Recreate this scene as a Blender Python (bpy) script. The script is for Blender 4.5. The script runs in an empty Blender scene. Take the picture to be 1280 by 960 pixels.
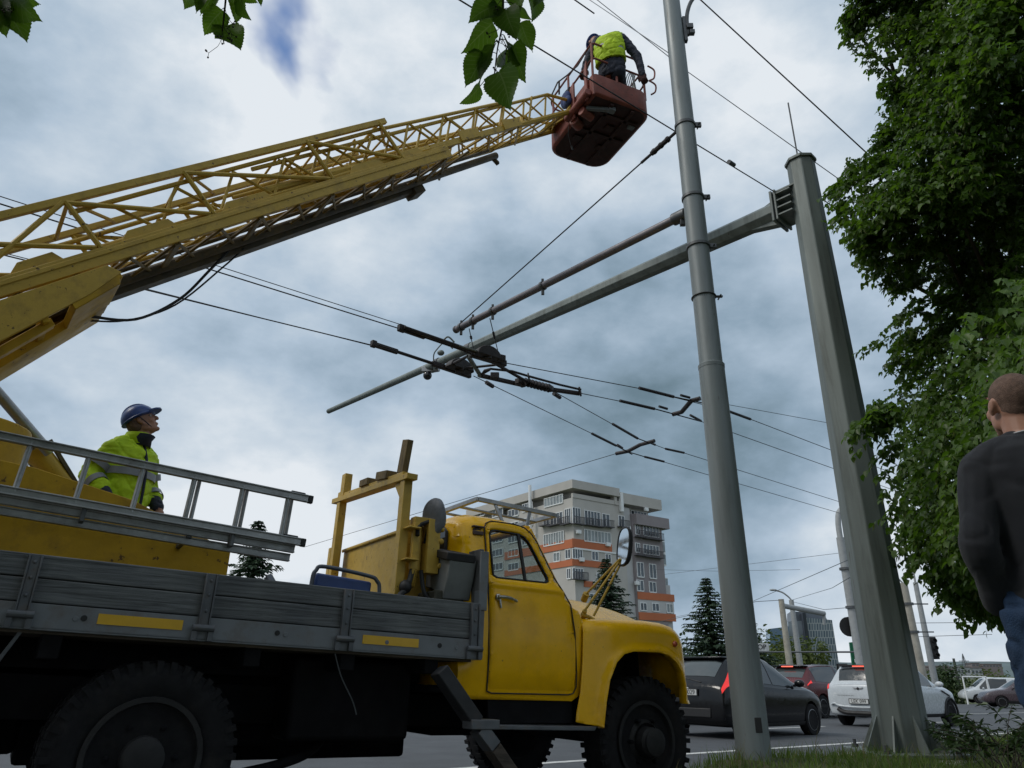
import bpy, bmesh, math, random
import numpy as np
from mathutils import Vector, Matrix, noise as mnoise
from mathutils.geometry import tessellate_polygon
random.seed(7); rng = np.random.default_rng(7)
scene = bpy.context.scene
COL = scene.collection
V = Vector
rad = math.radians

# ------------------------------------------------------------------ camera
F = 905.0; PITCH = rad(21.5); CP, SP = math.cos(PITCH), math.sin(PITCH)
cam_d = bpy.data.cameras.new('camera'); cam = bpy.data.objects.new('camera', cam_d)
COL.objects.link(cam); cam.location = (0, 0, 0); cam.rotation_euler = (math.pi/2 + PITCH, 0, 0)
cam_d.sensor_width = 36; cam_d.lens = F/1280*36; cam_d.clip_start = 0.05; cam_d.clip_end = 6000
scene.camera = cam

def ray(x, y):
    a = (x-640)/F; b = (480-y)/F
    return V((a, CP-b*SP, SP+b*CP))
def at(x, y, D): return ray(x, y)*D                # point at camera depth D
def atz(x, y, z):                                  # point on the level z
    r = ray(x, y); return r*(z/r.z)
def on_plane(x, y, p0, n):
    r = ray(x, y); return r*(p0.dot(n)/r.dot(n))

# ------------------------------------------------------------------ frames
def frame(o, fwd, left, up):
    M = Matrix((fwd, left, up)).transposed().to_4x4(); M.translation = o; return M
TH, SL = rad(57), rad(2)
U = V((math.sin(TH)*math.cos(SL), math.cos(TH)*math.cos(SL), -math.sin(SL)))
VL = V((-math.cos(TH), math.sin(TH), 0)); N = U.cross(VL)
TRUCK_P0 = at(178, 949, 3.84) - N*0.48
TRUCK_M = frame(TRUCK_P0, U, VL, N); TRUCK_MI = TRUCK_M.inverted()
def tkw(x, y, w):                                  # pixel -> (s,h) on the truck plane w
    p = TRUCK_MI @ on_plane(x, y, TRUCK_P0+VL*w, VL); return (p.x, p.z)
def tk(x, y, wf):
    w = 0.1
    for _ in range(6):
        s, h = tkw(x, y, w); w = wf(s, h) if callable(wf) else wf
    return (s, h)
RTH = rad(51)                                      # road direction
RU = V((math.sin(RTH), math.cos(RTH), 0)); RV = V((-math.cos(RTH), math.sin(RTH), 0))
SLOPE = math.tan(rad(1.4))
Z0 = TRUCK_P0.z; A0 = TRUCK_P0.dot(RU)
def road_z(x, y):
    a = x*RU.x + y*RU.y - A0
    if a > 75: return Z0 - SLOPE*75 - 0.006*(a-75)
    return Z0 - SLOPE*a
def on_road(x, y):
    r = ray(x, y); lo, hi = 0.5, 400
    f = lambda D: r.z*D - road_z(r.x*D, r.y*D)
    for _ in range(60):
        m = (lo+hi)/2
        if f(m) > 0: lo = m
        else: hi = m
    return r*lo

# ------------------------------------------------------------------ objects
ROOTS = {}
def thing(name, label, cat, M=None, group=None, kind=None):
    o = bpy.data.objects.new(name, None); COL.objects.link(o)
    if M is None: M = Matrix()
    elif not isinstance(M, Matrix): M = Matrix.Translation(V(M))
    o.matrix_world = M; o.empty_display_size = 0.2
    ROOTS[o.name] = M.copy()
    return tag(o, label, cat, group, kind)
def tag(o, label=None, cat=None, group=None, kind=None):
    if label: o['label'] = label
    if cat: o['category'] = cat
    if group: o['group'] = group
    if kind: o['kind'] = kind
    return o
def root_of(o):
    while o.parent: o = o.parent
    return o

class MB:
    """collects shapes; build() links them as one mesh object"""
    def __init__(s, M=None): s.v = []; s.f = []; s.M = M; s.pc = []
    def add(s, vs, fs):
        o = len(s.v); s.pc.append((len(s.v), len(s.f)))
        if s.M is not None: vs = [s.M @ V(p) for p in vs]
        s.v += [tuple(p) for p in vs]; s.f += [tuple(i+o for i in f) for f in fs]
    def box(s, c, d, R=None):
        x, y, z = d[0]/2, d[1]/2, d[2]/2
        vs = [V((a*x, b*y, e*z)) for a in (-1, 1) for b in (-1, 1) for e in (-1, 1)]
        if R is not None: vs = [R @ p for p in vs]
        s.add([p+V(c) for p in vs], [(0,1,3,2),(4,6,7,5),(0,4,5,1),(2,3,7,6),(0,2,6,4),(1,5,7,3)])
    def beam(s, a, b, w, h, up=(0,0,1)):
        a, b = V(a), V(b); d = (b-a); L = d.length
        if L < 1e-6: return
        d.normalize(); u = V(up); sd = d.cross(u)
        if sd.length < 1e-4: sd = d.cross(V((1,0,0)))
        sd.normalize(); u = sd.cross(d)
        vs = [p + sd*(i*w/2) + u*(j*h/2) for p in (a, b) for i, j in ((-1,-1),(1,-1),(1,1),(-1,1))]
        s.add(vs, [(0,3,2,1),(4,5,6,7),(0,1,5,4),(1,2,6,5),(2,3,7,6),(3,0,4,7)])
    def tube(s, pts, r, n=8, caps=True):
        pts = [V(p) for p in pts]; m = len(pts)
        rs = r if isinstance(r, (list, tuple)) else [r]*m
        d0 = (pts[1]-pts[0]).normalized()
        nrm = d0.cross(V((0,0,1)))
        if nrm.length < 1e-3: nrm = d0.cross(V((1,0,0)))
        nrm.normalize(); vs = []
        for i, p in enumerate(pts):
            d = (pts[min(i+1,m-1)]-pts[max(i-1,0)]).normalized()
            nrm = (nrm - d*nrm.dot(d)).normalized(); b = d.cross(nrm)
            for k in range(n):
                t = 2*math.pi*k/n
                vs.append(p + (nrm*math.cos(t)+b*math.sin(t))*rs[i])
        fs = [(i*n+k, i*n+(k+1)%n, (i+1)*n+(k+1)%n, (i+1)*n+k) for i in range(m-1) for k in range(n)]
        if caps: fs += [tuple(range(n))[::-1], tuple((m-1)*n+k for k in range(n))]
        s.add(vs, fs)
    def rings(s, rings, closed=True, caps=True):
        n = len(rings[0]); m = len(rings); vs = [V(p) for r in rings for p in r]
        kk = range(n) if closed else range(n-1)
        fs = [(i*n+k, i*n+(k+1)%n, (i+1)*n+(k+1)%n, (i+1)*n+k) for i in range(m-1) for k in kk]
        if caps: fs += [tuple(range(n))[::-1], tuple((m-1)*n+k for k in range(n))]
        s.add(vs, fs)
    def ell(s, c, r, R=None, nu=14, nv=9):
        rings = []
        for j in range(nv+1):
            ph = math.pi*(j+0.02)/(nv+0.04); ring = []
            for i in range(nu):
                t = 2*math.pi*i/nu
                p = V((r[0]*math.sin(ph)*math.cos(t), r[1]*math.sin(ph)*math.sin(t), -r[2]*math.cos(ph)))
                ring.append(V(c) + (R @ p if R is not None else p))
            rings.append(ring)
        s.rings(rings)
    def lathe(s, prof, c, axis, n=24):                       # prof: (radius, along)
        ax = V(axis).normalized(); e = ax.cross(V((0,0,1)))
        if e.length < 1e-3: e = V((1,0,0))
        e.normalize(); g = ax.cross(e)
        s.rings([[V(c)+ax*h+(e*math.cos(2*math.pi*k/n)+g*math.sin(2*math.pi*k/n))*max(r,1e-4) for k in range(n)] for r, h in prof])
    def prism(s, poly, o, ex, ey, ez, t0, t1):               # poly (x,y) in ex,ey ; extruded t0..t1 along ez
        n = len(poly); o, ex, ey, ez = V(o), V(ex), V(ey), V(ez)
        vs = [o+ex*x+ey*y+ez*t for t in (t0, t1) for x, y in poly]
        s.add(vs, [tuple(range(n))[::-1], tuple(range(n, 2*n))] + [(k, (k+1)%n, n+(k+1)%n, n+k) for k in range(n)])
    def sh(s, poly, w0, w1):                                 # prism in truck coordinates (s,h) between two w
        s.prism(poly, (0,0,0), (1,0,0), (0,0,1), (0,1,0), w0, w1)
    def quad(s, *p): s.add(p, [tuple(range(len(p)))])
    def build_each(s, name, mat, parent=None, **k):
        """every shape added becomes an object of its own"""
        out = []; ends = s.pc[1:]+[(len(s.v), len(s.f))]
        for (v0, f0), (v1, f1) in zip(s.pc, ends):
            m = MB(); m.v = s.v[v0:v1]; m.f = [tuple(i-v0 for i in f) for f in s.f[f0:f1]]; out.append(m.build(name, mat, parent, **k))
        return out
    def build(s, name, mat, parent=None, smooth=False, bevel=0, seg=2, space='local', mods=None, angle=40):
        me = bpy.data.meshes.new(name)
        vs = s.v
        if parent is not None and space == 'world':
            MI = ROOTS[root_of(parent).name].inverted(); vs = [tuple(MI @ V(p)) for p in vs]
        me.from_pydata(vs, [], s.f); me.validate(); 
        bm = bmesh.new(); bm.from_mesh(me); bmesh.ops.recalc_face_normals(bm, faces=bm.faces); bm.to_mesh(me); bm.free()
        return finish(me, name, mat, parent, smooth, bevel, seg, mods, angle)

def finish(me, name, mat, parent=None, smooth=False, bevel=0, seg=2, mods=None, angle=40):
    me.materials.append(mat)
    o = bpy.data.objects.new(name, me); COL.objects.link(o)
    if parent is not None: o.parent = parent
    if bevel:
        b = o.modifiers.new('bevel', 'BEVEL'); b.width = bevel; b.segments = seg; b.limit_method = 'ANGLE'; b.angle_limit = rad(35)
        b.harden_normals = False
        smooth = True
    if mods: mods(o)
    if smooth:
        me.polygons.foreach_set('use_smooth', [True]*len(me.polygons))
        if angle < 180: me.set_sharp_from_angle(angle=rad(angle))
    return o
def bake(o):
    dg = bpy.context.evaluated_depsgraph_get(); dg.update()
    me = bpy.data.meshes.new_from_object(o.evaluated_get(dg), depsgraph=dg)
    o.modifiers.clear(); o.data = me; return o
def np_mesh(name, verts, faces, mat, parent=None, smooth=False):
    """verts Nx3 array, faces MxK array"""
    me = bpy.data.meshes.new(name); nv = len(verts); nf, k = faces.shape
    me.vertices.add(nv); me.vertices.foreach_set('co', np.asarray(verts, np.float32).ravel())
    me.loops.add(nf*k); me.loops.foreach_set('vertex_index', faces.astype(np.int32).ravel())
    me.polygons.add(nf); me.polygons.foreach_set('loop_start', np.arange(0, nf*k, k, dtype=np.int32))
    me.polygons.foreach_set('loop_total', np.full(nf, k, np.int32))
    me.update(calc_edges=True); me.validate()
    if smooth: me.polygons.foreach_set('use_smooth', [True]*nf)
    me.materials.append(mat); o = bpy.data.objects.new(name, me); COL.objects.link(o)
    if parent is not None: o.parent = parent
    return o
def panel(outline, holes, wf, name, mat, parent, thick=0.02, step=0.03, extra=None, bevel=0.0, flip=False, vstep=None):
    """sheet in truck (s,h) coordinates, cut into strips, bent to w = wf(s,h), then given thickness"""
    loops = [outline] + holes
    pts = [p for l in loops for p in l]
    tris = tessellate_polygon([[V((p[0], p[1], 0)) for p in l] for l in loops])
    bm = bmesh.new(); bv = [bm.verts.new((p[0], 0, p[1])) for p in pts]
    for t in tris:
        try: bm.faces.new([bv[i] for i in t])
        except ValueError: pass
    bmesh.ops.dissolve_limit(bm, angle_limit=0.01, verts=bm.verts, edges=bm.edges)
    hs = [p[1] for p in outline]; ss = [p[0] for p in outline]
    h = min(hs)+step
    while h < max(hs):
        bmesh.ops.bisect_plane(bm, geom=bm.verts[:]+bm.edges[:]+bm.faces[:], plane_co=(0,0,h), plane_no=(0,0,1)); h += step
    if vstep:
        x = min(ss)+vstep
        while x < max(ss):
            bmesh.ops.bisect_plane(bm, geom=bm.verts[:]+bm.edges[:]+bm.faces[:], plane_co=(x,0,0), plane_no=(1,0,0)); x += vstep
    if extra: extra(bm)
    for v in bm.verts:
        if v.co.y == 0: v.co.y = wf(v.co.x, v.co.z)
    bmesh.ops.recalc_face_normals(bm, faces=bm.faces)
    if bm.faces and sum(f.normal.y*f.calc_area() for f in bm.faces) > 0: bmesh.ops.reverse_faces(bm, faces=bm.faces)
    me = bpy.data.meshes.new(name); bm.to_mesh(me); bm.free()
    def mods(o):
        if thick:
            m = o.modifiers.new('solid', 'SOLIDIFY'); m.thickness = thick; m.offset = -1
    return finish(me, name, mat, parent, True, bevel, 2, mods, 50)
def arc(cx, cy, r, a0, a1, n=8): return [(cx+r*math.cos(rad(a0+(a1-a0)*i/n)), cy+r*math.sin(rad(a0+(a1-a0)*i/n))) for i in range(n+1)]
def spline(pts, n=8, closed=False):
    P = [V(p) for p in pts]; m = len(P); out = []
    rng_ = range(m if closed else m-1)
    for i in rng_:
        if closed: a, b, c, d = P[(i-1)%m], P[i], P[(i+1)%m], P[(i+2)%m]
        else: a, b, c, d = P[max(i-1,0)], P[i], P[i+1], P[min(i+2,m-1)]
        for k in range(n):
            t = k/n
            out.append(0.5*((2*b)+(c-a)*t+(2*a-5*b+4*c-d)*t*t+(3*b-a-3*c+d)*t**3))
    if not closed: out.append(P[-1])
    return out
def sag(a, b, s, n=12): return [V(a).lerp(V(b), i/n) - V((0,0,s*4*(i/n)*(1-i/n))) for i in range(n+1)]
def text_mesh(txt, size, depth, M, name, mat, parent, space='world'):
    c = bpy.data.curves.new(name, 'FONT'); c.body = txt; c.size = size; c.extrude = depth; c.align_x = 'CENTER'; c.align_y = 'CENTER'
    o = bpy.data.objects.new('tmp', c); COL.objects.link(o)
    dg = bpy.context.evaluated_depsgraph_get(); dg.update()
    me = bpy.data.meshes.new_from_object(o.evaluated_get(dg), depsgraph=dg)
    bpy.data.objects.remove(o); bpy.data.curves.remove(c)
    if space == 'world': M = ROOTS[root_of(parent).name].inverted() @ M
    me.transform(M); me.name = name; me.materials.clear()
    return finish(me, name, mat, parent)

# ------------------------------------------------------------------ materials
def new_mat(name):
    m = bpy.data.materials.new(name); m.use_nodes = True; return m, m.node_tree.nodes, m.node_tree.links, m.node_tree.nodes['Principled BSDF']
def mat(name, col, rough=0.6, metal=0.0, var=0.15, vscale=6.0, bump=0.0, bscale=40.0, dirt=None, damt=0.0, dscale=3.0, spec=0.5, coat=0.0, sheen=0, stretch=None, emis=None, coords='Object', specks=None):
    m, nd, ln, bs = new_mat(name)
    bs.inputs['Roughness'].default_value = rough; bs.inputs['Metallic'].default_value = metal
    bs.inputs['Specular IOR Level'].default_value = spec; bs.inputs['Coat Weight'].default_value = coat; bs.inputs['Coat Roughness'].default_value = 0.08
    bs.inputs['Sheen Weight'].default_value = sheen
    tc = nd.new('ShaderNodeTexCoord'); src = tc.outputs[coords]
    if stretch:
        mp = nd.new('ShaderNodeMapping'); mp.inputs['Scale'].default_value = stretch; ln.new(src, mp.inputs['Vector']); src = mp.outputs[0]
    def nz(sc, det=6, ro=0.6):
        n = nd.new('ShaderNodeTexNoise'); n.inputs['Scale'].default_value = sc; n.inputs['Detail'].default_value = det; n.inputs['Roughness'].default_value = ro
        ln.new(src, n.inputs['Vector']); return n.outputs['Fac']
    c4 = (*col, 1)
    mx = nd.new('ShaderNodeMix'); mx.data_type = 'RGBA'
    lo = tuple(max(0, x*(1-var)) for x in col)+(1,); hi = tuple(min(1, x*(1+var)) for x in col)+(1,)
    mx.inputs[6].default_value = lo; mx.inputs[7].default_value = hi
    rp = nd.new('ShaderNodeMapRange'); rp.inputs[1].default_value = 0.3; rp.inputs[2].default_value = 0.7
    n1 = nz(vscale); ln.new(n1, rp.inputs[0]); ln.new(rp.outputs[0], mx.inputs[0]); out = mx.outputs[2]
    if dirt is not None:
        m2 = nd.new('ShaderNodeMix'); m2.data_type = 'RGBA'; m2.inputs[7].default_value = (*dirt, 1)
        r2 = nd.new('ShaderNodeMapRange'); r2.inputs[1].default_value = 0.5; r2.inputs[2].default_value = 0.72; r2.inputs[4].default_value = damt
        ln.new(nz(dscale, 9, 0.7), r2.inputs[0]); ln.new(r2.outputs[0], m2.inputs[0]); ln.new(out, m2.inputs[6]); out = m2.outputs[2]
    if specks is not None:                      # (colour, scale, threshold): chips and rust spots
        m3 = nd.new('ShaderNodeMix'); m3.data_type = 'RGBA'; m3.inputs[7].default_value = (*specks[0], 1)
        r3 = nd.new('ShaderNodeMapRange'); r3.inputs[1].default_value = specks[2]; r3.inputs[2].default_value = specks[2]+0.03; r3.inputs[4].default_value = 0.85
        ln.new(nz(specks[1], 3, 0.65), r3.inputs[0]); ln.new(r3.outputs[0], m3.inputs[0]); ln.new(out, m3.inputs[6]); out = m3.outputs[2]
    ln.new(out, bs.inputs['Base Color'])
    rr = nd.new('ShaderNodeMapRange'); rr.inputs[1].default_value = 0.25; rr.inputs[2].default_value = 0.75
    rr.inputs[3].default_value = max(0.03, rough-0.1); rr.inputs[4].default_value = min(1, rough+0.12); ln.new(nz(vscale*2.3), rr.inputs[0]); ln.new(rr.outputs[0], bs.inputs['Roughness'])
    if bump:
        b = nd.new('ShaderNodeBump'); b.inputs['Strength'].default_value = bump; b.inputs['Distance'].default_value = 0.02
        ln.new(nz(bscale), b.inputs['Height']); ln.new(b.outputs[0], bs.inputs['Normal'])
    if emis:
        bs.inputs['Emission Color'].default_value = (*emis[:3], 1); bs.inputs['Emission Strength'].default_value = emis[3]
    return m
def leaf_mat(name, c1, c2, trans=0.35, rough=0.5, scale=1.2):
    m, nd, ln, bs = new_mat(name)
    g = nd.new('ShaderNodeNewGeometry'); tc = nd.new('ShaderNodeTexCoord')
    n = nd.new('ShaderNodeTexNoise'); n.inputs['Scale'].default_value = scale; ln.new(tc.outputs['Object'], n.inputs['Vector'])
    ad = nd.new('ShaderNodeMath'); ad.operation = 'MULTIPLY_ADD'; ad.inputs[1].default_value = 0.45; ad.inputs[2].default_value = -0.22; ln.new(g.outputs['Random Per Island'], ad.inputs[0])
    a2 = nd.new('ShaderNodeMath'); a2.operation = 'ADD'; ln.new(ad.outputs[0], a2.inputs[0]); ln.new(n.outputs['Fac'], a2.inputs[1])
    mx = nd.new('ShaderNodeMix'); mx.data_type = 'RGBA'; mx.inputs[6].default_value = (*c1, 1); mx.inputs[7].default_value = (*c2, 1); ln.new(a2.outputs[0], mx.inputs[0])
    ln.new(mx.outputs[2], bs.inputs['Base Color']); bs.inputs['Roughness'].default_value = rough; bs.inputs['Specular IOR Level'].default_value = 0.35
    tr = nd.new('ShaderNodeBsdfTranslucent'); hs = nd.new('ShaderNodeHueSaturation'); hs.inputs['Value'].default_value = 1.6; hs.inputs['Saturation'].default_value = 1.15
    ln.new(mx.outputs[2], hs.inputs['Color']); ln.new(hs.outputs[0], tr.inputs['Color'])
    ms = nd.new('ShaderNodeMixShader'); ms.inputs[0].default_value = trans; ln.new(bs.outputs[0], ms.inputs[1]); ln.new(tr.outputs[0], ms.inputs[2])
    ln.new(ms.outputs[0], nd['Material Output'].inputs['Surface']); return m
def glass_mat(name, tint=(0.62,0.68,0.68), refl=0.03, rough=0.02):
    m, nd, ln, bs = new_mat(name); nd.remove(bs)
    t = nd.new('ShaderNodeBsdfTransparent'); t.inputs[0].default_value = (*tint, 1)
    g = nd.new('ShaderNodeBsdfGlossy'); g.inputs['Roughness'].default_value = rough
    lw = nd.new('ShaderNodeLayerWeight'); lw.inputs[0].default_value = 0.12
    ad = nd.new('ShaderNodeMath'); ad.operation = 'ADD'; ad.use_clamp = True; ad.inputs[1].default_value = refl; ln.new(lw.outputs['Fresnel'], ad.inputs[0])
    ms = nd.new('ShaderNodeMixShader'); ln.new(ad.outputs[0], ms.inputs[0]); ln.new(t.outputs[0], ms.inputs[1]); ln.new(g.outputs[0], ms.inputs[2])
    ln.new(ms.outputs[0], nd['Material Output'].inputs['Surface']); return m
def wood_mat(name, col, axis_scale, rough=0.85, dark=0.5):
    m, nd, ln, bs = new_mat(name); tc = nd.new('ShaderNodeTexCoord'); mp = nd.new('ShaderNodeMapping'); mp.inputs['Scale'].default_value = axis_scale
    ln.new(tc.outputs['Object'], mp.inputs[0]); n = nd.new('ShaderNodeTexNoise'); n.inputs['Scale'].default_value = 1; n.inputs['Detail'].default_value = 10; n.inputs['Roughness'].default_value = 0.7; n.inputs['Distortion'].default_value = 0.6
    ln.new(mp.outputs[0], n.inputs[0]); cr = nd.new('ShaderNodeValToRGB'); e = cr.color_ramp.elements
    e[0].position = 0.32; e[0].color = (*[c*dark for c in col], 1); e[1].position = 0.62; e[1].color = (*[min(1, c*1.25) for c in col], 1)
    ln.new(n.outputs['Fac'], cr.inputs[0])
    n2 = nd.new('ShaderNodeTexNoise'); n2.inputs['Scale'].default_value = 2.5; n2.inputs['Detail'].default_value = 5; ln.new(tc.outputs['Object'], n2.inputs[0])
    mx = nd.new('ShaderNodeMix'); mx.data_type = 'RGBA'; mx.blend_type = 'MULTIPLY'; mx.inputs[0].default_value = 1
    r = nd.new('ShaderNodeValToRGB'); r.color_ramp.elements[0].position = .3; r.color_ramp.elements[1].position = .7; r.color_ramp.elements[0].color = (.62,.62,.64,1); r.color_ramp.elements[1].color = (1.1,1.08,1.02,1)
    ln.new(n2.outputs['Fac'], r.inputs[0]); ln.new(cr.outputs[0], mx.inputs[6]); ln.new(r.outputs[0], mx.inputs[7])
    ln.new(mx.outputs[2], bs.inputs['Base Color']); bs.inputs['Roughness'].default_value = rough
    b = nd.new('ShaderNodeBump'); b.inputs['Strength'].default_value = 0.6; b.inputs['Distance'].default_value = 0.006; ln.new(n.outputs['Fac'], b.inputs['Height']); ln.new(b.outputs[0], bs.inputs['Normal'])
    return m

MT = {}
MT['yellow'] = mat('yellow_paint', (0.84,0.455,0.003), 0.25, var=0.07, vscale=2.5, dirt=(0.50,0.25,0.006), damt=0.6, dscale=2.6, coat=0.15, spec=0.3, bump=0.03, bscale=9, specks=((0.10,0.045,0.015),26,0.70))
MT['boom'] = mat('boom_yellow_paint', (0.50,0.325,0.052), 0.5, spec=0.35, var=0.16, vscale=5, dirt=(0.13,0.085,0.03), damt=0.7, dscale=5, bump=0.12, bscale=30, specks=((0.07,0.04,0.02),18,0.66))
MT['boom_dark'] = mat('dark_boom_steel', (0.065,0.05,0.028), 0.6, var=0.4, vscale=6, dirt=(0.2,0.13,0.03), damt=0.6, dscale=4)  # dark brown with yellowish patches
MT['turret'] = mat('turret_yellow_paint', (0.46,0.27,0.012), 0.55, spec=0.3, var=0.14, vscale=4, dirt=(0.16,0.09,0.02), damt=0.75, dscale=3.5, bump=0.1, bscale=25, specks=((0.08,0.04,0.018),14,0.66))
MT['red'] = mat('red_lead_paint', (0.23,0.06,0.042), 0.6, var=0.2, vscale=6, dirt=(0.05,0.03,0.025), damt=0.6, dscale=5, specks=((0.05,0.03,0.02),16,0.66))
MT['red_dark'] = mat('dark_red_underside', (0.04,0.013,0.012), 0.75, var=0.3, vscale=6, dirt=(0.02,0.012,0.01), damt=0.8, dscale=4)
MT['galv'] = mat('painted_grey_steel', (0.175,0.20,0.205), 0.5, metal=0.15, var=0.12, vscale=3, dirt=(0.11,0.125,0.125), damt=0.75, dscale=5, bump=0.04, bscale=30, stretch=(2.2,2.2,0.22), specks=((0.09,0.075,0.06),14,0.69))
MT['galv2'] = mat('weathered_grey_steel', (0.165,0.19,0.18), 0.55, metal=0.15, var=0.16, vscale=3, dirt=(0.075,0.085,0.075), damt=0.8, dscale=5, stretch=(2.0,2.0,0.2), specks=((0.08,0.06,0.045),9,0.70))
MT['pipe'] = mat('brown_grey_pipe', (0.16,0.15,0.165), 0.5, metal=0.3, var=0.2, vscale=5, dirt=(0.1,0.07,0.06), damt=0.5)
MT['steel'] = mat('dark_clamp_steel', (0.10,0.105,0.11), 0.5, metal=0.5, var=0.2)
MT['alu'] = mat('worn_aluminium', (0.34,0.345,0.35), 0.42, metal=0.7, var=0.18, vscale=8, dirt=(0.16,0.15,0.14), damt=0.7, dscale=7)
MT['black'] = mat('black_rubber', (0.012,0.012,0.013), 0.6, var=0.3)
MT['chassis'] = mat('sooty_chassis_steel', (0.0045,0.0045,0.006), 0.8, spec=0.2, var=0.4, vscale=4, dirt=(0.012,0.010,0.009), damt=0.5)  # near-black tone with faint brown patches
MT['tyre'] = mat('dusty_tyre_rubber', (0.011,0.011,0.0125), 0.9, spec=0.25, var=0.3, vscale=9, dirt=(0.026,0.023,0.02), damt=0.6, dscale=6, bump=0.2, bscale=60)
MT['wire'] = mat('dark_wire', (0.03,0.032,0.036), 0.5, metal=0.3, var=0.1)
MT['wire_far'] = mat('grey_wire', (0.09,0.1,0.11), 0.5, metal=0.2, var=0.1)
MT['insul'] = mat('sooty_insulator', (0.022,0.018,0.02), 0.6, var=0.4)
MT['brown'] = mat('rusty_brown_clamp', (0.07,0.045,0.04), 0.65, var=0.3)
MT['wood_s'] = wood_mat('grey_painted_planks', (0.14,0.15,0.16), (2.6, 70, 70), dark=0.35)
MT['wood_v'] = wood_mat('grey_headboard_planks', (0.12,0.125,0.13), (40, 40, 2.5), dark=0.6)
MT['rail'] = mat('grey_painted_rail', (0.155,0.168,0.182), 0.6, var=0.12, vscale=5, dirt=(0.11,0.08,0.06), damt=0.7, dscale=6)
MT['oldwood'] = wood_mat('worn_support_timber', (0.10,0.08,0.062), (3, 30, 30))
MT['boomwood'] = wood_mat('dark_timber', (0.19,0.135,0.06), (30, 30, 3))
MT['refl_y'] = mat('amber_reflector', (0.62,0.36,0.01), 0.35, var=0.08)
MT['amber'] = mat('orange_marker_lens', (0.42,0.085,0.03), 0.25, var=0.1)
MT['glass'] = glass_mat('window_glass')
MT['chrome'] = mat('tarnished_chrome', (0.5,0.48,0.45), 0.25, metal=0.9, var=0.1)
MT['mirror'] = mat('mirror_glass', (0.75,0.78,0.8), 0.06, metal=1.0, var=0.02)
MT['cloth_grey'] = mat('grey_mirror_back', (0.13,0.135,0.15), 0.6, var=0.3, vscale=14, bump=0.3, bscale=12)
MT['blue'] = mat('blue_seat_vinyl', (0.025,0.06,0.2), 0.45, var=0.15)
MT['tubegrey'] = mat('grey_seat_tube', (0.09,0.1,0.12), 0.45, metal=0.3)
MT['concrete'] = mat('weathered_concrete', (0.24,0.235,0.22), 0.9, var=0.15, vscale=5, bump=0.3, bscale=60)
# ------------------------------------------------------------------ sky and light
SUN_AZ, SUN_EL = rad(-100), rad(50)                 # azimuth from +Y towards +X
world = bpy.data.worlds.new('World'); scene.world = world; world.use_nodes = True
wn, wl = world.node_tree.nodes, world.node_tree.links
bg = wn['Background']; bg.inputs['Strength'].default_value = 0.1
tcw = wn.new('ShaderNodeTexCoord'); DIR = tcw.outputs['Generated']
skyn = wn.new('ShaderNodeTexSky'); skyn.sky_type = 'NISHITA'; skyn.sun_disc = False; skyn.sun_elevation = SUN_EL; skyn.sun_rotation = SUN_AZ
def wmath(op, a, b=None, c=None, clamp=False):
    n = wn.new('ShaderNodeMath'); n.operation = op; n.use_clamp = clamp
    for i, x in enumerate((a, b, c)):
        if x is None: continue
        if isinstance(x, (int, float)): n.inputs[i].default_value = x
        else: wl.new(x, n.inputs[i])
    return n.outputs[0]
def wvec(op, a, b):
    n = wn.new('ShaderNodeVectorMath'); n.operation = op
    for i, x in enumerate((a, b)):
        if isinstance(x, (tuple, list, Vector)): n.inputs[i].default_value = tuple(x)
        else: wl.new(x, n.inputs[i])
    return n
sep = wn.new('ShaderNodeSeparateXYZ'); wl.new(DIR, sep.inputs[0])
zz = wmath('ADD', wmath('MAXIMUM', sep.outputs[2], 0.0), 0.34)
comb = wn.new('ShaderNodeCombineXYZ'); wl.new(wmath('DIVIDE', sep.outputs[0], zz), comb.inputs[0]); wl.new(wmath('DIVIDE', sep.outputs[1], zz), comb.inputs[1])
def wnoise(vec, sc, det, ro, dist=0.0, off=(0,0,0)):
    mp = wn.new('ShaderNodeMapping'); mp.inputs['Location'].default_value = off; wl.new(vec, mp.inputs[0])
    n = wn.new('ShaderNodeTexNoise'); n.inputs['Scale'].default_value = sc; n.inputs['Detail'].default_value = det; n.inputs['Roughness'].default_value = ro; n.inputs['Distortion'].default_value = dist
    wl.new(mp.outputs[0], n.inputs['Vector']); return n
warp = wnoise(DIR, 3.2, 5, 0.55, 0.3, (3.1,1.7,0.4))
wv = wvec('SUBTRACT', warp.outputs['Color'], (0.5,0.5,0.5))
wsc = wn.new('ShaderNodeVectorMath'); wsc.operation = 'SCALE'; wsc.inputs['Scale'].default_value = 0.24; wl.new(wv.outputs[0], wsc.inputs[0])
WD = wvec('NORMALIZE', wvec('ADD', DIR, wsc.outputs[0]).outputs[0], (0,0,0)).outputs[0]
def lobe(px, py, sig, d=None):
    c = (ray(px, py).normalized() if d is None else V(d).normalized())
    k = 1/(2*(rad(sig)**2)/2)
    dt = wvec('DOT_PRODUCT', WD, c).outputs['Value']
    return wmath('EXPONENT', wmath('MULTIPLY', wmath('SUBTRACT', dt, 1.0), k))
sqb = wn.new('ShaderNodeMapping'); sqb.inputs['Scale'].default_value = (1,1,1.5); wl.new(DIR, sqb.inputs[0])
big = wnoise(sqb.outputs[0], 2.3, 9, 0.52, 0.0, (1.3,4.2,0)).outputs['Fac']
sq = wn.new('ShaderNodeMapping'); sq.inputs['Scale'].default_value = (1,1,1.7); wl.new(DIR, sq.inputs[0])
fine = wnoise(sq.outputs[0], 5.2, 9, 0.56, 0.0, (7.3,2.2,0)).outputs['Fac']
L = wmath('ADD', 0.62, wmath('MULTIPLY', wmath('SUBTRACT', big, 0.5), 0.60))
L = wmath('ADD', L, wmath('MULTIPLY', wmath('SUBTRACT', fine, 0.5), 1.0))
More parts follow.
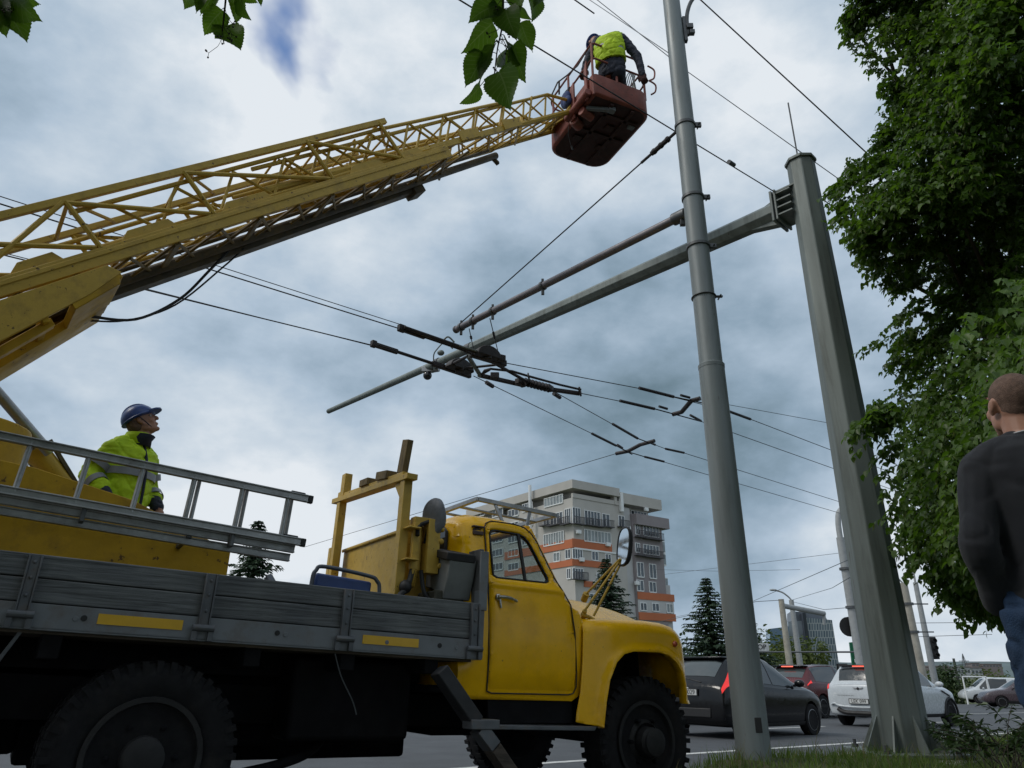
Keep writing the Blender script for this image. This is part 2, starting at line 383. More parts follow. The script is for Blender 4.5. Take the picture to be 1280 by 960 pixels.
for (px, py, sg, am) in [(250,60,9,0.12),(520,70,9,0.13),(700,-10,10,0.10),(330,100,5,0.12),(120,200,6,-0.08),(335,630,5.5,0.50),(545,590,4,0.30),(200,470,6,0.10),(430,230,5,0.10),(1015,745,5,0.42),(1195,790,7,0.34),
    (100,420,8,0.10),(50,60,6,-0.12),(880,560,11,-0.20),(700,480,9,-0.08),(480,500,7,-0.10),(1000,200,10,0.16),(900,100,8,0.10),(620,300,9,-0.06),(240,170,7,0.10),
    (900,670,6,-0.12),(40,330,7,0.06),(440,320,6,0.06),(300,470,6,-0.06),(1100,690,5,-0.06)]:
    L = wmath('ADD', L, wmath('MULTIPLY', lobe(px, py, sg), am))
L = wmath('ADD', L, wmath('MULTIPLY', lobe(0,0,42,(-0.45,-0.85,0.5)), 0.40))   # brightening added to the unseen sky behind, to light the near sides
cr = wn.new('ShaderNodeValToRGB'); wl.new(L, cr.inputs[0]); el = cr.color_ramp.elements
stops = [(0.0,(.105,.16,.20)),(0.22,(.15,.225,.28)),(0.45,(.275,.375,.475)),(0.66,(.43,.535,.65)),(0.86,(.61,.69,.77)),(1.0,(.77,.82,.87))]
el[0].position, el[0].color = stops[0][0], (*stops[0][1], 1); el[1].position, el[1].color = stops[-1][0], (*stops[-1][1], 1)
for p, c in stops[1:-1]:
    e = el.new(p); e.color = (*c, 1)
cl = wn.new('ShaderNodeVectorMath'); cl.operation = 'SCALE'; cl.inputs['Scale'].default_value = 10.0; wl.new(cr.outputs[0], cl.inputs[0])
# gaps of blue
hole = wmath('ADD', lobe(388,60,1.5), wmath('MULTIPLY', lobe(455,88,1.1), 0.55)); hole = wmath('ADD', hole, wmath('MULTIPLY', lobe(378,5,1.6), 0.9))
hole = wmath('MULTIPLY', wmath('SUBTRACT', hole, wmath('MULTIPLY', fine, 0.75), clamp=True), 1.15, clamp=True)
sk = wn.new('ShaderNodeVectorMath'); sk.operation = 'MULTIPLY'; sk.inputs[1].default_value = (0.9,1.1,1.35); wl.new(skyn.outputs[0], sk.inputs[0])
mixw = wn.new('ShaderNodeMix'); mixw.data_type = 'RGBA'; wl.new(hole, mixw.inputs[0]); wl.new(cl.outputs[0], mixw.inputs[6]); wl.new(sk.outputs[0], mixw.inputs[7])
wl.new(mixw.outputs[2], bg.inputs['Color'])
sd = bpy.data.lights.new('sun', 'SUN'); sd.energy = 1.5; sd.angle = rad(18); sd.color = (1.0,0.955,0.88)
sun = bpy.data.objects.new('sun', sd); COL.objects.link(sun)
sdir = V((math.sin(SUN_AZ)*math.cos(SUN_EL), math.cos(SUN_AZ)*math.cos(SUN_EL), math.sin(SUN_EL)))
sun.rotation_euler = sdir.to_track_quat('Z', 'Y').to_euler(); sun.location = (-20,-20,40)
scene.view_settings.view_transform = 'Standard'; scene.view_settings.look = 'None'; scene.view_settings.exposure = 0.0; scene.view_settings.gamma = 1.0
scene.view_settings.use_curve_mapping = False
# ------------------------------------------------------------------ the lift truck
truck = thing('lift_truck', 'old yellow lorry with grey plank sides and a raised lattice boom', 'truck', TRUCK_M)
T = truck
def door_w(s, h): return 0.10+0.04*((h-1.25)/0.45)**2 if h < 1.62 else 0.125+(h-1.62)*0.24
def rnd(d, R): return 0 if d >= R else R*(1-math.sqrt(max(0, 1-(1-max(d,0)/R)**2)))
def pdist(p, a, b):
    p, a, b = V(p), V(a), V(b); t = max(0, min(1, (p-a).dot(b-a)/max((b-a).length_squared, 1e-9))); return (p-(a+(b-a)*t)).length
def polyd(s, h, pl): return min(pdist((s,h), pl[i], pl[i+1]) for i in range(len(pl)-1))

# --- flat bed
hb = lambda s: -0.0135*(s+0.9)
def bedprism(mb, s0, s1, h0, h1, w0, w1): mb.sh([(s0,h0+hb(s0)),(s1,h0+hb(s1)),(s1,h1+hb(s1)),(s0,h1+hb(s0))], w0, w1)
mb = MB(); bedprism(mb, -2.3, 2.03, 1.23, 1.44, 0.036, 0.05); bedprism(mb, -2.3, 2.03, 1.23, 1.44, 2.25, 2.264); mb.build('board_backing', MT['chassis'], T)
for nm, w0, w1 in (('side_board', 0.0, 0.035), ('side_board', 2.265, 2.30)):
    for a, b in ((1.357,1.475),(1.232,1.352)):
        mb = MB(); bedprism(mb, -2.3, 2.03, a, b, w0, w1); o = mb.build(nm, MT['wood_s'], T, bevel=0.006)
mb = MB(); bedprism(mb, -2.3, 2.05, 1.10, 1.226, -0.012, 0.03); bedprism(mb, -2.3, 2.05, 1.095, 1.11, -0.012, 0.10)
bedprism(mb, -2.3, 2.05, 1.10, 1.226, 2.27, 2.312)
for s in (-1.75,-0.9,-0.47,0.66,1.33,1.85): mb.lathe([(0.0,-.0),(0.014,0.0),(0.014,0.004),(0.0,0.004)], (s, -0.014, 1.165+hb(s)), (0,-1,0), 10)
mb.build('bed_rail', MT['rail'], T, bevel=0.005)
holes = MB()
for s in (-0.86, -0.43, 0.61, 1.36, 1.72): holes.lathe([(0.0,0.0),(0.016,0.0),(0.016,0.003),(0.0,0.003)], (s, -0.0125, 1.17+hb(s)), (0,-1,0), 12)
holes.build_each('bolt_hole', MT['black'], T)
mb = MB(); bedprism(mb, -2.3, 2.0, 1.08, 1.12, 0.036, 2.264); mb.build('bed_floor', MT['oldwood'], T)
def hinge(s):
    m = MB(); z = 1.29+hb(s)
    m.box((s,-0.014,z+0.03), (0.045,0.022,0.30)); m.box((s-0.028,-0.02,z+0.03), (0.009,0.034,0.30)); m.box((s+0.028,-0.02,z+0.03), (0.009,0.034,0.30))
    m.tube([(s-0.06,-0.035,z-0.125),(s+0.06,-0.035,z-0.125)], 0.02, 10); m.box((s-0.045,-0.024,z-0.16), (0.03,0.03,0.07)); m.box((s+0.045,-0.024,z-0.16), (0.03,0.03,0.07))
    for k in (0.14,0.06,-0.03): m.ell((s,-0.027,z+k), (0.010,0.006,0.010), None, 8, 5)
    m.build('hinge_bracket', MT['rail_dark'], T, bevel=0.002)
MT['rail_dark'] = mat('worn_hinge_steel', (0.11,0.118,0.13), 0.5, metal=0.3, var=0.3, dirt=(0.1,0.06,0.03), damt=0.6, dscale=12)
for s in (-1.62, -0.72, 0.178, 1.034, 1.985): hinge(s)
for a, b in ((-0.365,0.068),(1.16,1.56)):
    m = MB(); m.sh([(a,1.146+hb(a)),(b,1.146+hb(b)),(b,1.20+hb(b)),(a,1.20+hb(a))], -0.016, -0.0125); m.build('reflector', MT['refl_y'], T)
for k in range(14):                                                    # headboard of upright boards
    w0 = 0.036+k*0.16; w1 = min(w0+0.155, 2.262); top = 1.83 if k < 2 else 1.50
    m = MB(); m.prism([(w0,1.1),(w1,1.1),(w1,top-0.01*k if k<2 else top),(w0,top)], (2.035,0,0), (0,1,0), (0,0,1), (1,0,0), 0, 0.035); m.build('headboard_plank', MT['wood_v'], T, bevel=0.005)
m = MB(); m.box((2.055,0.05,1.3), (0.05,0.075,0.46)); m.box((2.06,0.012,1.60), (0.07,0.012,0.42)); m.build('headboard_post', MT['rail'], T, bevel=0.004)

# --- chassis and things under the bed
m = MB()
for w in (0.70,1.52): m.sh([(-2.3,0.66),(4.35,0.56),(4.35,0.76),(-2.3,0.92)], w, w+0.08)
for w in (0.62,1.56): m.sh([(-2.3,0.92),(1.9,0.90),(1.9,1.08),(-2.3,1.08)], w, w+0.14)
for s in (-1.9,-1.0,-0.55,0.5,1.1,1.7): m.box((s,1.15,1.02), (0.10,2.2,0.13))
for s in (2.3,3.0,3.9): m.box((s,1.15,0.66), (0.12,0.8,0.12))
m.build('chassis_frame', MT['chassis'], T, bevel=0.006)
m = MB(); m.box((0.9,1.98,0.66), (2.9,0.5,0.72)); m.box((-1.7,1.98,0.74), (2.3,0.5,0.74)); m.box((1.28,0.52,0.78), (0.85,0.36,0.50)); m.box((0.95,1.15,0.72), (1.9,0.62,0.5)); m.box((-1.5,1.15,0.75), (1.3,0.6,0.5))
m.build('underbed_dark_mass', MT['chassis'], T, bevel=0.03)  # dark boxes added so the space under the bed stays in black shade
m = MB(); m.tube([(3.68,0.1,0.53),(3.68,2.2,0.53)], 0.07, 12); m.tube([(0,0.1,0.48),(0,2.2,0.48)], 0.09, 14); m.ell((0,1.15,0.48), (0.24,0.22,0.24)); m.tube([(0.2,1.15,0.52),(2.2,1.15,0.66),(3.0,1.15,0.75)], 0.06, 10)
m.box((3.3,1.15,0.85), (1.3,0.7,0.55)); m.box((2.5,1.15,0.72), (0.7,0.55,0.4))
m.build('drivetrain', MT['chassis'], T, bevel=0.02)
m = MB(); m.tube(spline([(0.62,0.35,0.36),(0.85,0.38,0.40),(1.1,0.6,0.44),(1.3,0.9,0.5)], 5), 0.03, 10); m.build('exhaust_pipe', MT['chassis'], T, smooth=True)
m = MB(); m.tube([tk3 for tk3 in spline([(1.0,0.02,1.05),(1.06,0.03,0.92),(1.16,0.05,0.78),(1.2,0.06,0.7)], 5)], 0.004, 6); m.build('dangling_cable', MT['wire_far'], T, smooth=True)
m = MB(); m.beam((-0.70,0.06,1.08), (-0.97,0.06,0.45), 0.02, 0.045, (0,-1,0)); m.beam((-0.97,0.06,0.45), (-1.4,0.06,0.42), 0.02, 0.045, (0,0,1)); m.build('mudguard_stay', MT['rail_dark'], T, bevel=0.003)
m = MB()
for w0 in (0.02, 1.72):
    pr = [(0.62*math.cos(rad(a)), 0.50+0.60*math.sin(rad(a))*0.86) for a in range(20,170,10)]
    m.rings([[V((s,w0,h)),V((s,w0+0.55,h)),V((s,w0+0.55,h-0.006)),V((s,w0,h-0.006))] for s, h in pr])
None

def wheel(name, s, h, w, side, R=0.475, wd=0.23, dual=False):
    ax = (0, side, 0)                                                  # outward
    t = MB(); c = V((s, w, h))
    t.lathe([(R*0.60,-wd),(R*0.70,-wd-0.0),(R*0.88,-wd+0.0),(R*0.985,-wd+0.035),(R,-wd*0.5),(R*0.985,-0.035),(R*0.90,0.0),(R*0.84,0.006),(R*0.72,0.004),(R*0.62,-0.02),(R*0.58,-0.03)], c, ax, 56)
    for k in range(40):
        a = 2*math.pi*k/40
        for off, yy in ((0, -0.045), (0.5, -wd+0.045)):
            b = a+off*2*math.pi/40; rr = R-0.010
            Rm = Matrix.Rotation(-b, 3, 'Y'); p = c + V((math.cos(b)*rr, yy*side, math.sin(b)*rr))
            t.box(p, (0.028,0.085,0.034), Rm); t.box(p+V((-math.cos(b)*0.028, 0.040*side*(1 if off==0 else -1), -math.sin(b)*0.028)), (0.05,0.02,0.03), Rm)
    o = t.build(name, MT['tyre'], T, smooth=True, angle=35)
    r = MB()
    r.lathe([(R*0.60,-wd),(R*0.60,-0.02),(R*0.63,0.0),(R*0.625,0.008),(R*0.57,0.006),(R*0.555,-0.03),(R*0.54,-0.09),(R*0.40,-0.10 if dual else -0.05),(R*0.30,-0.085 if dual else -0.02),(R*0.28,-0.06 if dual else 0.0),(R*0.24,-0.05),(0.0,-0.05)], c, ax, 40)
    hubd = 0.03 if dual else 0.05
    r.lathe([(R*0.24,-0.08),(R*0.22,hubd),(R*0.17,hubd+0.02),(0.10,hubd+0.05),(0.07,hubd+0.06),(0.0,hubd+0.06)], c, ax, 24)
    r.build('rim', MT['rim'], o, smooth=True, angle=40)
    nu = MB()
    for k in range(6):
        a = 2*math.pi*k/6; nu.lathe([(0.016,-0.06),(0.016,0.012),(0.0,0.016)], c+V((math.cos(a)*R*0.35, 0, math.sin(a)*R*0.35))+V(ax)*(-0.03 if dual else 0.0), ax, 6)
    nu.build_each('wheel_nut', MT['chassis'], o)
    hl = MB()
    for k in range(6):
        a = 2*math.pi*(k+.5)/6; hl.lathe([(0.035,-0.0),(0.035,0.004),(0,0.004)], c+V((math.cos(a)*R*0.46, 0, math.sin(a)*R*0.46))+V(ax)*(-0.094 if dual else -0.058), ax, 14)
    hl.build_each('rim_hole', MT['black'], o)
MT['rim'] = mat('dusty_black_rim', (0.012,0.012,0.013), 0.7, metal=0.1, var=0.3, dirt=(0.026,0.022,0.018), damt=0.6)
wheel('wheel', 0, 0.48, 0.02, -1, 0.485, 0.24, True); wheel('wheel', 0, 0.48, 0.31, -1, 0.485, 0.24, True)
wheel('wheel', 0, 0.48, 2.28, 1, 0.485, 0.24, True); wheel('wheel', 0, 0.48, 1.99, 1, 0.485, 0.24, True)
wheel('wheel', 3.675, 0.52, 0.09, -1, 0.475, 0.25); wheel('wheel', 3.675, 0.52, 2.21, 1, 0.475, 0.25)

# --- cab shell
def inset_w(s, h, base): return base
cab_top = [(1.955,0.84),(1.95,1.10),(1.955,1.95),(1.975,2.06),(2.03,2.125),(2.12,2.15),(2.30,2.158),(2.48,2.15),(2.57,2.125)]
pillar = [(2.60,2.085),(2.645,2.00),(2.785,1.71),(2.86,1.605),(2.925,1.50)]
cab_out = cab_top + pillar + [(3.02,1.46),(3.075,1.36),(3.07,0.86),(2.98,0.80),(2.02,0.80)]
winh = [(2.218,1.665),(2.215,1.99),(2.235,2.022),(2.27,2.034),(2.50,2.03),(2.55,2.015),(2.595,1.97),(2.735,1.70),(2.735,1.668),(2.71,1.655),(2.25,1.650)]
wing = lambda s, h: door_w(s,h)+0.016
edge_rd = cab_top
def cab_w(s, h): return wing(s,h) + rnd(polyd(s,h,cab_top[1:]), 0.13)
def cab_extrude(side):
    def ex(bm):
        eds = []
        for e in bm.edges:
            if not e.is_boundary: continue
            a, b = e.verts; mid = (a.co+b.co)/2
            if polyd(mid.x, mid.z, cab_top) < 0.004: eds.append(e)
        for v in bm.verts: v.co.y = cab_w(v.co.x, v.co.z)
        cur = eds
        for w in (0.45, 0.8, 1.15):
            g = bmesh.ops.extrude_edge_only(bm, edges=cur)['geom']
            vs = [x for x in g if isinstance(x, bmesh.types.BMVert)]; cur = [x for x in g if isinstance(x, bmesh.types.BMEdge) and all(v in vs for v in x.verts)]
            for v in vs:
                v.co.y = w
                if v.co.z > 2.0: v.co.z += 0.018 if w < 0.6 else 0.01
                if v.co.x < 1.99: v.co.x -= 0.01
        if side < 0:
            for v in bm.verts: v.co.y = 2.30-v.co.y
    return ex
for side in (1, -1):
    o = panel(cab_out, [winh], lambda s,h: 0.0, 'cab_shell', MT['yellow'], T, thick=0.03, step=0.035, extra=cab_extrude(side), vstep=0.06)
    if side < 0: o.modifiers['solid'].offset = 1
# near and far doors sit proud of the shell
door_out = [(2.20,0.855),(2.19,1.10),(2.172,1.60),(2.175,2.03),(2.19,2.075),(2.24,2.10),(2.46,2.105),(2.56,2.09),(2.62,2.05),(2.665,1.99),(2.80,1.70),(2.875,1.60),(2.94,1.50),(2.97,1.30),(2.995,1.0),(2.998,0.90),(2.975,0.855),(2.93,0.845),(2.24,0.843)]
def door_panel(side):
    def wf(s, h):
        w = door_w(s,h)-0.002 + rnd(polyd(s,h,door_out+[door_out[0]]), 0.018) + rnd(polyd(s,h,winh+[winh[0]]), 0.03)*0.6
        w += -0.012*math.exp(-((h-1.60)/0.022)**2) + 0.028*max(0,(1.0-h)/0.16)**2
        return w if side > 0 else 2.30-w
    o = panel(door_out, [winh], wf, 'door', MT['yellow'], T, thick=0.02, step=0.012, vstep=0.05)
    if side < 0: o.modifiers['solid'].offset = 1
    return o
dn = door_panel(1); df = door_panel(-1)
for d, side in ((dn,1),(df,-1)):
    y = lambda s,h,o=0.0: (door_w(s,h)+o) if side > 0 else 2.30-(door_w(s,h)+o)
    m = MB(); yo = 0.006; m.tube([V((p[0], y(p[0],p[1],yo), p[1])) for p in door_out+[door_out[0]]], 0.0055, 5); m.build('door_gap', MT['black'], d, smooth=True)
    m = MB(); n = len(winh); c = V((sum(p[0] for p in winh)/n, sum(p[1] for p in winh)/n))
    ring = []
    for fac, off in ((1.0,0.004),(0.955,0.004),(0.955,0.022),(1.0,0.022)): ring.append([V((c.x+(p[0]-c.x)*fac, y(0,c.y+(p[1]-c.y)*fac,off), c.y+(p[1]-c.y)*fac)) for p in winh])
    m.rings(ring+[ring[0]], caps=False); m.build('window_seal', MT['black'], d, smooth=True)
    m = MB(); m.add([V((p[0], y(0,p[1],0.016), p[1])) for p in winh], [tuple(range(n))]); m.build('window_glass', MT['glass'], d)
    m = MB(); m.beam((2.515,y(0,1.652,0.012),1.652), (2.495,y(0,2.03,0.012),2.03), 0.022, 0.022, (0,1,0)); m.build('quarterlight_bar', MT['black'], d, bevel=0.003)
    m = MB(); yy = y(0,1.50,-0.03)
    m.tube(spline([(2.235,yy,1.505),(2.30,yy,1.508),(2.36,yy,1.50),(2.405,yy,1.485)], 4), [0.014]*8+[0.012]*4+[0.008], 8); m.ell((2.245,y(0,1.5,-0.012),1.505), (0.026,0.02,0.026)); m.tube([(2.255,y(0,1.5,-0.02),1.50),(2.26,y(0,1.5,-0.022),1.46),(2.27,y(0,1.45,-0.015),1.43)], 0.009, 7)
    m.build('door_handle', MT['chrome'], d, smooth=True)
m = MB()                                                                # inside: dash, wheel, seat, floor
m.box((2.85,1.15,1.42), (0.22,1.7,0.28)); m.box((2.35,1.15,0.86), (1.1,1.8,0.05)); m.build('dashboard', MT['chassis'], T, bevel=0.03)
m = MB(); m.box((2.25,1.15,1.10), (0.5,1.6,0.16)); m.box((2.06,1.15,1.42), (0.12,1.6,0.5)); m.build('cab_seat', MT['black'], T, bevel=0.04)
m = MB(); m.tube([V((2.66+0.10*math.cos(a)*0.5, 1.62+0.2*math.sin(a), 1.56+0.2*math.cos(a)*0.85)) for a in [2*math.pi*k/24 for k in range(25)]], 0.012, 8); m.tube([(2.66,1.62,1.56),(2.9,1.62,1.35)], 0.02, 8); m.tube([(2.61,1.62,1.39),(2.71,1.62,1.73)], 0.01, 6); m.build('steering_wheel', MT['black'], T, smooth=True)
# windscreen frame: two pillars, a centre bar, and the glass
m = MB()
for w in (0.24, 1.15, 2.06):
    m.beam((2.63,w+0.05*(1 if w<1 else 0 if w<1.5 else -1),2.09), (2.955,w-0.0*(1 if w<1 else 0 if w<1.5 else -1),1.54), 0.05 if w != 1.15 else 0.03, 0.04, (0,1,0))
m.beam((2.97,0.22,1.525), (2.97,2.08,1.525), 0.05, 0.05); m.beam((2.635,0.3,2.10), (2.635,2.0,2.10), 0.05, 0.05)
m.build('windscreen_frame', MT['yellow'], T, bevel=0.008)
m = MB(); m.quad((2.64,0.29,2.09),(2.96,0.24,1.54),(2.96,2.06,1.54),(2.64,2.01,2.09)); m.build('windscreen', MT['glass'], T)
m = MB(); m.sh([(2.95,1.50),(3.02,1.57),(3.06,1.50),(3.02,1.40)], 0.24, 2.06); m.build('cowl', MT['yellow'], T, bevel=0.02)
m = MB(); m.prism([(0.40,1.70),(0.40,2.0),(0.46,2.04),(1.84,2.04),(1.90,2.0),(1.90,1.70)], (1.942,0,0), (0,1,0), (0,0,1), (-1,0,0), 0, 0.004); rw = m.build('rear_window', mat('dark_cab_glass', (0.02,0.026,0.03), 0.08, var=0.1), T)
m = MB(); pr = [(0.40,1.70),(0.40,2.0),(0.46,2.04),(1.84,2.04),(1.90,2.0),(1.90,1.70)]
m.tube([V((1.934,a,b)) for a,b in pr+[pr[0]]], 0.013, 8); m.build('rear_window_seal', MT['black'], rw, smooth=True)
m = MB(); m.prism(arc(0,0,0.03,0,360,12), (2.115,0,2.0), (1.5,0,0), (0,0,1), (0,1,0), 0.235, 0.25); m.box((2.115,0.225,1.985), (0.09,0.03,0.03)); m.box((2.115,0.227,2.035), (0.10,0.036,0.012)); m.build('vent_grille', MT['brown'], T, bevel=0.004)
# --- fender, bonnet
f_top = [(3.05,1.395),(3.12,1.412),(3.35,1.428),(3.70,1.438),(3.90,1.43),(4.02,1.405),(4.095,1.345),(4.128,1.26),(4.142,1.10),(4.148,0.85)]
arch_l = [(4.062,0.80),(4.058,0.93),(4.03,1.04),(3.975,1.115),(3.88,1.17),(3.78,1.187),(3.50,1.180),(3.40,1.155),(3.32,1.09),(3.25,0.96),(3.215,0.80),(3.19,0.625)]
f_out = f_top + [(4.13,0.80)] + arch_l + [(2.98,0.655),(2.985,0.72),(3.015,0.86),(3.035,1.10),(3.04,1.30)]
def fender(side):
    def wf(s, h):
        w = 0.035 + rnd(polyd(s,h,f_top), 0.11)*0.9 + 0.075*max(0,(3.30-s)/0.32)**1.5
        d = polyd(s,h,arch_l); w -= 0.022*math.exp(-((d-0.012)/0.030)**2)
        return w
    def ex(bm):
        for v in bm.verts: v.co.y = wf(v.co.x, v.co.z)
        eds = [e for e in bm.edges if e.is_boundary and polyd((e.verts[0].co.x+e.verts[1].co.x)/2, (e.verts[0].co.z+e.verts[1].co.z)/2, f_top) < 0.004]
        ar = [e for e in bm.edges if e.is_boundary and polyd((e.verts[0].co.x+e.verts[1].co.x)/2, (e.verts[0].co.z+e.verts[1].co.z)/2, arch_l) < 0.004]
        cur = eds
        for w in (0.22,0.4,0.66):
            g = bmesh.ops.extrude_edge_only(bm, edges=cur)['geom']
            vs = [x for x in g if isinstance(x, bmesh.types.BMVert)]; cur = [x for x in g if isinstance(x, bmesh.types.BMEdge) and all(v in vs for v in x.verts)]
            for v in vs:
                v.co.y = w
                if v.co.z > 1.38: v.co.z += 0.008
        g = bmesh.ops.extrude_edge_only(bm, edges=ar)['geom']
        for v in [x for x in g if isinstance(x, bmesh.types.BMVert)]: v.co.y = 0.10
        if side < 0:
            for v in bm.verts: v.co.y = 2.30-v.co.y
    o = panel(f_out, [], lambda s,h: 0.0, 'front_fender', MT['yellow'], T, thick=0.012, step=0.022, extra=ex, vstep=0.03)
    if side < 0: o.modifiers['solid'].offset = 1
    return o
fn = fender(1); ff = fender(-1)
m = MB(); m.lathe([(0.0,-0.01),(0.024,-0.01),(0.024,0.008),(0.017,0.02),(0.0,0.025)], (3.975,0.035,1.262), (0,-1,0), 16); m.build('marker_light', MT['amber'], fn, smooth=True)
m = MB()
m.sh([(3.22,0.7),(3.27,0.96),(3.34,1.08),(3.42,1.14),(3.88,1.16),(3.98,1.09),(4.03,0.94),(4.04,0.8),(4.10,0.8),(4.10,1.3),(3.2,1.36),(3.1,0.7)], 0.66, 0.70); m.sh([(3.22,0.7),(3.27,0.96),(3.34,1.08),(3.42,1.14),(3.88,1.16),(3.98,1.09),(4.03,0.94),(4.04,0.8),(4.10,0.8),(4.10,1.3),(3.2,1.36),(3.1,0.7)], 1.60, 1.64)
m.build('inner_wheel_housing', MT['chassis'], T)
rings = []
for s, ht, hw, he in ((3.0,1.645,0.88,1.44),(3.2,1.675,0.87,1.44),(3.6,1.66,0.82,1.42),(3.95,1.61,0.76,1.40),(4.2,1.55,0.70,1.36),(4.32,1.45,0.64,1.28),(4.36,1.2,0.58,1.0)):
    rg = []
    for k in range(17):
        t = -1+2*k/16; a = abs(t)**2.6
        rg.append(V((s, 1.15+t*hw, ht-(ht-he)*a)))
    rings.append(rg)
m = MB(); m.rings(rings, closed=False, caps=False); m.build('bonnet', MT['yellow'], T, smooth=True, angle=180, mods=lambda o: setattr(o.modifiers.new('sub','SUBSURF'),'render_levels',2))
m = MB(); m.sh([(4.34,0.62),(4.38,0.62),(4.38,1.30),(4.34,1.30)], 0.55, 1.75); m.sh([(4.18,0.50),(4.26,0.50),(4.26,0.72),(4.18,0.72)], 0.30, 2.0); m.build('front_bumper', MT['chassis'], T, bevel=0.02)
m = MB(); m.sh([(2.24,0.64),(3.0,0.645),(2.99,0.83),(2.23,0.83)], 0.17, 0.19); m.sh([(2.03,0.83),(2.2,0.83),(2.2,1.08),(2.03,1.08)], 0.25, 0.27); m.build('sill_panel', MT['chassis'], T, bevel=0.004)
m = MB(); m.sh([(2.16,0.612),(3.10,0.60),(3.12,0.63),(2.16,0.642)], 0.03, 0.34); m.build('running_board', MT['rail_dark'], T, bevel=0.006)
# --- side mirror on its bracket
mr = MB()
base = tk(785-15,733,0.02) ; c = V((3.50,-0.13,1.89))
c = V((tkw(780,683,-0.10)[0], -0.10, tkw(780,683,-0.10)[1])); b1 = V((tkw(731,763,0.16)[0],0.16,tkw(731,763,0.16)[1])); b2 = V((tkw(733,742,0.20)[0],0.20,tkw(733,742,0.20)[1])); b3 = V((tkw(742,770,0.12)[0],0.12,tkw(742,770,0.12)[1]))
low = c - V((0.02,-0.03,0.10))
mr.tube([b2, low], 0.010, 8); mr.tube([b1, low+V((0,0.01,-0.02))], 0.010, 8); mr.tube([b3, low+V((0.01,0,-0.03))], 0.010, 8); mr.tube([b1+V((0.0,0,0.0)), b1+V((0.02,0.05,-0.06))], 0.02, 8); mr.tube([b2, b2+V((0.01,0.05,-0.05))], 0.028, 10)
mr.tube([b1+V((-.02,.02,-.03)), b1+V((.06,.01,-.05)), b3+V((.02,.02,-.03))], 0.016, 8)
mb_ = mr.build('mirror_bracket', MT['boom'], T, smooth=True)
nrm = V((-0.98,0.10,0.12)).normalized(); e1 = nrm.cross(V((0,0,1))).normalized(); e2 = e1.cross(nrm)
pr = [(0.088*math.copysign(abs(math.cos(t))**0.75, math.cos(t)), 0.165*math.copysign(abs(math.sin(t))**0.75, math.sin(t))) for t in [2*math.pi*k/28 for k in range(28)]]
def mring(f, d): return [c+e1*(x*f)+e2*(y*f)+nrm*d for x, y in pr]
m = MB(); m.rings([mring(0.5,-0.035), mring(0.9,-0.03), mring(1.0,-0.01), mring(1.0,0.012), mring(0.92,0.014), mring(0.90,0.004)], caps=True); m.ell(c-nrm*0.045, (0.025,0.025,0.025)); m.build('mirror_housing', MT['black'], mb_, smooth=True)
m = MB(); m.add(mring(0.90,0.008), [tuple(range(28))]); m.build('mirror_glass', MT['mirror'], mb_)
# --- roof rack
m = MB(); hr = lambda s: 2.30-0.03*(s-2.2)
for w in (0.40,1.90): m.beam((2.20,w,hr(2.2)), (2.98,w,hr(2.98)), 0.035, 0.035)
for k in range(1,5): m.beam((2.20,0.40+0.3*k,hr(2.2)-0.012), (2.98,0.40+0.3*k,hr(2.98)-0.012), 0.045, 0.015)
for s in (2.20,2.98): m.beam((s,0.39,hr(s)), (s,1.91,hr(s)), 0.035, 0.035)
for w in (0.40,1.90):
    m.beam((2.36,w,hr(2.36)), (2.42,w-0.04 if w < 1 else w+0.04,2.14), 0.03, 0.012, (0,1,0)); m.beam((2.72,w,hr(2.72)), (2.66,w-0.04 if w < 1 else w+0.04,2.12), 0.03, 0.012, (0,1,0))
m.build('roof_rack', MT['alu'], T, bevel=0.003)
# --- hydraulic tank, boom rest, valves behind the cab
m = MB(); m.box((1.73,1.10,1.55), (0.24,1.34,0.90)); m.box((1.60,1.10,1.98), (0.02,1.36,0.03)); m.lathe([(0.0,0.09),(0.055,0.09),(0.06,0.07),(0.06,0.0)], (1.74,0.58,2.0), (0,0,1), 16)
m.build('oil_tank', MT['boom'], T, bevel=0.012)
m = MB(); g = 1.52
m.box((g,0.32,1.72), (0.07,0.075,1.24)); m.box((g,1.72,1.80), (0.07,0.075,1.40)); m.box((g,1.80,1.55), (0.07,0.06,0.9))
m.beam((g,0.22,2.335), (g,1.88,2.44), 0.09, 0.045); m.beam((g,0.34,2.37), (g,1.70,2.455), 0.06, 0.05)
m.beam((g,1.66,2.45), (g,1.66,2.66), 0.07, 0.09, (0,1,0)); m.sh([(g-0.03,2.08),(g+0.03,2.08),(g+0.03,2.32),(g-0.03,2.32)], 0.33, 0.37)
m.prism([(0.37,2.18),(0.50,2.32),(0.37,2.32)], (g,0,0), (0,1,0), (0,0,1), (1,0,0), -0.02, 0.02)
m.box((g+0.04,0.26,1.95), (0.1,0.16,0.012)); m.box((g+0.04,0.26,1.72), (0.1,0.16,0.012))
m.build('boom_rest', MT['boom'], T, bevel=0.004)
m = MB(); m.beam((g,0.42,2.40), (g,0.36,2.66), 0.11, 0.05, (1,0,0)); m.beam((g,0.62,2.43), (g,0.84,2.46), 0.10, 0.07); m.beam((g,1.02,2.46), (g,1.20,2.47), 0.10, 0.06); m.build('rest_block', MT['boomwood'], T, bevel=0.005)
m = MB()
for k in range(4): m.box((1.60+0.03*k,0.26+0.035*k,1.83), (0.045,0.045,0.34)); m.tube([(1.60+0.03*k,0.24+0.035*k,1.66),(1.58+0.03*k,0.26+0.035*k,1.56),(1.56,0.30+0.05*k,1.50)], 0.012, 6)
m.box((1.74,0.27,1.84), (0.10,0.10,0.40)); m.box((1.66,0.28,2.02), (0.16,0.08,0.05))
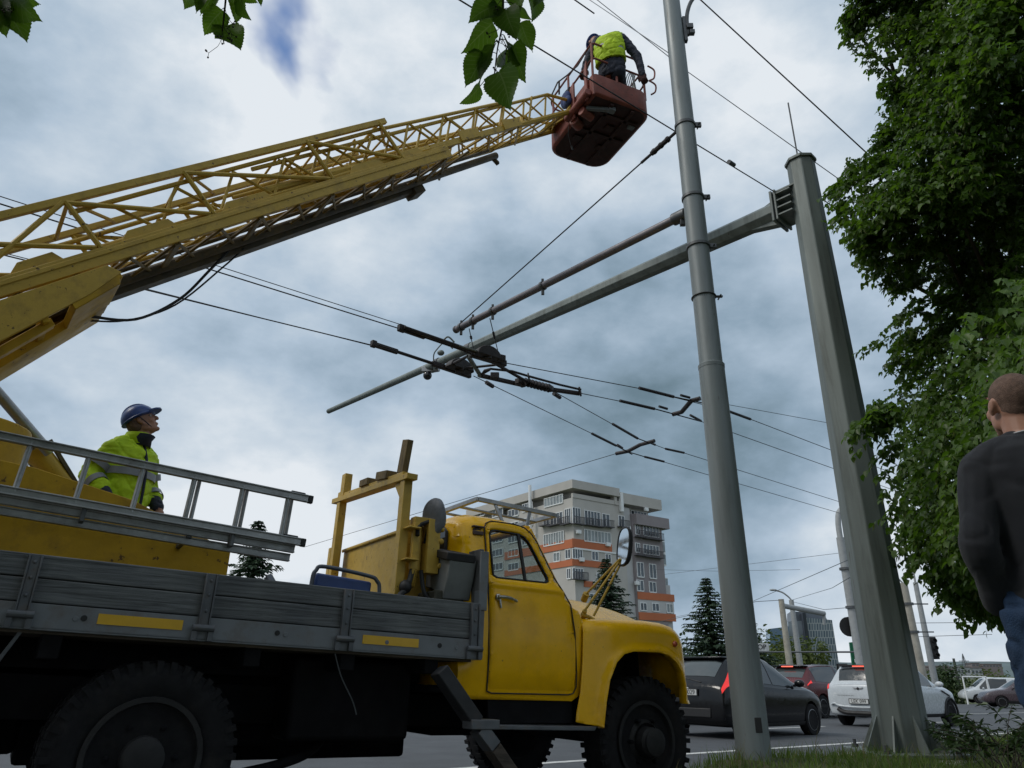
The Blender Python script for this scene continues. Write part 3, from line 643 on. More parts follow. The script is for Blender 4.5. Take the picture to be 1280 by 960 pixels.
for k in range(4): m.ell((1.80,0.22,1.70+0.09*k), (0.022,0.02,0.022), None, 8, 5)
m.build('control_valves', MT['boom'], T, bevel=0.004)
m = MB(); m.tube(spline([(1.70,0.24,2.02),(1.62,0.25,1.98),(1.60,0.22,1.9)],4), 0.016, 8); m.tube(spline([(1.60,0.26,1.66),(1.56,0.24,1.52),(1.50,0.22,1.46),(1.56,0.2,1.40)],5), 0.02, 8); m.tube(spline([(1.68,0.28,1.66),(1.70,0.24,1.5),(1.78,0.22,1.42)],5), 0.016, 8); m.ell((1.55,0.25,1.53), (0.045,0.05,0.05)); m.build_each('hydraulic_hose', MT['black'], T, smooth=True)
nrm = V((-0.85,-0.5,0.0)).normalized(); c = V((tkw(541,646,0.26)[0],0.26,tkw(541,646,0.26)[1])); e1 = nrm.cross(V((0,0,1))).normalized(); e2 = e1.cross(nrm)
m = MB(); rs_ = []
for f, d in ((0.02,0.012),(0.5,0.022),(0.85,0.012),(0.98,-0.004),(1.0,-0.03),(0.9,-0.05),(0.5,-0.065)): rs_.append([c+e1*(0.10*f*math.cos(t))+e2*(0.152*f*math.sin(t))+nrm*(d+0.008*math.sin(3*t)*f) for t in [2*math.pi*k/30 for k in range(30)]])
m.rings(rs_); pm = m.build('operator_mirror', MT['cloth_grey'], T, smooth=True, angle=60)
m = MB(); m.tube([c-nrm*0.03-V((0.01,0.0,0.08)), V((c.x-0.03,0.26,2.0)), V((c.x-0.05,0.27,1.86))], 0.010, 8); m.build('mirror_stem', MT['chassis'], pm, smooth=True)
# --- outrigger and turret plates
m = MB(); m.beam((1.70,-0.06,0.98), (1.97,-0.10,0.665), 0.09, 0.14, (0,1,0)); m.build('outrigger_leg', mat('outrigger_grey', (0.022,0.023,0.026), 0.7, var=0.3, dirt=(0.1,0.06,0.03), damt=0.5), T, bevel=0.008)
og = MB(); og.beam((1.905,-0.115,0.655), (2.12,-0.115,0.655), 0.13, 0.06); og.build('outrigger_collar', MT['rail_dark'], T, bevel=0.006)
og = MB(); og.beam((2.0,-0.10,0.63), (2.105,-0.11,0.52), 0.085, 0.135, (0,1,0)); og.build('outrigger_shoe', MT['rail_dark'], T, bevel=0.004)
og = MB(); og.beam((2.108,-0.11,0.515), (2.46,-0.14,0.12), 0.08, 0.13, (0,1,0)); og.beam((2.30,-0.13,0.04), (2.66,-0.13,0.02), 0.3, 0.06); og.build('outrigger_timber', MT['oldwood'], T, bevel=0.005)
pl = [(-2.2,2.17),(-1.06,2.075),(-0.86,2.06),(-0.28,1.945),(0.05,1.82),(0.385,1.69),(0.395,1.12),(-2.2,1.12)]
for w0 in (0.60, 1.66): m = MB(); m.sh(pl, w0, w0+0.035); m.build('turret_plate', MT['turret'], T, bevel=0.004)
m = MB(); m.box((-1.2,1.15,1.35), (0.9,0.98,0.42)); m.lathe([(0.42,0),(0.42,0.35),(0.36,0.4),(0.36,0.9)], (-1.3,1.15,1.5), (0,0,1), 28); m.build('turret_base', MT['turret'], T, bevel=0.01)

# --- boom
BA = at(0,330,5.0); BB = at(700,145,9.5); BL = (BB-BA).normalized()
baz = math.atan2(BL.x, BL.y); BLEFT = V((-math.cos(baz), math.sin(baz), 0)); BN = BL.cross(BLEFT)
BOOM_M = frame(BA, BL, BLEFT, BN); BT = TRUCK_MI @ BOOM_M
def bm_(): return MB(BT)
def lattice(m, Ls, top, bot, w, r, pattern):
    """posts at each L with long diagonals to the next foot"""
    for i, l in enumerate(Ls):
        m.tube([(l-0.02,w,top(l)),(l+0.03,w,bot(l))], r, 7)
        if i+1 < len(Ls): m.tube([(l-0.02,w,top(l)-0.01),(Ls[i+1]+0.0,w,bot(Ls[i+1])+0.01)], r*0.95, 7)
        if pattern: m.tube([(l-0.04,w,top(l)),((Ls[i-1] if i else l-1.0)+0.06,w,bot(l)+0.0)], r*0.95, 7)
OT = lambda l: 0.305+0.030*l; OBT = lambda l: -0.095+0.022*l; OBB = lambda l: -0.228+0.021*l
oLs = [-1.3,-0.35,0.62,1.58,2.86,3.80]; FW = 0.64
m = bm_()                                                               # outer section: chords and plates
for w in (0.0, FW):
    m.beam((-2.6,w,OT(-2.6)+0.03), (3.88,w,OT(3.88)), 0.045, 0.058 if w == 0 else 0.05, (0,0,1))
    m.prism([(-2.6,OBB(-2.6)),(4.50,OBB(4.5)+0.0),(4.50,OBT(4.5)-0.02-0.06*(w>0)),(4.42,OBT(4.42)-0.07*(w>0)),(-2.6,OBT(-2.6)-0.07*(w>0))], (0,w,0), (1,0,0), (0,0,1), (0,1,0), -0.025, 0.025)
    m.beam((-2.6,w-0.028 if w == 0 else w+0.028,OBT(-2.6)-0.045), (4.45,w-0.028 if w == 0 else w+0.028,OBT(4.45)-0.045), 0.012, 0.035)
for l, wd in ((0.20,0.4),(1.05,0.5),(1.95,0.55),(3.35,0.5),(3.95,0.45)):
    for w in (0.0,): m.prism([(l-wd/2,OBT(l)-0.01),(l+wd/2,OBT(l)-0.01),(l+wd/2-0.06,OBT(l)+0.085),(l-wd/2+0.10,OBT(l)+0.075)], (0,w+(0.02 if w == 0 else -0.02),0), (1,0,0), (0,0,1), (0,1,0), -0.012, 0.012)
bo = m.build('boom_section', MT['boom'], T, bevel=0.004)
MT['boom_shade'] = mat('shaded_boom_paint', (0.16,0.105,0.022), 0.55, var=0.25, dirt=(0.05,0.035,0.015), damt=0.8, dscale=4)  # boom paint darkened: the underside's shade is put into the colour
m = bm_(); lattice(m, oLs, OT, OBT, -0.01, 0.021, False); m.tube([(0.58,-0.01,OT(.6)),(-0.30,-0.01,OBT(-.3))], 0.021, 7); lattice(m, [l+0.15 for l in oLs], OT, OBT, FW, 0.018, False)
for l in oLs: m.tube([(l,0,OT(l)),(l+0.5,FW,OT(l+0.5))], 0.016, 6); m.tube([(l,FW,OT(l)),(l+0.0,0,OT(l))], 0.016, 6)
m.build('lattice_bars', MT['boom'], bo, smooth=True)
m = bm_()
for k in range(16):
    l = -1.6+0.40*k; m.tube([(l,0,OBB(l)),(l+0.40,FW,OBB(l+0.4))], 0.016, 6); m.tube([(l,FW,OBB(l)),(l+0.40,0,OBB(l+.4))], 0.016, 6)
    if k % 2: m.beam((l,0,OBB(l)-0.01), (l,FW,OBB(l)-0.01), 0.05, 0.02)
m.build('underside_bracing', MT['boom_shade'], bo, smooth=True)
m = bm_(); m.prism([(-2.4,OBB(-2.4)+0.03),(4.35,OBB(4.35)+0.02),(4.42,OBB(4.4)-0.07),(-2.4,OBB(-2.4)-0.09)], (0,FW-0.10,0), (1,0,0), (0,0,1), (0,1,0), 0, 0.14)
m.box((4.32,FW-0.03,OBB(4.3)-0.05), (0.16,0.2,0.12)); m.tube([(-2,FW-0.16,OBB(0)-0.05),(5.75,FW-0.16,-0.10)], 0.045, 10); m.tube([(-2,FW-0.24,OBB(0)),(5.6,FW-0.22,-0.03)], 0.02, 8)
m.beam((5.66,FW-0.16,-0.10), (5.74,FW-0.13,-0.20), 0.05, 0.05)
m.build('telescope_cylinder', MT['boom_dark'], bo, bevel=0.01)
MTp = lambda l: 0.40-0.006*(l-3.8); MBt = lambda l: 0.02+0.0*l; 
mLs = [3.2,4.2,4.95,5.72]; w0, w1 = 0.035, FW-0.03
m = bm_()
for w in (w0, w1):
    m.tube([(0.6,w,OT(0.6)-0.07), (3.8,w,MTp(3.8)-0.035), (5.85,w,MTp(5.85)-0.03)], 0.021, 8); m.tube([(0.6,w,OBT(0.6)+0.02), (3.8,w,0.02), (4.6,w,0.035)], 0.022, 8); m.beam((4.3,w,0.03), (5.85,w,0.045), 0.04, 0.07)
for l in (4.96,5.74):
    for w in (w0, w1): m.prism([(l-0.18,0.01),(l+0.16,0.01),(l+0.16,0.11),(l-0.16,0.14)], (0,w-0.03 if w == w0 else w+0.03,0), (1,0,0), (0,0,1), (0,1,0), -0.01, 0.01)
for l in (0.9,1.8,2.7,3.5): m.beam((l,w0,OBT(l)+0.05), (l,w1,OBT(l)+0.05), 0.05, 0.03)
bmd = m.build('boom_section', MT['boom'], T, bevel=0.003)
m = bm_(); mm = [0.9+0.55*k for k in range(10)]
mt = lambda l: OT(min(l,3.8))-0.09 if l < 3.8 else MTp(l)-0.035
mbt = lambda l: (OBT(l)+0.03) if l < 3.0 else 0.05
for w in (w0, w1):
    for i, l in enumerate(mm):
        m.tube([(l,w,mt(l)),(l+0.25,w,mbt(l))], 0.014, 6); m.tube([(l+0.25,w,mbt(l)),(l+0.55,w,mt(l+.5))], 0.014, 6)
for l in mm: m.tube([(l,w0,mbt(l)-0.04),(l+0.5,w1,mbt(l)-0.04)], 0.013, 6); m.tube([(l,w1,mbt(l)-0.04),(l+0.5,w0,mbt(l)-0.04)], 0.013, 6)
m.build('lattice_bars', MT['boom'], bmd, smooth=True)
w2, w3 = 0.06, FW-0.05; TT = lambda l: 0.345 if l < 6.75 else 0.345-(l-6.75)*0.40; TL = 0.045
m = bm_()
for w in (w2, w3):
    m.tube([(2.2,w,0.27),(5.4,w,0.325),(6.76,w,0.345),(7.12,w,0.205),(7.40,w,0.07)], 0.021, 8); m.tube([(2.2,w,0.05),(5.6,w,TL),(7.42,w,TL)], 0.038, 8)
    m.prism([(6.95,0.04),(7.5,0.02),(7.5,0.13),(7.2,0.19)], (0,w,0), (1,0,0), (0,0,1), (0,1,0), -0.008, 0.008)
m.tube([(7.42,w2-0.08,0.07),(7.42,w3+0.08,0.07)], 0.04, 12); m.beam((6.9,w2,0.05), (6.9,w3,0.05), 0.10, 0.03); m.beam((7.2,w2,0.09), (7.2,w3,0.09), 0.16, 0.03)
bt = m.build('boom_section', MT['boom'], T, smooth=True)
m = bm_(); tl = [2.5+0.47*k for k in range(10)]
for w in (w2, w3):
    for i, l in enumerate(tl): m.tube([(l,w,TT(l)-0.04*(l<6)),(l+0.2,w,TL)], 0.013, 6); m.tube([(l+0.2,w,TL),(l+0.47,w,TT(l+.47)-0.04*(l<5.6))], 0.013, 6)
for l in tl: m.tube([(l,w2,TL-.01),(l+0.45,w3,TL-.01)], 0.011, 6); m.tube([(l,w3,TL-.01),(l+0.45,w2,TL-.01)], 0.011, 6); m.tube([(l,w2,TT(l)-.02),(l,w3,TT(l)-.02)], 0.011, 6)
m.tube([(6.4,w3,0.03),(6.62,w3-0.1,0.30),(6.7,w3-0.1,0.30)], 0.03, 8)
m.build('lattice_bars', MT['boom'], bt, smooth=True)
m = bm_()                                                               # sleeve the boom slides in
pA = [(-2.2,-0.10),(-0.133,-0.262),(0.60,-0.235),(0.671,-0.318),(0.391,-0.408),(-0.257,-0.526),(-2.2,-0.9)]
for w in (-0.05, 0.70): m.prism(pA, (0,w,0), (1,0,0), (0,0,1), (0,1,0), -0.015, 0.015)
slv = m.build('boom_sleeve', MT['boom'], T, bevel=0.004)
m = bm_(); 
def slope_n(l): return -0.318-(0.671-l)*0.20
m.prism([(0.671,-0.318),(0.60,-0.40),(-2.2,-1.02),(-2.2,-0.95)], (0,0.34,0), (1,0,0), (0,0,1), (0,1,0), 0, 0.40)
m.prism([(0.66,-0.30),(0.62,-0.40),(0.25,-0.48),(0.25,-0.42)], (0,-0.06,0), (1,0,0), (0,0,1), (0,1,0), 0, 0.42)
m.prism([(0.10,-0.46),(0.10,-0.52),(-2.2,-1.02),(-2.2,-0.95)], (0,0.0,0), (1,0,0), (0,0,1), (0,1,0), 0, 0.08)
m.beam((0.05,-0.05,-0.47), (0.05,0.7,-0.47), 0.05, 0.06); m.beam((0.64,-0.05,-0.33), (0.64,0.7,-0.33), 0.05, 0.05)
m.build('sleeve_underside', MT['turret'], slv, bevel=0.006)
m = bm_(); m.tube(spline([(0.45,FW-0.1,-0.40),(0.75,FW-0.05,-0.50),(1.2,FW,-0.50),(1.75,FW-0.05,-0.33),(2.0,FW-0.1,-0.24)], 6), 0.008, 8); m.tube(spline([(0.45,FW-0.2,-0.40),(0.8,FW-0.1,-0.53),(1.25,FW-0.02,-0.47),(1.6,FW-0.08,-0.33),(1.85,FW-0.12,-0.22)], 6), 0.012, 8)
m.build('hose_loop', MT['black'], slv, smooth=True)
# lift cylinder (off frame to the left, its rods show) and slewing strut
m = MB(); pA_ = TRUCK_MI @ at(62,566,5.9); pB_ = TRUCK_MI @ at(-60,425,5.4); m.tube([pA_, pB_], 0.042, 14); pA2 = TRUCK_MI @ at(30,585,6.1); pB2 = TRUCK_MI @ at(-60,500,5.7); m.tube([pA2, pB2], 0.045, 14)
m.build('lift_cylinder_rod', MT['alu'], T, smooth=True)
m = MB(); q0 = TRUCK_MI @ at(42,562,5.95); q1 = TRUCK_MI @ at(95,622,6.1); m.tube([q0, q0.lerp(q1,0.5), q1, q1+(q1-q0)*0.8], [0.10,0.085,0.08,0.08], 14); m.build('lift_cylinder', MT['boom'], T, smooth=True)
m = MB(); m.tube([TRUCK_MI @ at(28,548,5.92), TRUCK_MI @ at(58,588,6.0)], [0.06,0.085], 14); m.beam(TRUCK_MI @ at(62,550,6.0), TRUCK_MI @ at(105,620,6.1), 0.03, 0.03); m.build('cylinder_collar', MT['boom_dark'], T, smooth=True)

# --- work platform
PZ = 6.9
pN = atz(742,121,PZ); pR = atz(814,140,PZ); pL = atz(695,171,PZ)
ex = V((math.cos(rad(25)),math.sin(rad(25)),0)); ey = V((-ex.y, ex.x, 0)); lx = 0.90; ly = 1.30; pN = pN-ex*0.02-ey*0.06
PLAT_M = frame(pN, ex, ey, V((0,0,1))); PM = TRUCK_MI @ PLAT_M
def prr(x0,y0,x1,y1,rs,n=6):
    c = [(x0,y0,rs[0],180),(x1,y0,rs[1],270),(x1,y1,rs[2],0),(x0,y1,rs[3],90)]; out = []
    for (x,y,r,a) in c:
        cx = x+(r if a in (180,90) else -r); cy = y+(r if a in (180,270) else -r); out += arc(cx,cy,r,a,a+90,n)
    return out
PH = 0.33
def shell(z, off): return prr(-off,-off,lx+off,ly+off,(0.05+off,0.20+off,0.22+off,0.20+off))
m = MB(PM); m.rings([[V((x,y,z)) for x,y in shell(z,o)] for z,o in ((0.0,-0.03),(0.012,0.0),(0.03,0.012),(PH,0.012),(PH,-0.010),(0.03,-0.010))], caps=True)
plat = m.build('work_platform', MT['red'], T, bevel=0.004)
m = MB(PM); m.rings([[V((x,y,z)) for x,y in shell(0,-0.035)] for z in (-0.006,0.002)])
for x0,y0,x1,y1 in ((0.06,0.25,lx-0.08,0.25),(0.06,0.62,lx-0.08,0.62),(0.30,0.05,0.30,ly-0.05),(0.62,0.05,0.62,ly-0.05)): m.beam((x0,y0,-0.022), (x1,y1,-0.022), 0.05, 0.035)
for x,y in ((0.2,0.8),(0.5,0.45),(0.15,0.45),(0.6,0.85)): m.box((x,y,-0.02), (0.12,0.1,0.03))
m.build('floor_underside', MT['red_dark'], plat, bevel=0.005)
m = MB(PM); m.beam((0.02,0.25,-0.03), (0.30,0.14,-0.04), 0.05, 0.05); m.box((0.33,0.13,-0.04), (0.10,0.08,0.06)); m.box((lx-0.15,0.3,-0.03), (0.09,0.07,0.05)); m.build('floor_clamp', MT['rail'], plat, bevel=0.006)
m = MB(PM)
RH = 0.86
def railring(z, o, y0=None): return [V((x,y,z)) for x,y in shell(0,o)]
for z in (0.60, RH):
    rr_ = railring(z, -0.0); m.tube(rr_+[rr_[0]], 0.014, 7)
for x, y in ((-0.0,0.02),(0.36,0.0),(lx-0.02,0.10),(lx,ly-0.25),(0.45,ly),(0.0,ly-0.2),(0.0,ly*0.5)): m.tube([(x,y,0.0 if x < 0.01 and y < 0.1 else PH-0.02),(x,y,RH)], 0.017, 7)
for x in (lx+0.03,): m.tube(spline([(x-0.03,0.02,0.60),(x+0.06,0.0,0.54),(x+0.05,0.0,0.42),(x-0.01,0.02,0.36)],5), 0.012, 7); m.tube(spline([(x-0.03,0.02,RH),(x+0.06,0.0,RH-0.06),(x+0.05,0.0,RH-0.20),(x-0.02,0.02,0.60)],5), 0.012, 7)
m.build('guard_rail', MT['red'], plat, smooth=True)
m = MB(PM); m.prism([(0,-0.02),(0.06,-0.02),(0.06,0.5),(0,0.62)], (-0.025,0.10,0), (0,1,0), (0,0,1), (1,0,0), -0.03, 0.0); m.prism([(0.34,-0.06),(0.44,-0.06),(0.44,0.5),(0.34,0.55)], (-0.025,0.10,0), (0,1,0), (0,0,1), (1,0,0), -0.03, 0.0); m.tube([(-0.06,0.05,0.05),(-0.06,0.62,0.05)], 0.05, 12); m.tube([(-0.03,0.30,-0.05),(0.16,0.34,-0.06)], 0.06, 12); m.tube([(-0.03,0.50,-0.05),(0.10,0.56,-0.06)], 0.07, 12)
m.build('platform_mount', MT['red'], plat, bevel=0.006)
m = MB(PM); ps_ = [V((-0.02,0.66,-0.02)),V((-0.02,0.67,-0.16)),V((0.0,0.67,-0.26)),V((0.03,0.68,-0.32))]; m.tube(ps_, 0.004, 6); m.tube([ps_[-1],ps_[-1]+V((0.02,0,-0.05))], 0.014, 8); m.build('hanging_plug', MT['black'], plat, smooth=True)
m = MB(); hp = [TRUCK_MI @ at(*q) for q in ((690,118,9.3),(697,103,9.3),(709,94,9.35),(722,82,9.5),(733,64,9.45))]; m.tube(hp, 0.010, 7); m.tube([TRUCK_MI @ at(699,118,9.3), TRUCK_MI @ at(699,101,9.3)], 0.012, 7); m.build('slack_chain', MT['brown'], plat, smooth=True)
tar = MB(PM); tar.ell((-0.08,0.60,0.36), (0.06,0.11,0.13)); tar.ell((-0.09,0.55,0.28), (0.05,0.09,0.09)); bag = thing('tool_bag', 'dark blue cloth bag hung on the outside of the raised red platform', 'bag', TRUCK_M)
tar.build('bag_body', mat('navy_cloth', (0.02,0.04,0.13), 0.8, var=0.3), bag, smooth=True)
tar = MB(PM); tar.tube(spline([(-0.08,0.54,0.42),(-0.06,0.56,0.54),(-0.01,0.60,0.60),(-0.06,0.65,0.54),(-0.08,0.66,0.42)],5), 0.012, 6); tar.build('strap', MT['black'], bag, smooth=True)

# --- loose things on the bed
lad = thing('ladder', 'long worn aluminium ladder lying on edge along the truck bed', 'ladder', TRUCK_M)
lt = lambda s: 2.075-0.047*(s+0.1); lbm = lambda s: 1.78-0.047*(s+0.1)
for k, (h, w, e) in enumerate(((lt,0.20,0.745),(lbm,0.20,0.735),(lambda s: lbm(s)-0.045,0.25,0.715),(lambda s: lbm(s)-0.10,0.28,0.70))):
    m = MB(); m.beam((-2.6,w,h(-2.6)), (e,w,h(e)), 0.028, 0.050); m.beam((-2.6,w-0.018,h(-2.6)+0.02), (e,w-0.018,h(e)+0.02), 0.010, 0.010); m.beam((-2.6,w-0.018,h(-2.6)-0.02), (e,w-0.018,h(e)-0.02), 0.010, 0.010)
    m.build('rail', MT['alu'], lad, bevel=0.003)
    if k < 2:
        m = MB(); m.beam((e,w,h(e)), (e+0.035,w,h(e)-0.002), 0.034, 0.054); m.beam((e-0.12,w,h(e-.12)+0.03), (e-0.02,w,h(e-.02)+0.03), 0.02, 0.014); m.build('end_cap', MT['black'], lad, bevel=0.006)
for k in range(12):
    s = 0.612-0.302*k
    m = MB(); m.tube([(s-0.012,0.20,lbm(s)),(s,0.20,lt(s))], 0.016, 10); 
    if k < 3: m.tube([(s+0.028,0.24,lbm(s)),(s+0.036,0.24,lt(s)-0.02)], 0.013, 8)
    m.build('rung', MT['alu'], lad, smooth=True)
m = MB()
for s in (0.05,-0.55,-1.1,0.30): m.box((s,0.235,lbm(s)-0.05), (0.025,0.085,0.10)) if s not in (0.05,-1.1) else m.beam((s,0.24,lbm(s)-0.07), (s,0.60,lbm(s)-0.09), 0.03, 0.03)
m.build_each('guide_bracket', MT['steel'], lad, bevel=0.004)
seat = thing('folding_seat', 'blue seat with a bent grey tube frame standing in the truck bed', 'seat', TRUCK_M)
m = MB(); m.tube(spline([(0.88,0.30,1.14),(0.88,0.30,1.50),(0.90,0.30,1.585),(0.96,0.30,1.615),(1.28,0.30,1.585),(1.35,0.30,1.555),(1.375,0.30,1.48),(1.375,0.30,1.14)], 6), 0.014, 10); m.tube([(0.88,0.34,1.14),(0.70,0.72,1.56)], 0.03, 10); m.build('frame', MT['tubegrey'], seat, smooth=True)
m = MB(); m.box((1.12,0.36,1.515), (0.42,0.05,0.10), Matrix.Rotation(rad(3.5),3,'Y')); m.box((1.12,0.345,1.45), (0.42,0.09,0.05), Matrix.Rotation(rad(3.5),3,'Y')); m.build('cushion', MT['blue'], seat, bevel=0.02)
m = MB(); m.beam((0.86,0.62,1.46), (0.60,1.0,1.52), 0.25, 0.05); m.ell((0.78,0.95,1.50), (0.12,0.1,0.06)); m.build('seat_flap', mat('maroon_vinyl', (0.035,0.02,0.03), 0.6), seat, bevel=0.01)
crt = thing('metal_case', 'grey and white sheet metal case wedged behind the yellow cab', 'case', TRUCK_M)
m = MB(); m.prism([(0.06,1.74),(0.30,1.80),(0.62,1.70),(0.62,1.60),(0.34,1.55),(0.14,1.46),(0.09,1.60)], (1.80,0,0), (0,1,0), (0,0,1), (1,0,0), 0, 0.22); m.build('lid', mat('pale_grey_sheet', (0.17,0.18,0.18), 0.55, var=0.15), crt, bevel=0.008)
m = MB(); m.box((1.86,0.42,1.32), (0.24,0.55,0.40)); m.build('case_body', mat('olive_dark_case', (0.035,0.034,0.02), 0.7, var=0.3), crt, bevel=0.015)
m = MB(); m.prism([(0.05,1.78),(0.40,1.86),(0.9,1.74),(0.9,1.70),(0.40,1.80),(0.06,1.72)], (1.78,0,0), (0,1,0), (0,0,1), (1,0,0), -0.01, 0.23); m.build('cover_sheet', MT['black'], crt, bevel=0.008)
m = MB(); m.beam((0.4,1.9,1.12), (0.4,1.9,1.2), 0.2, 0.1); m.build('bed_block', MT['oldwood'], T)
# ------------------------------------------------------------------ ground, road, verge
KV = 3.90                                                               # kerb line, metres along RV
def verge_h(v):
    if v > 3.5: t = (v-3.5)/0.4; t = t*t*(3-2*t); return 0.41+(0.13-0.41)*t
    if v > 0.8: return 0.22+0.19*(v-0.8)/2.7
    return 0.22
def rp(a, v): p = RU*a+RV*v; return p.x, p.y
def verge_z(x, y):
    v = x*RV.x+y*RV.y; a = x*RU.x+y*RU.y
    t = max(0, min(1, (a-A0-2.7)/1.0)); t = t*t*(3-2*t); hh = verge_h(v)
    if v > 0.8: hh = min(hh, 0.16+0.25*t) if v > 2.2 else hh+(min(hh, 0.16+0.25*t)-hh)*(v-0.8)/1.4
    z = road_z(x, y)+hh+0.018*math.sin(a*2.1+v)+0.015*math.sin(a*0.9-v*2.3)
    return z+0.045*max(0, a-7.4)*max(0, min(1, (3.6-v)/1.2))
gv, gf = [], []
nr, na = 46, 96
for i in range(nr):
    R_ = 1.0*(1.20**i)
    for k in range(na):
        t = 2*math.pi*k/na; x, y = R_*math.sin(t), R_*math.cos(t); gv.append((x, y, road_z(x, y)-0.06-(0.0 if R_ < 60 else 0.0)))
for i in range(nr-1):
    for k in range(na): gf.append((i*na+k, i*na+(k+1)%na, (i+1)*na+(k+1)%na, (i+1)*na+k))
m = MB(); m.add(gv, gf); m.add([(0,0,road_z(0,0)-0.06)]+[gv[k] for k in range(na)], [(0,k+1,(k+1)%na+1) for k in range(na)])
MT['earth'] = mat('dry_grass_ground', (0.07,0.085,0.03), 0.95, var=0.35, vscale=0.25, dirt=(0.10,0.085,0.055), damt=0.6, dscale=0.12)
MT['asphalt'] = mat('worn_asphalt', (0.062,0.066,0.072), 0.75, var=0.12, vscale=0.8, dirt=(0.034,0.036,0.039), damt=0.8, dscale=0.5, bump=0.25, bscale=120)
MT['mark'] = mat('worn_road_paint', (0.58,0.58,0.56), 0.7, var=0.2, vscale=6, dirt=(0.10,0.10,0.10), damt=0.7, dscale=8)
MT['soil'] = mat('verge_soil', (0.045,0.05,0.018), 0.95, var=0.4, vscale=3, dirt=(0.07,0.055,0.03), damt=0.7, dscale=5)
tag(m.build('ground', MT['earth'], smooth=True), kind='structure')
def strip(name, a0, a1, v0, v1, dz, material, na_=60, nv_=6):
    m = MB(); vs = []; fs = []
    for i in range(na_+1):
        for j in range(nv_+1):
            x, y = rp(a0+(a1-a0)*i/na_, v0+(v1-v0)*j/nv_); vs.append((x, y, road_z(x, y)+dz))
    for i in range(na_):
        for j in range(nv_): fs.append((i*(nv_+1)+j, i*(nv_+1)+j+1, (i+1)*(nv_+1)+j+1, (i+1)*(nv_+1)+j))
    m.add(vs, fs); return tag(m.build(name, material), kind='structure')
strip('road', -40, 160, KV+0.0, KV+21, 0.0, MT['asphalt'], 100)
strip('road_marking', -20, 90, 7.28, 7.42, 0.004, MT['mark'], 80, 1)
for k in range(9): strip('road_marking', 8+8*k, 11+8*k, 10.75, 10.87, 0.004, MT['mark'], 4, 1)
strip('road_marking', 10, 90, 14.2, 14.34, 0.004, MT['mark'], 60, 1)
strip('side_road', 34, 42, -60, KV, -0.02, MT['asphalt'], 8, 60)
# kerb in stones
m = MB()
for k in range(70):
    a = -12+k*1.0
    p0, p1 = rp(a+0.006, KV-0.07), rp(a+0.994, KV-0.07)
    m.beam((*p0, road_z(*p0)+0.03), (*p1, road_z(*p1)+0.03), 0.14, 0.20)
tag(m.build('kerb', MT['concrete'], bevel=0.012), kind='structure')
vs, fs = [], []; NA, NV = 150, 50
for i in range(NA+1):
    for j in range(NV+1):
        a = -12+70*i/NA; v = -6+(KV-0.13+6)*j/NV; x, y = rp(a, v); vs.append((x, y, verge_z(x, y)))
for i in range(NA):
    for j in range(NV): fs.append((i*(NV+1)+j, i*(NV+1)+j+1, (i+1)*(NV+1)+j+1, (i+1)*(NV+1)+j))
m = MB(); m.add(vs, fs); tag(m.build('verge', MT['soil'], smooth=True), kind='structure')
# grass blades on the verge (ground cover nobody could count)
def grass(name, n, a_r, v_r, h_r, w, mt, seed, clump=0.5, label=None):
    g = np.random.default_rng(seed); a = g.uniform(*a_r, n); v = g.uniform(*v_r, n)
    if clump:
        c = g.integers(0, n//12+1, n); ca = g.uniform(*a_r, n//12+1); cv = g.uniform(*v_r, n//12+1); msk = g.random(n) < clump
        a = np.where(msk, ca[c]+g.normal(0,0.05,n), a); v = np.where(msk, cv[c]+g.normal(0,0.05,n), v)
    v = np.minimum(v, KV-0.16); x = RU.x*a+RV.x*v; y = RU.y*a+RV.y*v
    z = np.array([verge_z(p, q) for p, q in zip(x, y)])
    h = g.uniform(*h_r, n)*np.where(g.random(n) < 0.08, 1.7, 1); th = g.uniform(0, 2*np.pi, n); ln = g.uniform(0.1, 0.7, n)*h; ld = g.uniform(0, 2*np.pi, n)
    B = np.stack([x, y, z-0.02], 1); sd = np.stack([np.cos(th), np.sin(th), 0*th], 1)*(w*g.uniform(0.6,1.4,n))[:,None]
    T1 = B+np.stack([np.cos(ld)*ln*0.3, np.sin(ld)*ln*0.3, h*0.6], 1); T2 = B+np.stack([np.cos(ld)*ln, np.sin(ld)*ln, h], 1)
    vt = np.stack([B-sd, B+sd, T1-sd*0.7, T1+sd*0.7, T2-sd*0.1, T2+sd*0.1], 1).reshape(-1, 3)
    i = np.arange(n)*6; f = np.concatenate([np.stack([i,i+1,i+3,i+2],1), np.stack([i+2,i+3,i+5,i+4],1)])
    return tag(np_mesh(name, vt, f, mt), label, kind='stuff')
MT['grass'] = leaf_mat('grass_blades', (0.045,0.08,0.015), (0.15,0.22,0.048), 0.3, 0.6, 2.0)
MT['straw'] = leaf_mat('dry_grass', (0.14,0.12,0.05), (0.22,0.19,0.09), 0.25, 0.7, 2.0)
grass('grass', 42000, (2.0,13), (0.6,3.8), (0.03,0.10), 0.0035, MT['grass'], 3)
grass('dry_grass', 2500, (2.0,13), (0.6,3.8), (0.06,0.17), 0.002, MT['straw'], 4, 0.3)
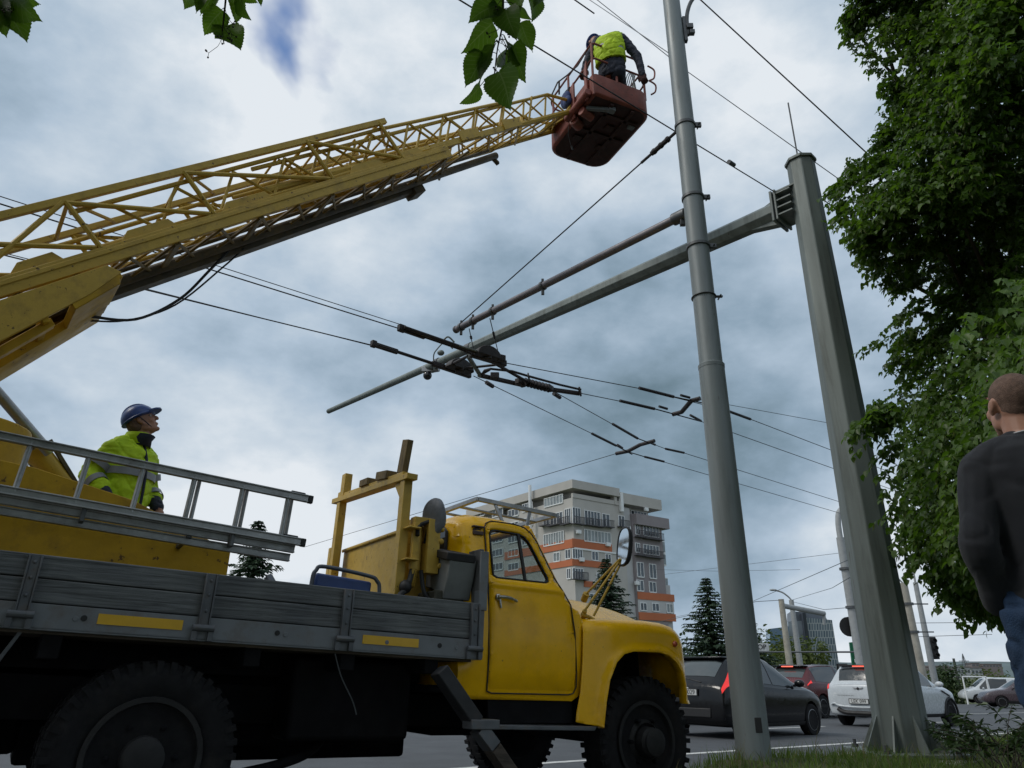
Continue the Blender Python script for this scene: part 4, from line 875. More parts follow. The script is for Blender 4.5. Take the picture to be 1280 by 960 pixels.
# hills and distant town
MT['hill'] = mat('hazy_hill', (0.10,0.135,0.14), 0.95, var=0.3, vscale=0.02)
def far_ground_z(D, x): 
    p = at(x, 836.5, D); return road_z(p.x, p.y)
hv = []; xs = list(range(-500, 2300, 20)); rows = []
for dd, hh in ((900,0),(1100,1.0),(1500,1.0),(2600,0)):
    row = []
    for x in xs:
        p = at(x, 836.5, dd); base = road_z(p.x, p.y)-0.3
        y = 826-5*mnoise.noise((x*0.006,0,0))-3*mnoise.noise((x*0.02,5,0)); top = at(x, y, 1200).z
        row.append(V((p.x, p.y, base if hh == 0 else top*(0.8 if dd == 1100 else 1))))
    rows.append(row)
m = MB(); m.rings(rows, closed=False, caps=False); tag(m.build('hills', MT['hill'], smooth=True), kind='structure')
# ------------------------------------------------------------------ poles, arms, wires
def up_pole(x, y, D): p = at(x, y, D); return p
P1 = at(943, 950, 5.2); P2 = at(1132, 941, 6.5)
P1.z = verge_z(P1.x, P1.y)-0.02; 
def on_axis(P, y):                                                      # height on a vertical axis seen at image row y
    b = (480-y)/F; return P.y/(CP-b*SP)*(SP+b*CP)
pole = thing('catenary_pole', 'tall round grey steel pole standing in front of the yellow truck bonnet', 'pole', P1)
zs = on_axis(P1, 457)
m = MB(); m.tube([(P1.x,P1.y,P1.z-0.1),(P1.x,P1.y,zs)], [0.124,0.110], 40); shaft = m.build('shaft', MT['galv'], pole, smooth=True, space='world')
m = MB(); m.tube([(P1.x,P1.y,zs-0.01),(P1.x,P1.y,zs+0.03),(P1.x,P1.y,9.5)], [0.104,0.100,0.082], 40); m.build('upper_shaft', MT['galv'], pole, smooth=True, space='world')
m = MB(); m.tube([(P1.x,P1.y,zs-0.03),(P1.x,P1.y,zs),(P1.x,P1.y,zs+0.012)], [0.1125,0.114,0.100], 40); m.build('joint_collar', MT['galv'], pole, smooth=True, space='world')
def band(y, r=0.1, h=0.03, bolt=0.2, side=1):
    z = on_axis(P1, y); m = MB(); m.tube([(P1.x,P1.y,z-h/2),(P1.x,P1.y,z+h/2)], r+0.012, 32)
    m.box((P1.x+side*(r+0.035),P1.y-0.02,z), (0.06,0.03,h*1.5)); m.tube([(P1.x+side*(r+0.04),P1.y-0.06,z),(P1.x+side*(r+0.04),P1.y+0.04,z)], 0.008, 6)
    m.build('band', MT['steel'], pole, bevel=0.003, space='world')
band(158, 0.092, 0.035); band(248, 0.095, 0.03); band(309, 0.098, 0.03, side=1); band(372, 0.10, 0.01)
m = MB(); m.box((P1.x+0.02,P1.y-0.115,on_axis(P1,905)), (0.05,0.02,0.10)); m.build('cable_port', MT['black'], pole, bevel=0.004, space='world')
m = MB(); z = on_axis(P1,40); m.box((P1.x+0.10,P1.y-0.03,z), (0.035,0.05,0.34)); m.tube(spline([(P1.x+0.13,P1.y-0.03,z-0.08),(P1.x+0.14,P1.y-0.04,z+0.2),(P1.x+0.22,P1.y-0.05,z+0.42),(P1.x+0.36,P1.y-0.05,z+0.52)],5), 0.022, 9); m.box((P1.x+0.15,P1.y-0.04,z+0.02), (0.07,0.07,0.06)); m.box((P1.x+0.17,P1.y-0.05,z-0.06), (0.05,0.05,0.05)); m.build('wire_bracket', MT['steel'], pole, bevel=0.004, space='world')
pr0 = V((P1.x,P1.y,on_axis(P1,262))); pe = at(570,412,9.5); pd = (pe-pr0).normalized()
m = MB(); m.tube([pr0+pd*0.02, pe], 0.043, 16); arm_b = m.build('bracket_arm', MT['pipe'], pole, smooth=True, space='world')
m = MB(); m.tube([pr0+pd*0.09, pr0+pd*0.24], 0.062, 14); m.box(pr0+pd*0.14-V((0,0,0.07)), (0.05,0.05,0.08)); m.tube([pe-pd*0.02,pe+pd*0.015], 0.05, 14); m.build_each('arm_socket', MT['steel'], arm_b, bevel=0.004, space='world')
for t in (0.56, 0.80, 0.905, 0.97):
    q = pr0.lerp(pe, t); m = MB(); m.tube([q-pd*0.02,q+pd*0.02], 0.056, 12); m.box(q+V((0,0,0.065)), (0.03,0.03,0.05)); m.box(q-V((0,0,0.075)), (0.035,0.03,0.08)); m.build('hanger_clamp', MT['steel'], arm_b, bevel=0.003, space='world')
st0 = V((P1.x,P1.y,on_axis(P1,158)))+pd*0.1; st1 = pe-pd*0.05+V((0,0,0.05))
m = MB(); m.tube([st0, st1], 0.008, 6); stay = m.build('stay_wire', MT['wire'], pole, space='world')
sdv = (st1-st0).normalized(); m = MB(); m.tube([st0,st0+sdv*0.10], 0.016, 8); m.tube([st0+sdv*0.10,st0+sdv*0.34], 0.026, 8); m.tube([st0+sdv*0.34,st0+sdv*0.48], 0.015, 8)
for k in range(3): m.ell(st0+sdv*(0.12+0.09*k), (0.034,0.034,0.034), None, 8, 6)
m.build('turnbuckle', MT['insul'], stay, smooth=True, space='world')

sig = thing('signal_pole', 'thick eight-sided green grey pole with a long arm over the road', 'pole', P2)
zt = on_axis(P2, 205); zb = P2.z
def octr(z, r, rot=22.5): return [V((P2.x+r*math.cos(rad(45*k+rot)), P2.y+r*math.sin(rad(45*k+rot)), z)) for k in range(8)]
m = MB(); m.rings([octr(zb, 0.235), octr(zt, 0.162)]); m.build('shaft', MT['galv2'], sig, space='world', bevel=0.012)
m = MB(); m.rings([octr(zt, 0.185), octr(zt+0.035, 0.185), octr(zt+0.06, 0.14)]); m.build('pole_cap', MT['galv2'], sig, space='world', bevel=0.004)
m = MB(); m.tube([(P2.x-0.02,P2.y,zt+0.05),(P2.x-0.02,P2.y,zt+0.95)], 0.009, 6); m.build('lightning_rod', MT['steel'], sig, space='world')
for k in range(8):
    a = rad(45*k+5); d = V((math.cos(a), math.sin(a), 0)); c = V((P2.x,P2.y,zb))
    m = MB(); m.prism([(0.19,0.0),(0.36,0.0),(0.36,0.03),(0.21,0.32),(0.19,0.32)], c, d, (0,0,1), d.cross(V((0,0,1))), -0.007, 0.007); m.build('base_gusset', MT['galv2'], sig, space='world')
m = MB(); m.box((P2.x,P2.y,zb+0.005), (0.80,0.80,0.03)); m.build('base_plate', MT['galv2'], sig, space='world', bevel=0.005)
for k in range(4):
    a = rad(90*k+45); m = MB(); m.tube([(P2.x+0.44*math.cos(a),P2.y+0.44*math.sin(a),zb-0.02),(P2.x+0.44*math.cos(a),P2.y+0.44*math.sin(a),zb+0.09)], 0.016, 8); m.tube([(P2.x+0.44*math.cos(a),P2.y+0.44*math.sin(a),zb+0.02),(P2.x+0.44*math.cos(a),P2.y+0.44*math.sin(a),zb+0.05)], 0.03, 6); m.build('anchor_bolt', MT['steel'], sig, space='world')
pln = thing('pole_footing', 'low weathered concrete slab under the thick eight-sided pole', 'footing', (P2.x,P2.y,zb-0.1))
m = MB(); Rz = Matrix.Rotation(math.pi/2-RTH,3,'Z'); m.box((P2.x+0.12,P2.y,zb-0.09), (1.05,1.05,0.15), Rz); m.build('slab', MT['concrete'], pln, space='world', bevel=0.02)
tip = at(411,514,16.2); ax0 = V((P2.x,P2.y,on_axis(P2,249))); ad = (tip-ax0).normalized(); mid = ax0+ad*((at(585,437,12.6)-ax0).dot(ad))
asd = ad.cross(V((0,0,1))).normalized(); aup = asd.cross(ad)
def aoct(p, r): return [p+(asd*math.cos(rad(45*k+22.5))+aup*math.sin(rad(45*k+22.5)))*r for k in range(8)]
m = MB(); m.rings([aoct(ax0+ad*0.36, 0.135), aoct(ax0+ad*0.8, 0.13), aoct(mid+ad*0.2, 0.095)]); arm = m.build('mast_arm', MT['galv2'], sig, space='world', bevel=0.006)
m = MB(); m.tube([mid, mid+ad*1.5, tip], [0.078,0.070,0.055], 16); m.ell(tip, (0.055,0.055,0.055)); m.build('arm_extension', MT['galv2'], arm, smooth=True, space='world')
m = MB(); m.tube([mid+ad*0.12,mid+ad*0.26], 0.105, 16); m.tube([mid+ad*1.05,mid+ad*1.15], 0.088, 14); m.build('arm_collar', MT['steel'], arm, smooth=True, space='world')
fl_ = ax0+ad*0.20
def plate(c, w, h, t, nm='flange_plate'):
    m = MB(); m.prism([(-w/2,-h/2),(w/2,-h/2),(w/2,h/2),(-w/2,h/2)], c, asd, aup, ad, -t/2, t/2); return m
m = plate(ax0+ad*0.36, 0.36, 0.42, 0.03); m.add([tuple(q) for q in plate(ax0+ad*0.31,0.36,0.42,0.025).v], [tuple(f) for f in plate(ax0,.1,.1,.1).f])
m.build('flange_plate', MT['galv2'], arm, space='world', bevel=0.004)
m = MB()
for s_ in (-0.15,-0.05,0.05,0.15): m.beam(ax0+ad*0.12+aup*s_, ax0+ad*0.31+aup*s_, 0.34, 0.018, aup)
m.beam(ax0+aup*0.19, ax0+ad*0.34+aup*0.19, 0.30, 0.02, aup); m.build('flange_rib', MT['galv2'], arm, space='world')
m = MB(); m.prism([(0.36,0.11),(0.36,0.20),(0.62,0.125)], ax0, ad, aup, asd, -0.01, 0.01); m.prism([(0.36,-0.11),(0.36,-0.2),(0.75,-0.115)], ax0, ad, aup, asd, -0.05, 0.05); m.build_each('arm_gusset', MT['galv2'], arm, space='world')
# camera hung from the arm
cq = ax0+ad*((at(527,464,13.6)-ax0).dot(ad))
cm = thing('dome_camera', 'small white dome camera hanging under the long signal arm', 'camera', cq)
m = MB(); m.tube([cq, cq-V((0,0,0.13))], 0.05, 12); m.box(cq-V((0,0,0.05)), (0.22,0.1,0.1)); m.tube([cq+V((0.1,0,-0.06)),cq+V((0.22,-0.05,-0.06))], 0.05, 10); m.build('camera_body', MT['alu'], cm, space='world', bevel=0.006)
m = MB(); m.ell(cq-V((0,0,0.17)), (0.085,0.085,0.085)); m.build('dome', mat('smoked_dome', (0.02,0.02,0.025), 0.1), cm, smooth=True, space='world')
# cable loop around the arm joint
lp = ax0+ad*((at(556,438,13.0)-ax0).dot(ad)); m = MB(); m.tube(spline([at(543,462,13.0),at(542,445,13.0),at(546,437,13),at(556,428,13.0),at(566,436,13.0)],5), 0.012, 6); m.tube(spline([at(553,427,13),at(560,421,13),at(568,428,13)],5), 0.016, 6)
m.ell(at(551,441,12.9), (0.065,0.065,0.05)); m.build('cable_loop', MT['galv2'], arm, smooth=True, space='world')

# ---- wires
def wire(name, label, pts, r=0.008, mt='wire', cat='wire', group=None):
    m = MB(); m.tube(pts, r, 6); return tag(m.build(name, MT[mt], smooth=True), label, cat, group)
WZ = 3.72
wz = lambda x, y, dz=0.0: atz(x, y, WZ+dz)
def seg(a, b, n=10): return [V(a).lerp(V(b), i/n) for i in range(n+1)]
wire('contact_wire', 'dark trolley wire from behind the boom to the upper black insulator', seg(wz(-60,236)+(wz(-60,236)-wz(500,411)).normalized()*9, wz(500,411)), 0.007)
wire('messenger_wire', 'thin wire just above the upper trolley wire left of the insulators', seg(wz(-60,222,0.03)+(wz(-60,236)-wz(500,411)).normalized()*9, wz(505,407,0.03)), 0.0045)
wire('contact_wire', 'dark trolley wire from behind the boom to the lower black insulator', seg(wz(-60,303)+(wz(-60,303)-wz(467,432)).normalized()*9, wz(467,432)), 0.007)
wire('messenger_wire', 'thin wire just above the lower trolley wire left of the insulators', seg(wz(-60,291,0.03)+(wz(-60,303)-wz(467,432)).normalized()*9, wz(480,436,0.02)), 0.0045)
wire('contact_wire', 'uppermost of the four trolley wires right of the black junction', [wz(628,453), wz(799,485.5), wz(842,496.5), wz(876,505), wz(908,513.5), wz(938,524), wz(1040,563), wz(1260,645)], 0.006)
wire('contact_wire', 'thin wire running right from the upper slanted bar behind the round pole', seg(wz(873,499), wz(1240,566)), 0.004)
wire('contact_wire', 'second from the top of the four trolley wires right of the junction', [wz(723,491), wz(775,501.5), wz(818,511), wz(877,527), wz(1040,585), wz(1260,664)], 0.006)
wire('contact_wire', 'third from the top of the four trolley wires right of the junction', [wz(683,484), wz(766,530.5), wz(797,548), wz(832,561), wz(856,566.5), wz(1055,629), wz(1260,690)], 0.006)
wire('contact_wire', 'lowest of the four trolley wires right of the black junction', [wz(592,470), wz(741,542.5), wz(771,557.5), wz(788,566), wz(830,577.5), wz(1045,640), wz(1260,705)], 0.006)
# junction hardware
jn = thing('wire_junction', 'black trolley wire junction of rods and insulators under the grey pipe', 'wire junction', wz(600,450))
def jt(nm, segs, r, mt='insul', n=8):
    m = MB()
    for s in segs: m.tube([wz(*p) for p in s], r, n)
    return m.build(nm, MT[mt], jn, smooth=True, space='world')
def blk(nm, p, q, w, h, mt='insul'):
    m = MB(); m.beam(wz(*p), wz(*q), w, h); return m.build(nm, MT[mt], jn, bevel=0.01, space='world')
blk('insulator', (502,411), (531,421), 0.045, 0.065); blk('insulator', (466,430), (497,440), 0.045, 0.065)
blk('insulator_cap', (498,409), (506,412), 0.065, 0.085); blk('insulator_cap', (464,429), (470,431), 0.065, 0.085)
jt('runner_rod', [[(505,409),(560,428),(628,452)]], 0.022); jt('runner_rod', [[(530,421),(580,438),(612,452)]], 0.016)
jt('runner_rod', [[(470,431),(540,454),(588,471)]], 0.022); jt('runner_rod', [[(497,440),(545,455),(560,462)]], 0.016)
jt('runner_rod', [[(515,415),(600,440)]], 0.012, 'galv2')

for (ax_,ay_),(bx_,by_) in (((594,440),(624,449)),((560,455),(589,465))):
    a_, b_ = wz(ax_,ay_), wz(bx_,by_); e_ = (b_-a_).normalized(); c_ = (a_+b_)/2; L2 = (b_-a_).length/2
    m = MB(); m.prism([(L2*math.cos(t),-0.03+0.15*math.sin(t)) for t in [rad(180*k/14) for k in range(15)]], c_, e_, (0,0,1), e_.cross(V((0,0,1))), -0.07, 0.07); m.box(c_-V((0,0,0.04)), (0.12,0.10,0.05)); m.build('switch_box', MT['insul'], jn, bevel=0.012, space='world')

blk('switch_plate', (588,442), (632,455), 0.07, 0.08); blk('switch_plate', (540,454), (588,470), 0.06, 0.07); blk('terminal', (622,447), (631,449), 0.07, 0.09)
jt('cross_strut', [[(585,445),(601,470)]], 0.03, 'galv2'); jt('cross_strut', [[(565,462),(630,455)],[(598,470),(612,462)]], 0.018); jt('cross_strut', [[(560,458),(585,445)]], 0.02)
jt('curved_bar', [spline_pts for spline_pts in [[(601,470),(606,463),(613,461),(640,464),(660,470),(700,481),(726,487)]]], 0.017)
jt('curved_bar', [[(620,455),(655,475),(670,483)]], 0.022); blk('joint_bolt', (660,468), (662,476), 0.02, 0.06); blk('joint_bolt', (724,486), (726,493), 0.03, 0.07)
blk('rod_insulator', (599,469), (652,481), 0.055, 0.055); blk('rod_insulator', (655,479), (688,487), 0.06, 0.055); blk('rod_insulator', (690,487), (725,492), 0.06, 0.055)
blk('rod_clamp', (613,470), (624,470), 0.08, 0.09); blk('rod_clamp', (646,476), (655,481), 0.075, 0.085); blk('rod_clamp', (684,483), (690,487), 0.07, 0.08)
m = MB()
for k in range(8):
    a, b = (656+4.2*k, 477.5+1.1*k), (657.2+4.2*k, 477.8+1.1*k); m.tube([wz(*a), wz(*b)], 0.062, 10)
m.build('ribbed_insulator', MT['insul'], jn, smooth=True, space='world')
for q in ((613,484-2),(693,495)): pass
jt('wire_clip', [[(608,478),(616,483)]], 0.03); jt('wire_clip', [[(692,492),(700,497)]], 0.028)
for px, py, qx, qy in ((591,400,592,437),(622,388,624,446)):
    t = ((px-850)/(570-850)); q = pr0.lerp(pe, t)-V((0,0,0.08)); b = wz(qx, qy, 0.08)
    m = MB(); m.tube([q, b], 0.006, 6); m.tube([q.lerp(b,0.35),q.lerp(b,0.5)], 0.016, 8); hw = m.build('hanger_wire', MT['wire'], jn, space='world')
def spacer(label, bars, ends, cross):
    t = thing('wire_spacer', label, 'wire clamp', wz(*cross[0]))
    for a, b, r in bars:
        m = MB(); m.tube([wz(*a), wz(*b)], r, 8); m.build('splice_bar', MT['insul'], t, smooth=True, space='world')
    for a, b in ends:
        m = MB(); m.tube([wz(*a,0.05), wz(*b,0.05)], 0.02, 8); m.build('splice_clip', MT['insul'], t, smooth=True, space='world')
    m = MB(); m.tube([wz(*p) for p in cross], 0.035, 8); m.build('cross_bar', MT['insul'], t, smooth=True, space='world')
spacer('upper pair of black splice bars joined by a short slanted bar beside the round pole', [((799,485),(842,496),0.024),((775,501),(818,511),0.024),((842,496),(880,504),0.010),((818,511),(877,527),0.010),((908,513),(938,524),0.022)], [((851,494),(862,497)),((824,508),(834,511)),((863,519),(876,526))], [(841,518),(852,515),(864,501),(875,498)])
spacer('lower pair of black splice bars crossed by a long slanted bar', [((766,530),(797,548),0.022),((740,542),(770,557),0.022),((797,548),(818,556),0.010),((770,557),(790,568),0.010),((832,561),(855,566),0.022),((806,571),(830,577),0.022),((786,565),(806,571),0.010)], [((772,556),(778,560)),((812,553),(819,556))], [(770,567),(785,564),(800,556),(818,551)])
wire('span_wire', 'thin span wire running down left from the lower black crossing towards the truck', seg(wz(770,567), at(380,684,22)), 0.006, 'wire')
wire('guy_cable', 'dark cable passing in front of the raised red platform to the arm flange', seg(at(640,25,5.7)+(at(640,25,5.7)-ax0).normalized()*8, ax0+ad*0.3+aup*0.2), 0.007)
wire('guy_cable', 'dark cable from the top of the round pole down towards the big tree', seg(V((P1.x+0.2,P1.y-0.05,on_axis(P1,22)+0.35)), at(1120,225,7.9)), 0.008)
m = MB(); w_a, w_b = at(640,25,5.7), ax0+ad*0.3+aup*0.2; q = on_plane(869,167,w_a,(w_b-w_a).cross(ray(869,167)).cross(w_b-w_a) if False else V((0,1,0))) if False else w_a.lerp(w_b, 0.735)
wd = (w_b-w_a).normalized(); m.tube([q-wd*0.05,q+wd*0.07], 0.025, 8); tag(m.build('cable_clamp', MT['steel'], smooth=True), 'small dark clamp on the cable just right of the round pole', 'clamp')
wire('feeder_wire', 'thin grey wire from the top edge to the left side of the round pole', [at(700,-25,11), V((P1.x-0.09,P1.y,on_axis(P1,66)))], 0.005, 'wire_far')
wire('feeder_wire', 'thin grey wire passing behind the round pole towards the tall tree', [at(690,-45,12), at(860,90,11), at(1060,232,10)], 0.006, 'wire_far')
wire('feeder_wire', 'short dark wire dropping from the signal pole head into the tree', [V((P2.x+0.1,P2.y,on_axis(P2,240))), at(1105,310,8.2)], 0.006)
wire('feeder_wire', 'short wire end in the top right of the hanging leaves', [at(690,-20,8), at(743,17,8)], 0.008)
# street furniture further off: distant poles, lamps and signals
MT['far_pole'] = mat('distant_grey_pole', (0.30,0.315,0.32), 0.6, var=0.12)
MT['far_conc'] = mat('stained_concrete_pole', (0.36,0.34,0.29), 0.85, var=0.25, vscale=2, dirt=(0.15,0.13,0.11), damt=0.6, dscale=1.5)
def far_pole(name, label, base, top, D, r0, r1, mt, cat='pole', extra=None):
    b = at(*base, D); b.z = road_z(b.x, b.y)
    z = on_axis(b, top); t = thing(name, label, cat, b); m = MB(); m.tube([(b.x,b.y,b.z-0.2),(b.x,b.y,z)], [r0,r1], 16); m.build('shaft', mt, t, smooth=True, space='world')
    if extra: extra(t, b, z)
    return t
def ex_hook(t, b, z):
    sp = spline([(b.x,b.y,z),(b.x+0.03,b.y,z+0.7),(b.x+0.2,b.y,z+1.2),(b.x+0.85,b.y,z+1.55),(b.x+2.0,b.y,z+1.62)],6)
    m = MB(); m.tube(sp, 0.12, 10); m.build('curved_arm', MT['far_pole'], t, smooth=True, space='world')
    m = MB(); m.box((b.x+0.28,b.y,b.z+3.3), (0.28,0.22,1.05)); m.tube([(b.x-0.14,b.y+0.21,b.z+3.35),(b.x-0.14,b.y+0.26,b.z+3.35)], 0.40, 20); m.build('sign_back', MT['black'], t, space='world')
    for y_ in (711,759): zz = on_axis(b, y_); m = MB(); m.tube([(b.x,b.y,zz-0.05),(b.x,b.y,zz+0.05)], 0.25, 14); m.build('band', MT['steel'], t, space='world')
far_pole('curved_lamp_post', 'grey post with a hooked top standing just behind the eight-sided pole', (1077,835), 672, 30, 0.205, 0.165, MT['far_pole'], 'lamp post', ex_hook)
def ex_tram(t, b, z):
    m = MB()
    for y_ in (752,790): zz = on_axis(b,y_); m.tube([(b.x,b.y,zz-0.05),(b.x,b.y,zz+0.05)], 0.27, 12)
    m.build_each('band', MT['steel'], t, space='world')
    m = MB()
    for y_ in (758,775,783,800): zz = on_axis(b,y_); m.box((b.x+0.16,b.y-0.1,zz), (0.2,0.2,0.14))
    m.box((b.x,b.y,z-0.2), (0.34,0.34,0.2)); m.build_each('pole_fitting', MT['far_pole'], t, space='world')
far_pole('concrete_pole', 'stained pole with fittings close behind the hooked lamp post', (1091,835), 682, 33, 0.235, 0.195, MT['far_conc'], 'pole', ex_tram)
def ex_conc(t, b, z):
    m = MB()
    for y_ in (755,790): zz = on_axis(b,y_); m.tube([(b.x,b.y,zz-0.05),(b.x,b.y,zz+0.05)], 0.26, 12); m.beam((b.x-0.6,b.y,zz), (b.x+0.9,b.y,zz), 0.05, 0.05)
    m.build_each('crossarm', MT['steel'], t, space='world')
    m = MB(); m.tube([(b.x,b.y,z),(b.x-0.3,b.y,z+0.35),(b.x-0.9,b.y,z+0.9)], 0.035, 8); m.tube([(b.x-0.5,b.y,z+.2),(b.x-0.42,b.y,z-2.2)], 0.03, 6); m.build('cable_bundle', MT['far_pole'], t, space='world')
far_pole('concrete_pole', 'weathered concrete pole with crossarms right of the eight-sided pole', (1149,835), 729, 30, 0.26, 0.17, MT['far_conc'], 'pole', ex_conc)
def ex_sig(t, b, z):
    m = MB(); zz = on_axis(b,810); m.box((b.x+0.25,b.y,zz), (0.28,0.25,1.0)); m.build('signal_head', MT['black'], t, space='world', bevel=0.03)
    for k in range(3): m = MB(); m.lathe([(0.1,0),(0.11,0.12),(0.095,0.12),(0.09,0)], (b.x+0.25,b.y-0.13,zz-0.32+0.32*k), (0,-1,0.1), 12); m.build('visor', MT['black'], t, space='world')
    m = MB(); m.tube([(b.x,b.y,z-0.1),(b.x,b.y,z+0.9)], 0.05, 8); m.build('top_spigot', MT['far_pole'], t, space='world')
far_pole('signal_post', 'slim grey post with a black signal head near the white small car', (1166,838), 728, 34, 0.16, 0.11, MT['far_pole'], 'signal post', ex_sig)
b = at(988,838,44); b.z = road_z(b.x,b.y); zt_ = on_axis(b,749)
gan = thing('gantry_pole', 'grey gantry pole with a short horizontal arm in front of the glass tower', 'gantry', b)
m = MB(); m.tube([(b.x,b.y,b.z),(b.x,b.y,zt_)], [0.22,0.17], 14); m.build('shaft', MT['far_conc'], gan, smooth=True, space='world')
e = at(1030,767,47); s_ = V((b.x,b.y,on_axis(b,757))); m = MB(); m.tube([s_, e], 0.16, 12); m.tube([e+V((0,0,-.1)),e+V((-.1,0,-.7))], 0.1, 8); m.build('gantry_arm', MT['far_pole'], gan, smooth=True, space='world')
b2 = at(1000,838,50); b2.z = road_z(b2.x,b2.y); zt2 = on_axis(b2,750)
def ex_lamp(t, b, z):
    m = MB(); m.tube(spline([(b.x,b.y,z),(b.x-0.2,b.y,z+0.25),(b.x-0.6,b.y,z+0.55),(b.x-1.1,b.y,z+0.7)],5), 0.06, 8); m.build('lamp_arm', MT['far_pole'], t, smooth=True, space='world')
    m = MB(); m.ell((b.x-1.25,b.y,z+0.72), (0.28,0.12,0.08)); m.build('lamp_head', MT['far_pole'], t, smooth=True, space='world')
far_pole('street_lamp', 'grey street lamp with a slim curved arm beside the gantry pole', (1001,838), 750, 52, 0.24, 0.17, MT['far_pole'], 'street lamp', ex_lamp)
far_pole('utility_pole', 'dark thin wooden pole beside the round dark bush far right', (1200,862), 823, 62, 0.14, 0.10, mat('dark_pole_wood', (0.05,0.055,0.05), 0.9), 'pole')
for i, (lab, pts, r) in enumerate((('lowest of the thin wires crossing between the building and the hooked post', [at(830,693+25,60),at(1060,690,40)], 0.012),
    ('thin wire rising from the spruce top to the hooked lamp post', [at(840,772,55),at(940,752,44),at(1060,700,24)], 0.012),
    ('pair wire left of the gantry pole head', [at(810,780,70),at(945,752,46),at(978,750,44)], 0.02),
    ('thin wire from the gantry pole head to the stained pole', [at(990,752,44),at(1030,762,34),at(1066,759,24)], 0.012),
    ('thin wire from the street lamp head across the cloud', [at(990,750,50),at(1040,735,36),at(1062,722,22)], 0.012),
    ('upper thin wire right of the concrete pole', [at(1110,779,31),at(1240,778,30)], 0.012),('lower thin wire right of the concrete pole', [at(1110,797,31),at(1240,793,30)], 0.012),
    ('faint wire between the apartment block and the spruce', [at(820,712,60),at(900,714,60),at(1000,712,50)], 0.012),
    ('level wire just above the car roofs behind the poles', [at(950,815,50),at(1072,815,42)], 0.06))):
    wire('overhead_wire', lab, pts, r, 'wire_far')
# ------------------------------------------------------------------ apartment block
C0 = at(715,602,116); C0.z = 0
D1 = V((math.sin(rad(53)), math.cos(rad(53)), 0)); D2 = V((-D1.y, D1.x, 0))     # right facade, left facade
O1 = V((D1.y,-D1.x,0)); O2 = V((-D1.x,-D1.y,0))                                  # outward normals
def fc(x, y, o=0.0):                                                       # right facade
    p = on_plane(x, y, C0+O1*o, O1); return ((p-C0).dot(D1), p.z)
def fd(x, y, o=0.0):
    p = on_plane(x, y, C0+O2*o, O2); return ((p-C0).dot(D2), p.z)
cc = lambda X, Y: (640+X/4.573, 580+Y/4.573)
gz = road_z(C0.x, C0.y)-1
apt = thing('apartment_block', 'tall grey apartment block with orange bands and glazed balconies', 'building', (C0.x,C0.y,gz))
MT['render_g'] = mat('beige_grey_render', (0.44,0.425,0.40), 0.9, var=0.08, vscale=0.3)
MT['render_d'] = mat('dark_purple_grey_render', (0.25,0.225,0.235), 0.9, var=0.1, vscale=0.3)
MT['render_l'] = mat('light_grey_render', (0.46,0.465,0.47), 0.9, var=0.08, vscale=0.3)
MT['orange'] = mat('orange_render', (0.46,0.145,0.065), 0.85, var=0.08, vscale=0.3)
MT['frame_w'] = mat('white_window_frame', (0.72,0.74,0.75), 0.5, var=0.05)
MT['pane'] = mat('blue_grey_pane', (0.055,0.07,0.085), 0.06, var=0.5, vscale=0.5, spec=0.8)
MT['pane_l'] = mat('pale_curtained_pane', (0.22,0.25,0.26), 0.12, var=0.35, vscale=0.6)
MT['rail_dk'] = mat('dark_balcony_rail', (0.06,0.058,0.065), 0.6)
def slab(nm, mt, plane, ts, zs, o0, o1):
    m = MB(); e, o = (D1, O1) if plane == 1 else (D2, O2)
    m.prism([(ts[0],zs[0]),(ts[1],zs[0]),(ts[1],zs[1]),(ts[0],zs[1])], C0, e, (0,0,1), o, o0, o1); return m.build(nm, mt, apt, space='world')
tA = fc(*cc(640,300))[0]; tB = fc(*cc(845,300))[0]; tC = fc(*cc(925,880))[0]; zR = fc(*cc(340,92))[1]; tL = 30
z_top1 = fc(*cc(340,190))[1]; zpar = fc(*cc(340,237))[1]
body = slab('main_wall', MT['render_g'], 1, (0,tA), (gz,z_top1), -tL, 0)
z2 = fc(*cc(690,293))[1]
slab('side_wall', MT['render_l'], 1, (tA+0.003,fc(*cc(690,400))[0]), (gz,z2+1.2), -14, -0.4)
slab('side_wall', MT['render_d'], 1, (fc(*cc(690,400))[0]+0.003,tB), (gz,z2+0.2), -14, 0.15)
slab('side_wall', MT['render_l'], 1, (tB+.003,tC), (gz,fc(*cc(880,690))[1]), -10, -0.3)
slab('penthouse_wall', MT['render_g'], 1, (1.5,tA-2), (z_top1+.003,zR-0.8), -tL+2, -2.2)
slab('roof_slab', MT['render_g'], 1, (-0.4,tA-1.2), (fc(*cc(340,140))[1],zR), -tL, 0.5)
slab('corner_pillar', MT['render_g'], 1, (tA-2.2,tA-1.6), (z_top1+.003,fc(*cc(340,140))[1]-.003), -0.8, 0.2)
slab('loggia_parapet', MT['render_g'], 1, (0.0,tA), (z_top1+.003,z_top1+0.7), -0.3, 0.12)
zz0 = fc(*cc(640,235))[1]; slab('penthouse_wall', MT['render_g'], 1, (tA+0.003,fc(*cc(815,300))[0]), (z2+0.21,zz0+0.2), -12, -1.5); slab('roof_slab', MT['render_g'], 1, (tA-1,fc(*cc(848,240))[0]), (zz0+0.203,zz0+2.0), -13, 0.3)
slab('balcony_slab', MT['render_d'], 1, (fc(*cc(690,320))[0],fc(*cc(877,350))[0]), (z2-1.6,z2+0.19), -5, 0.9)
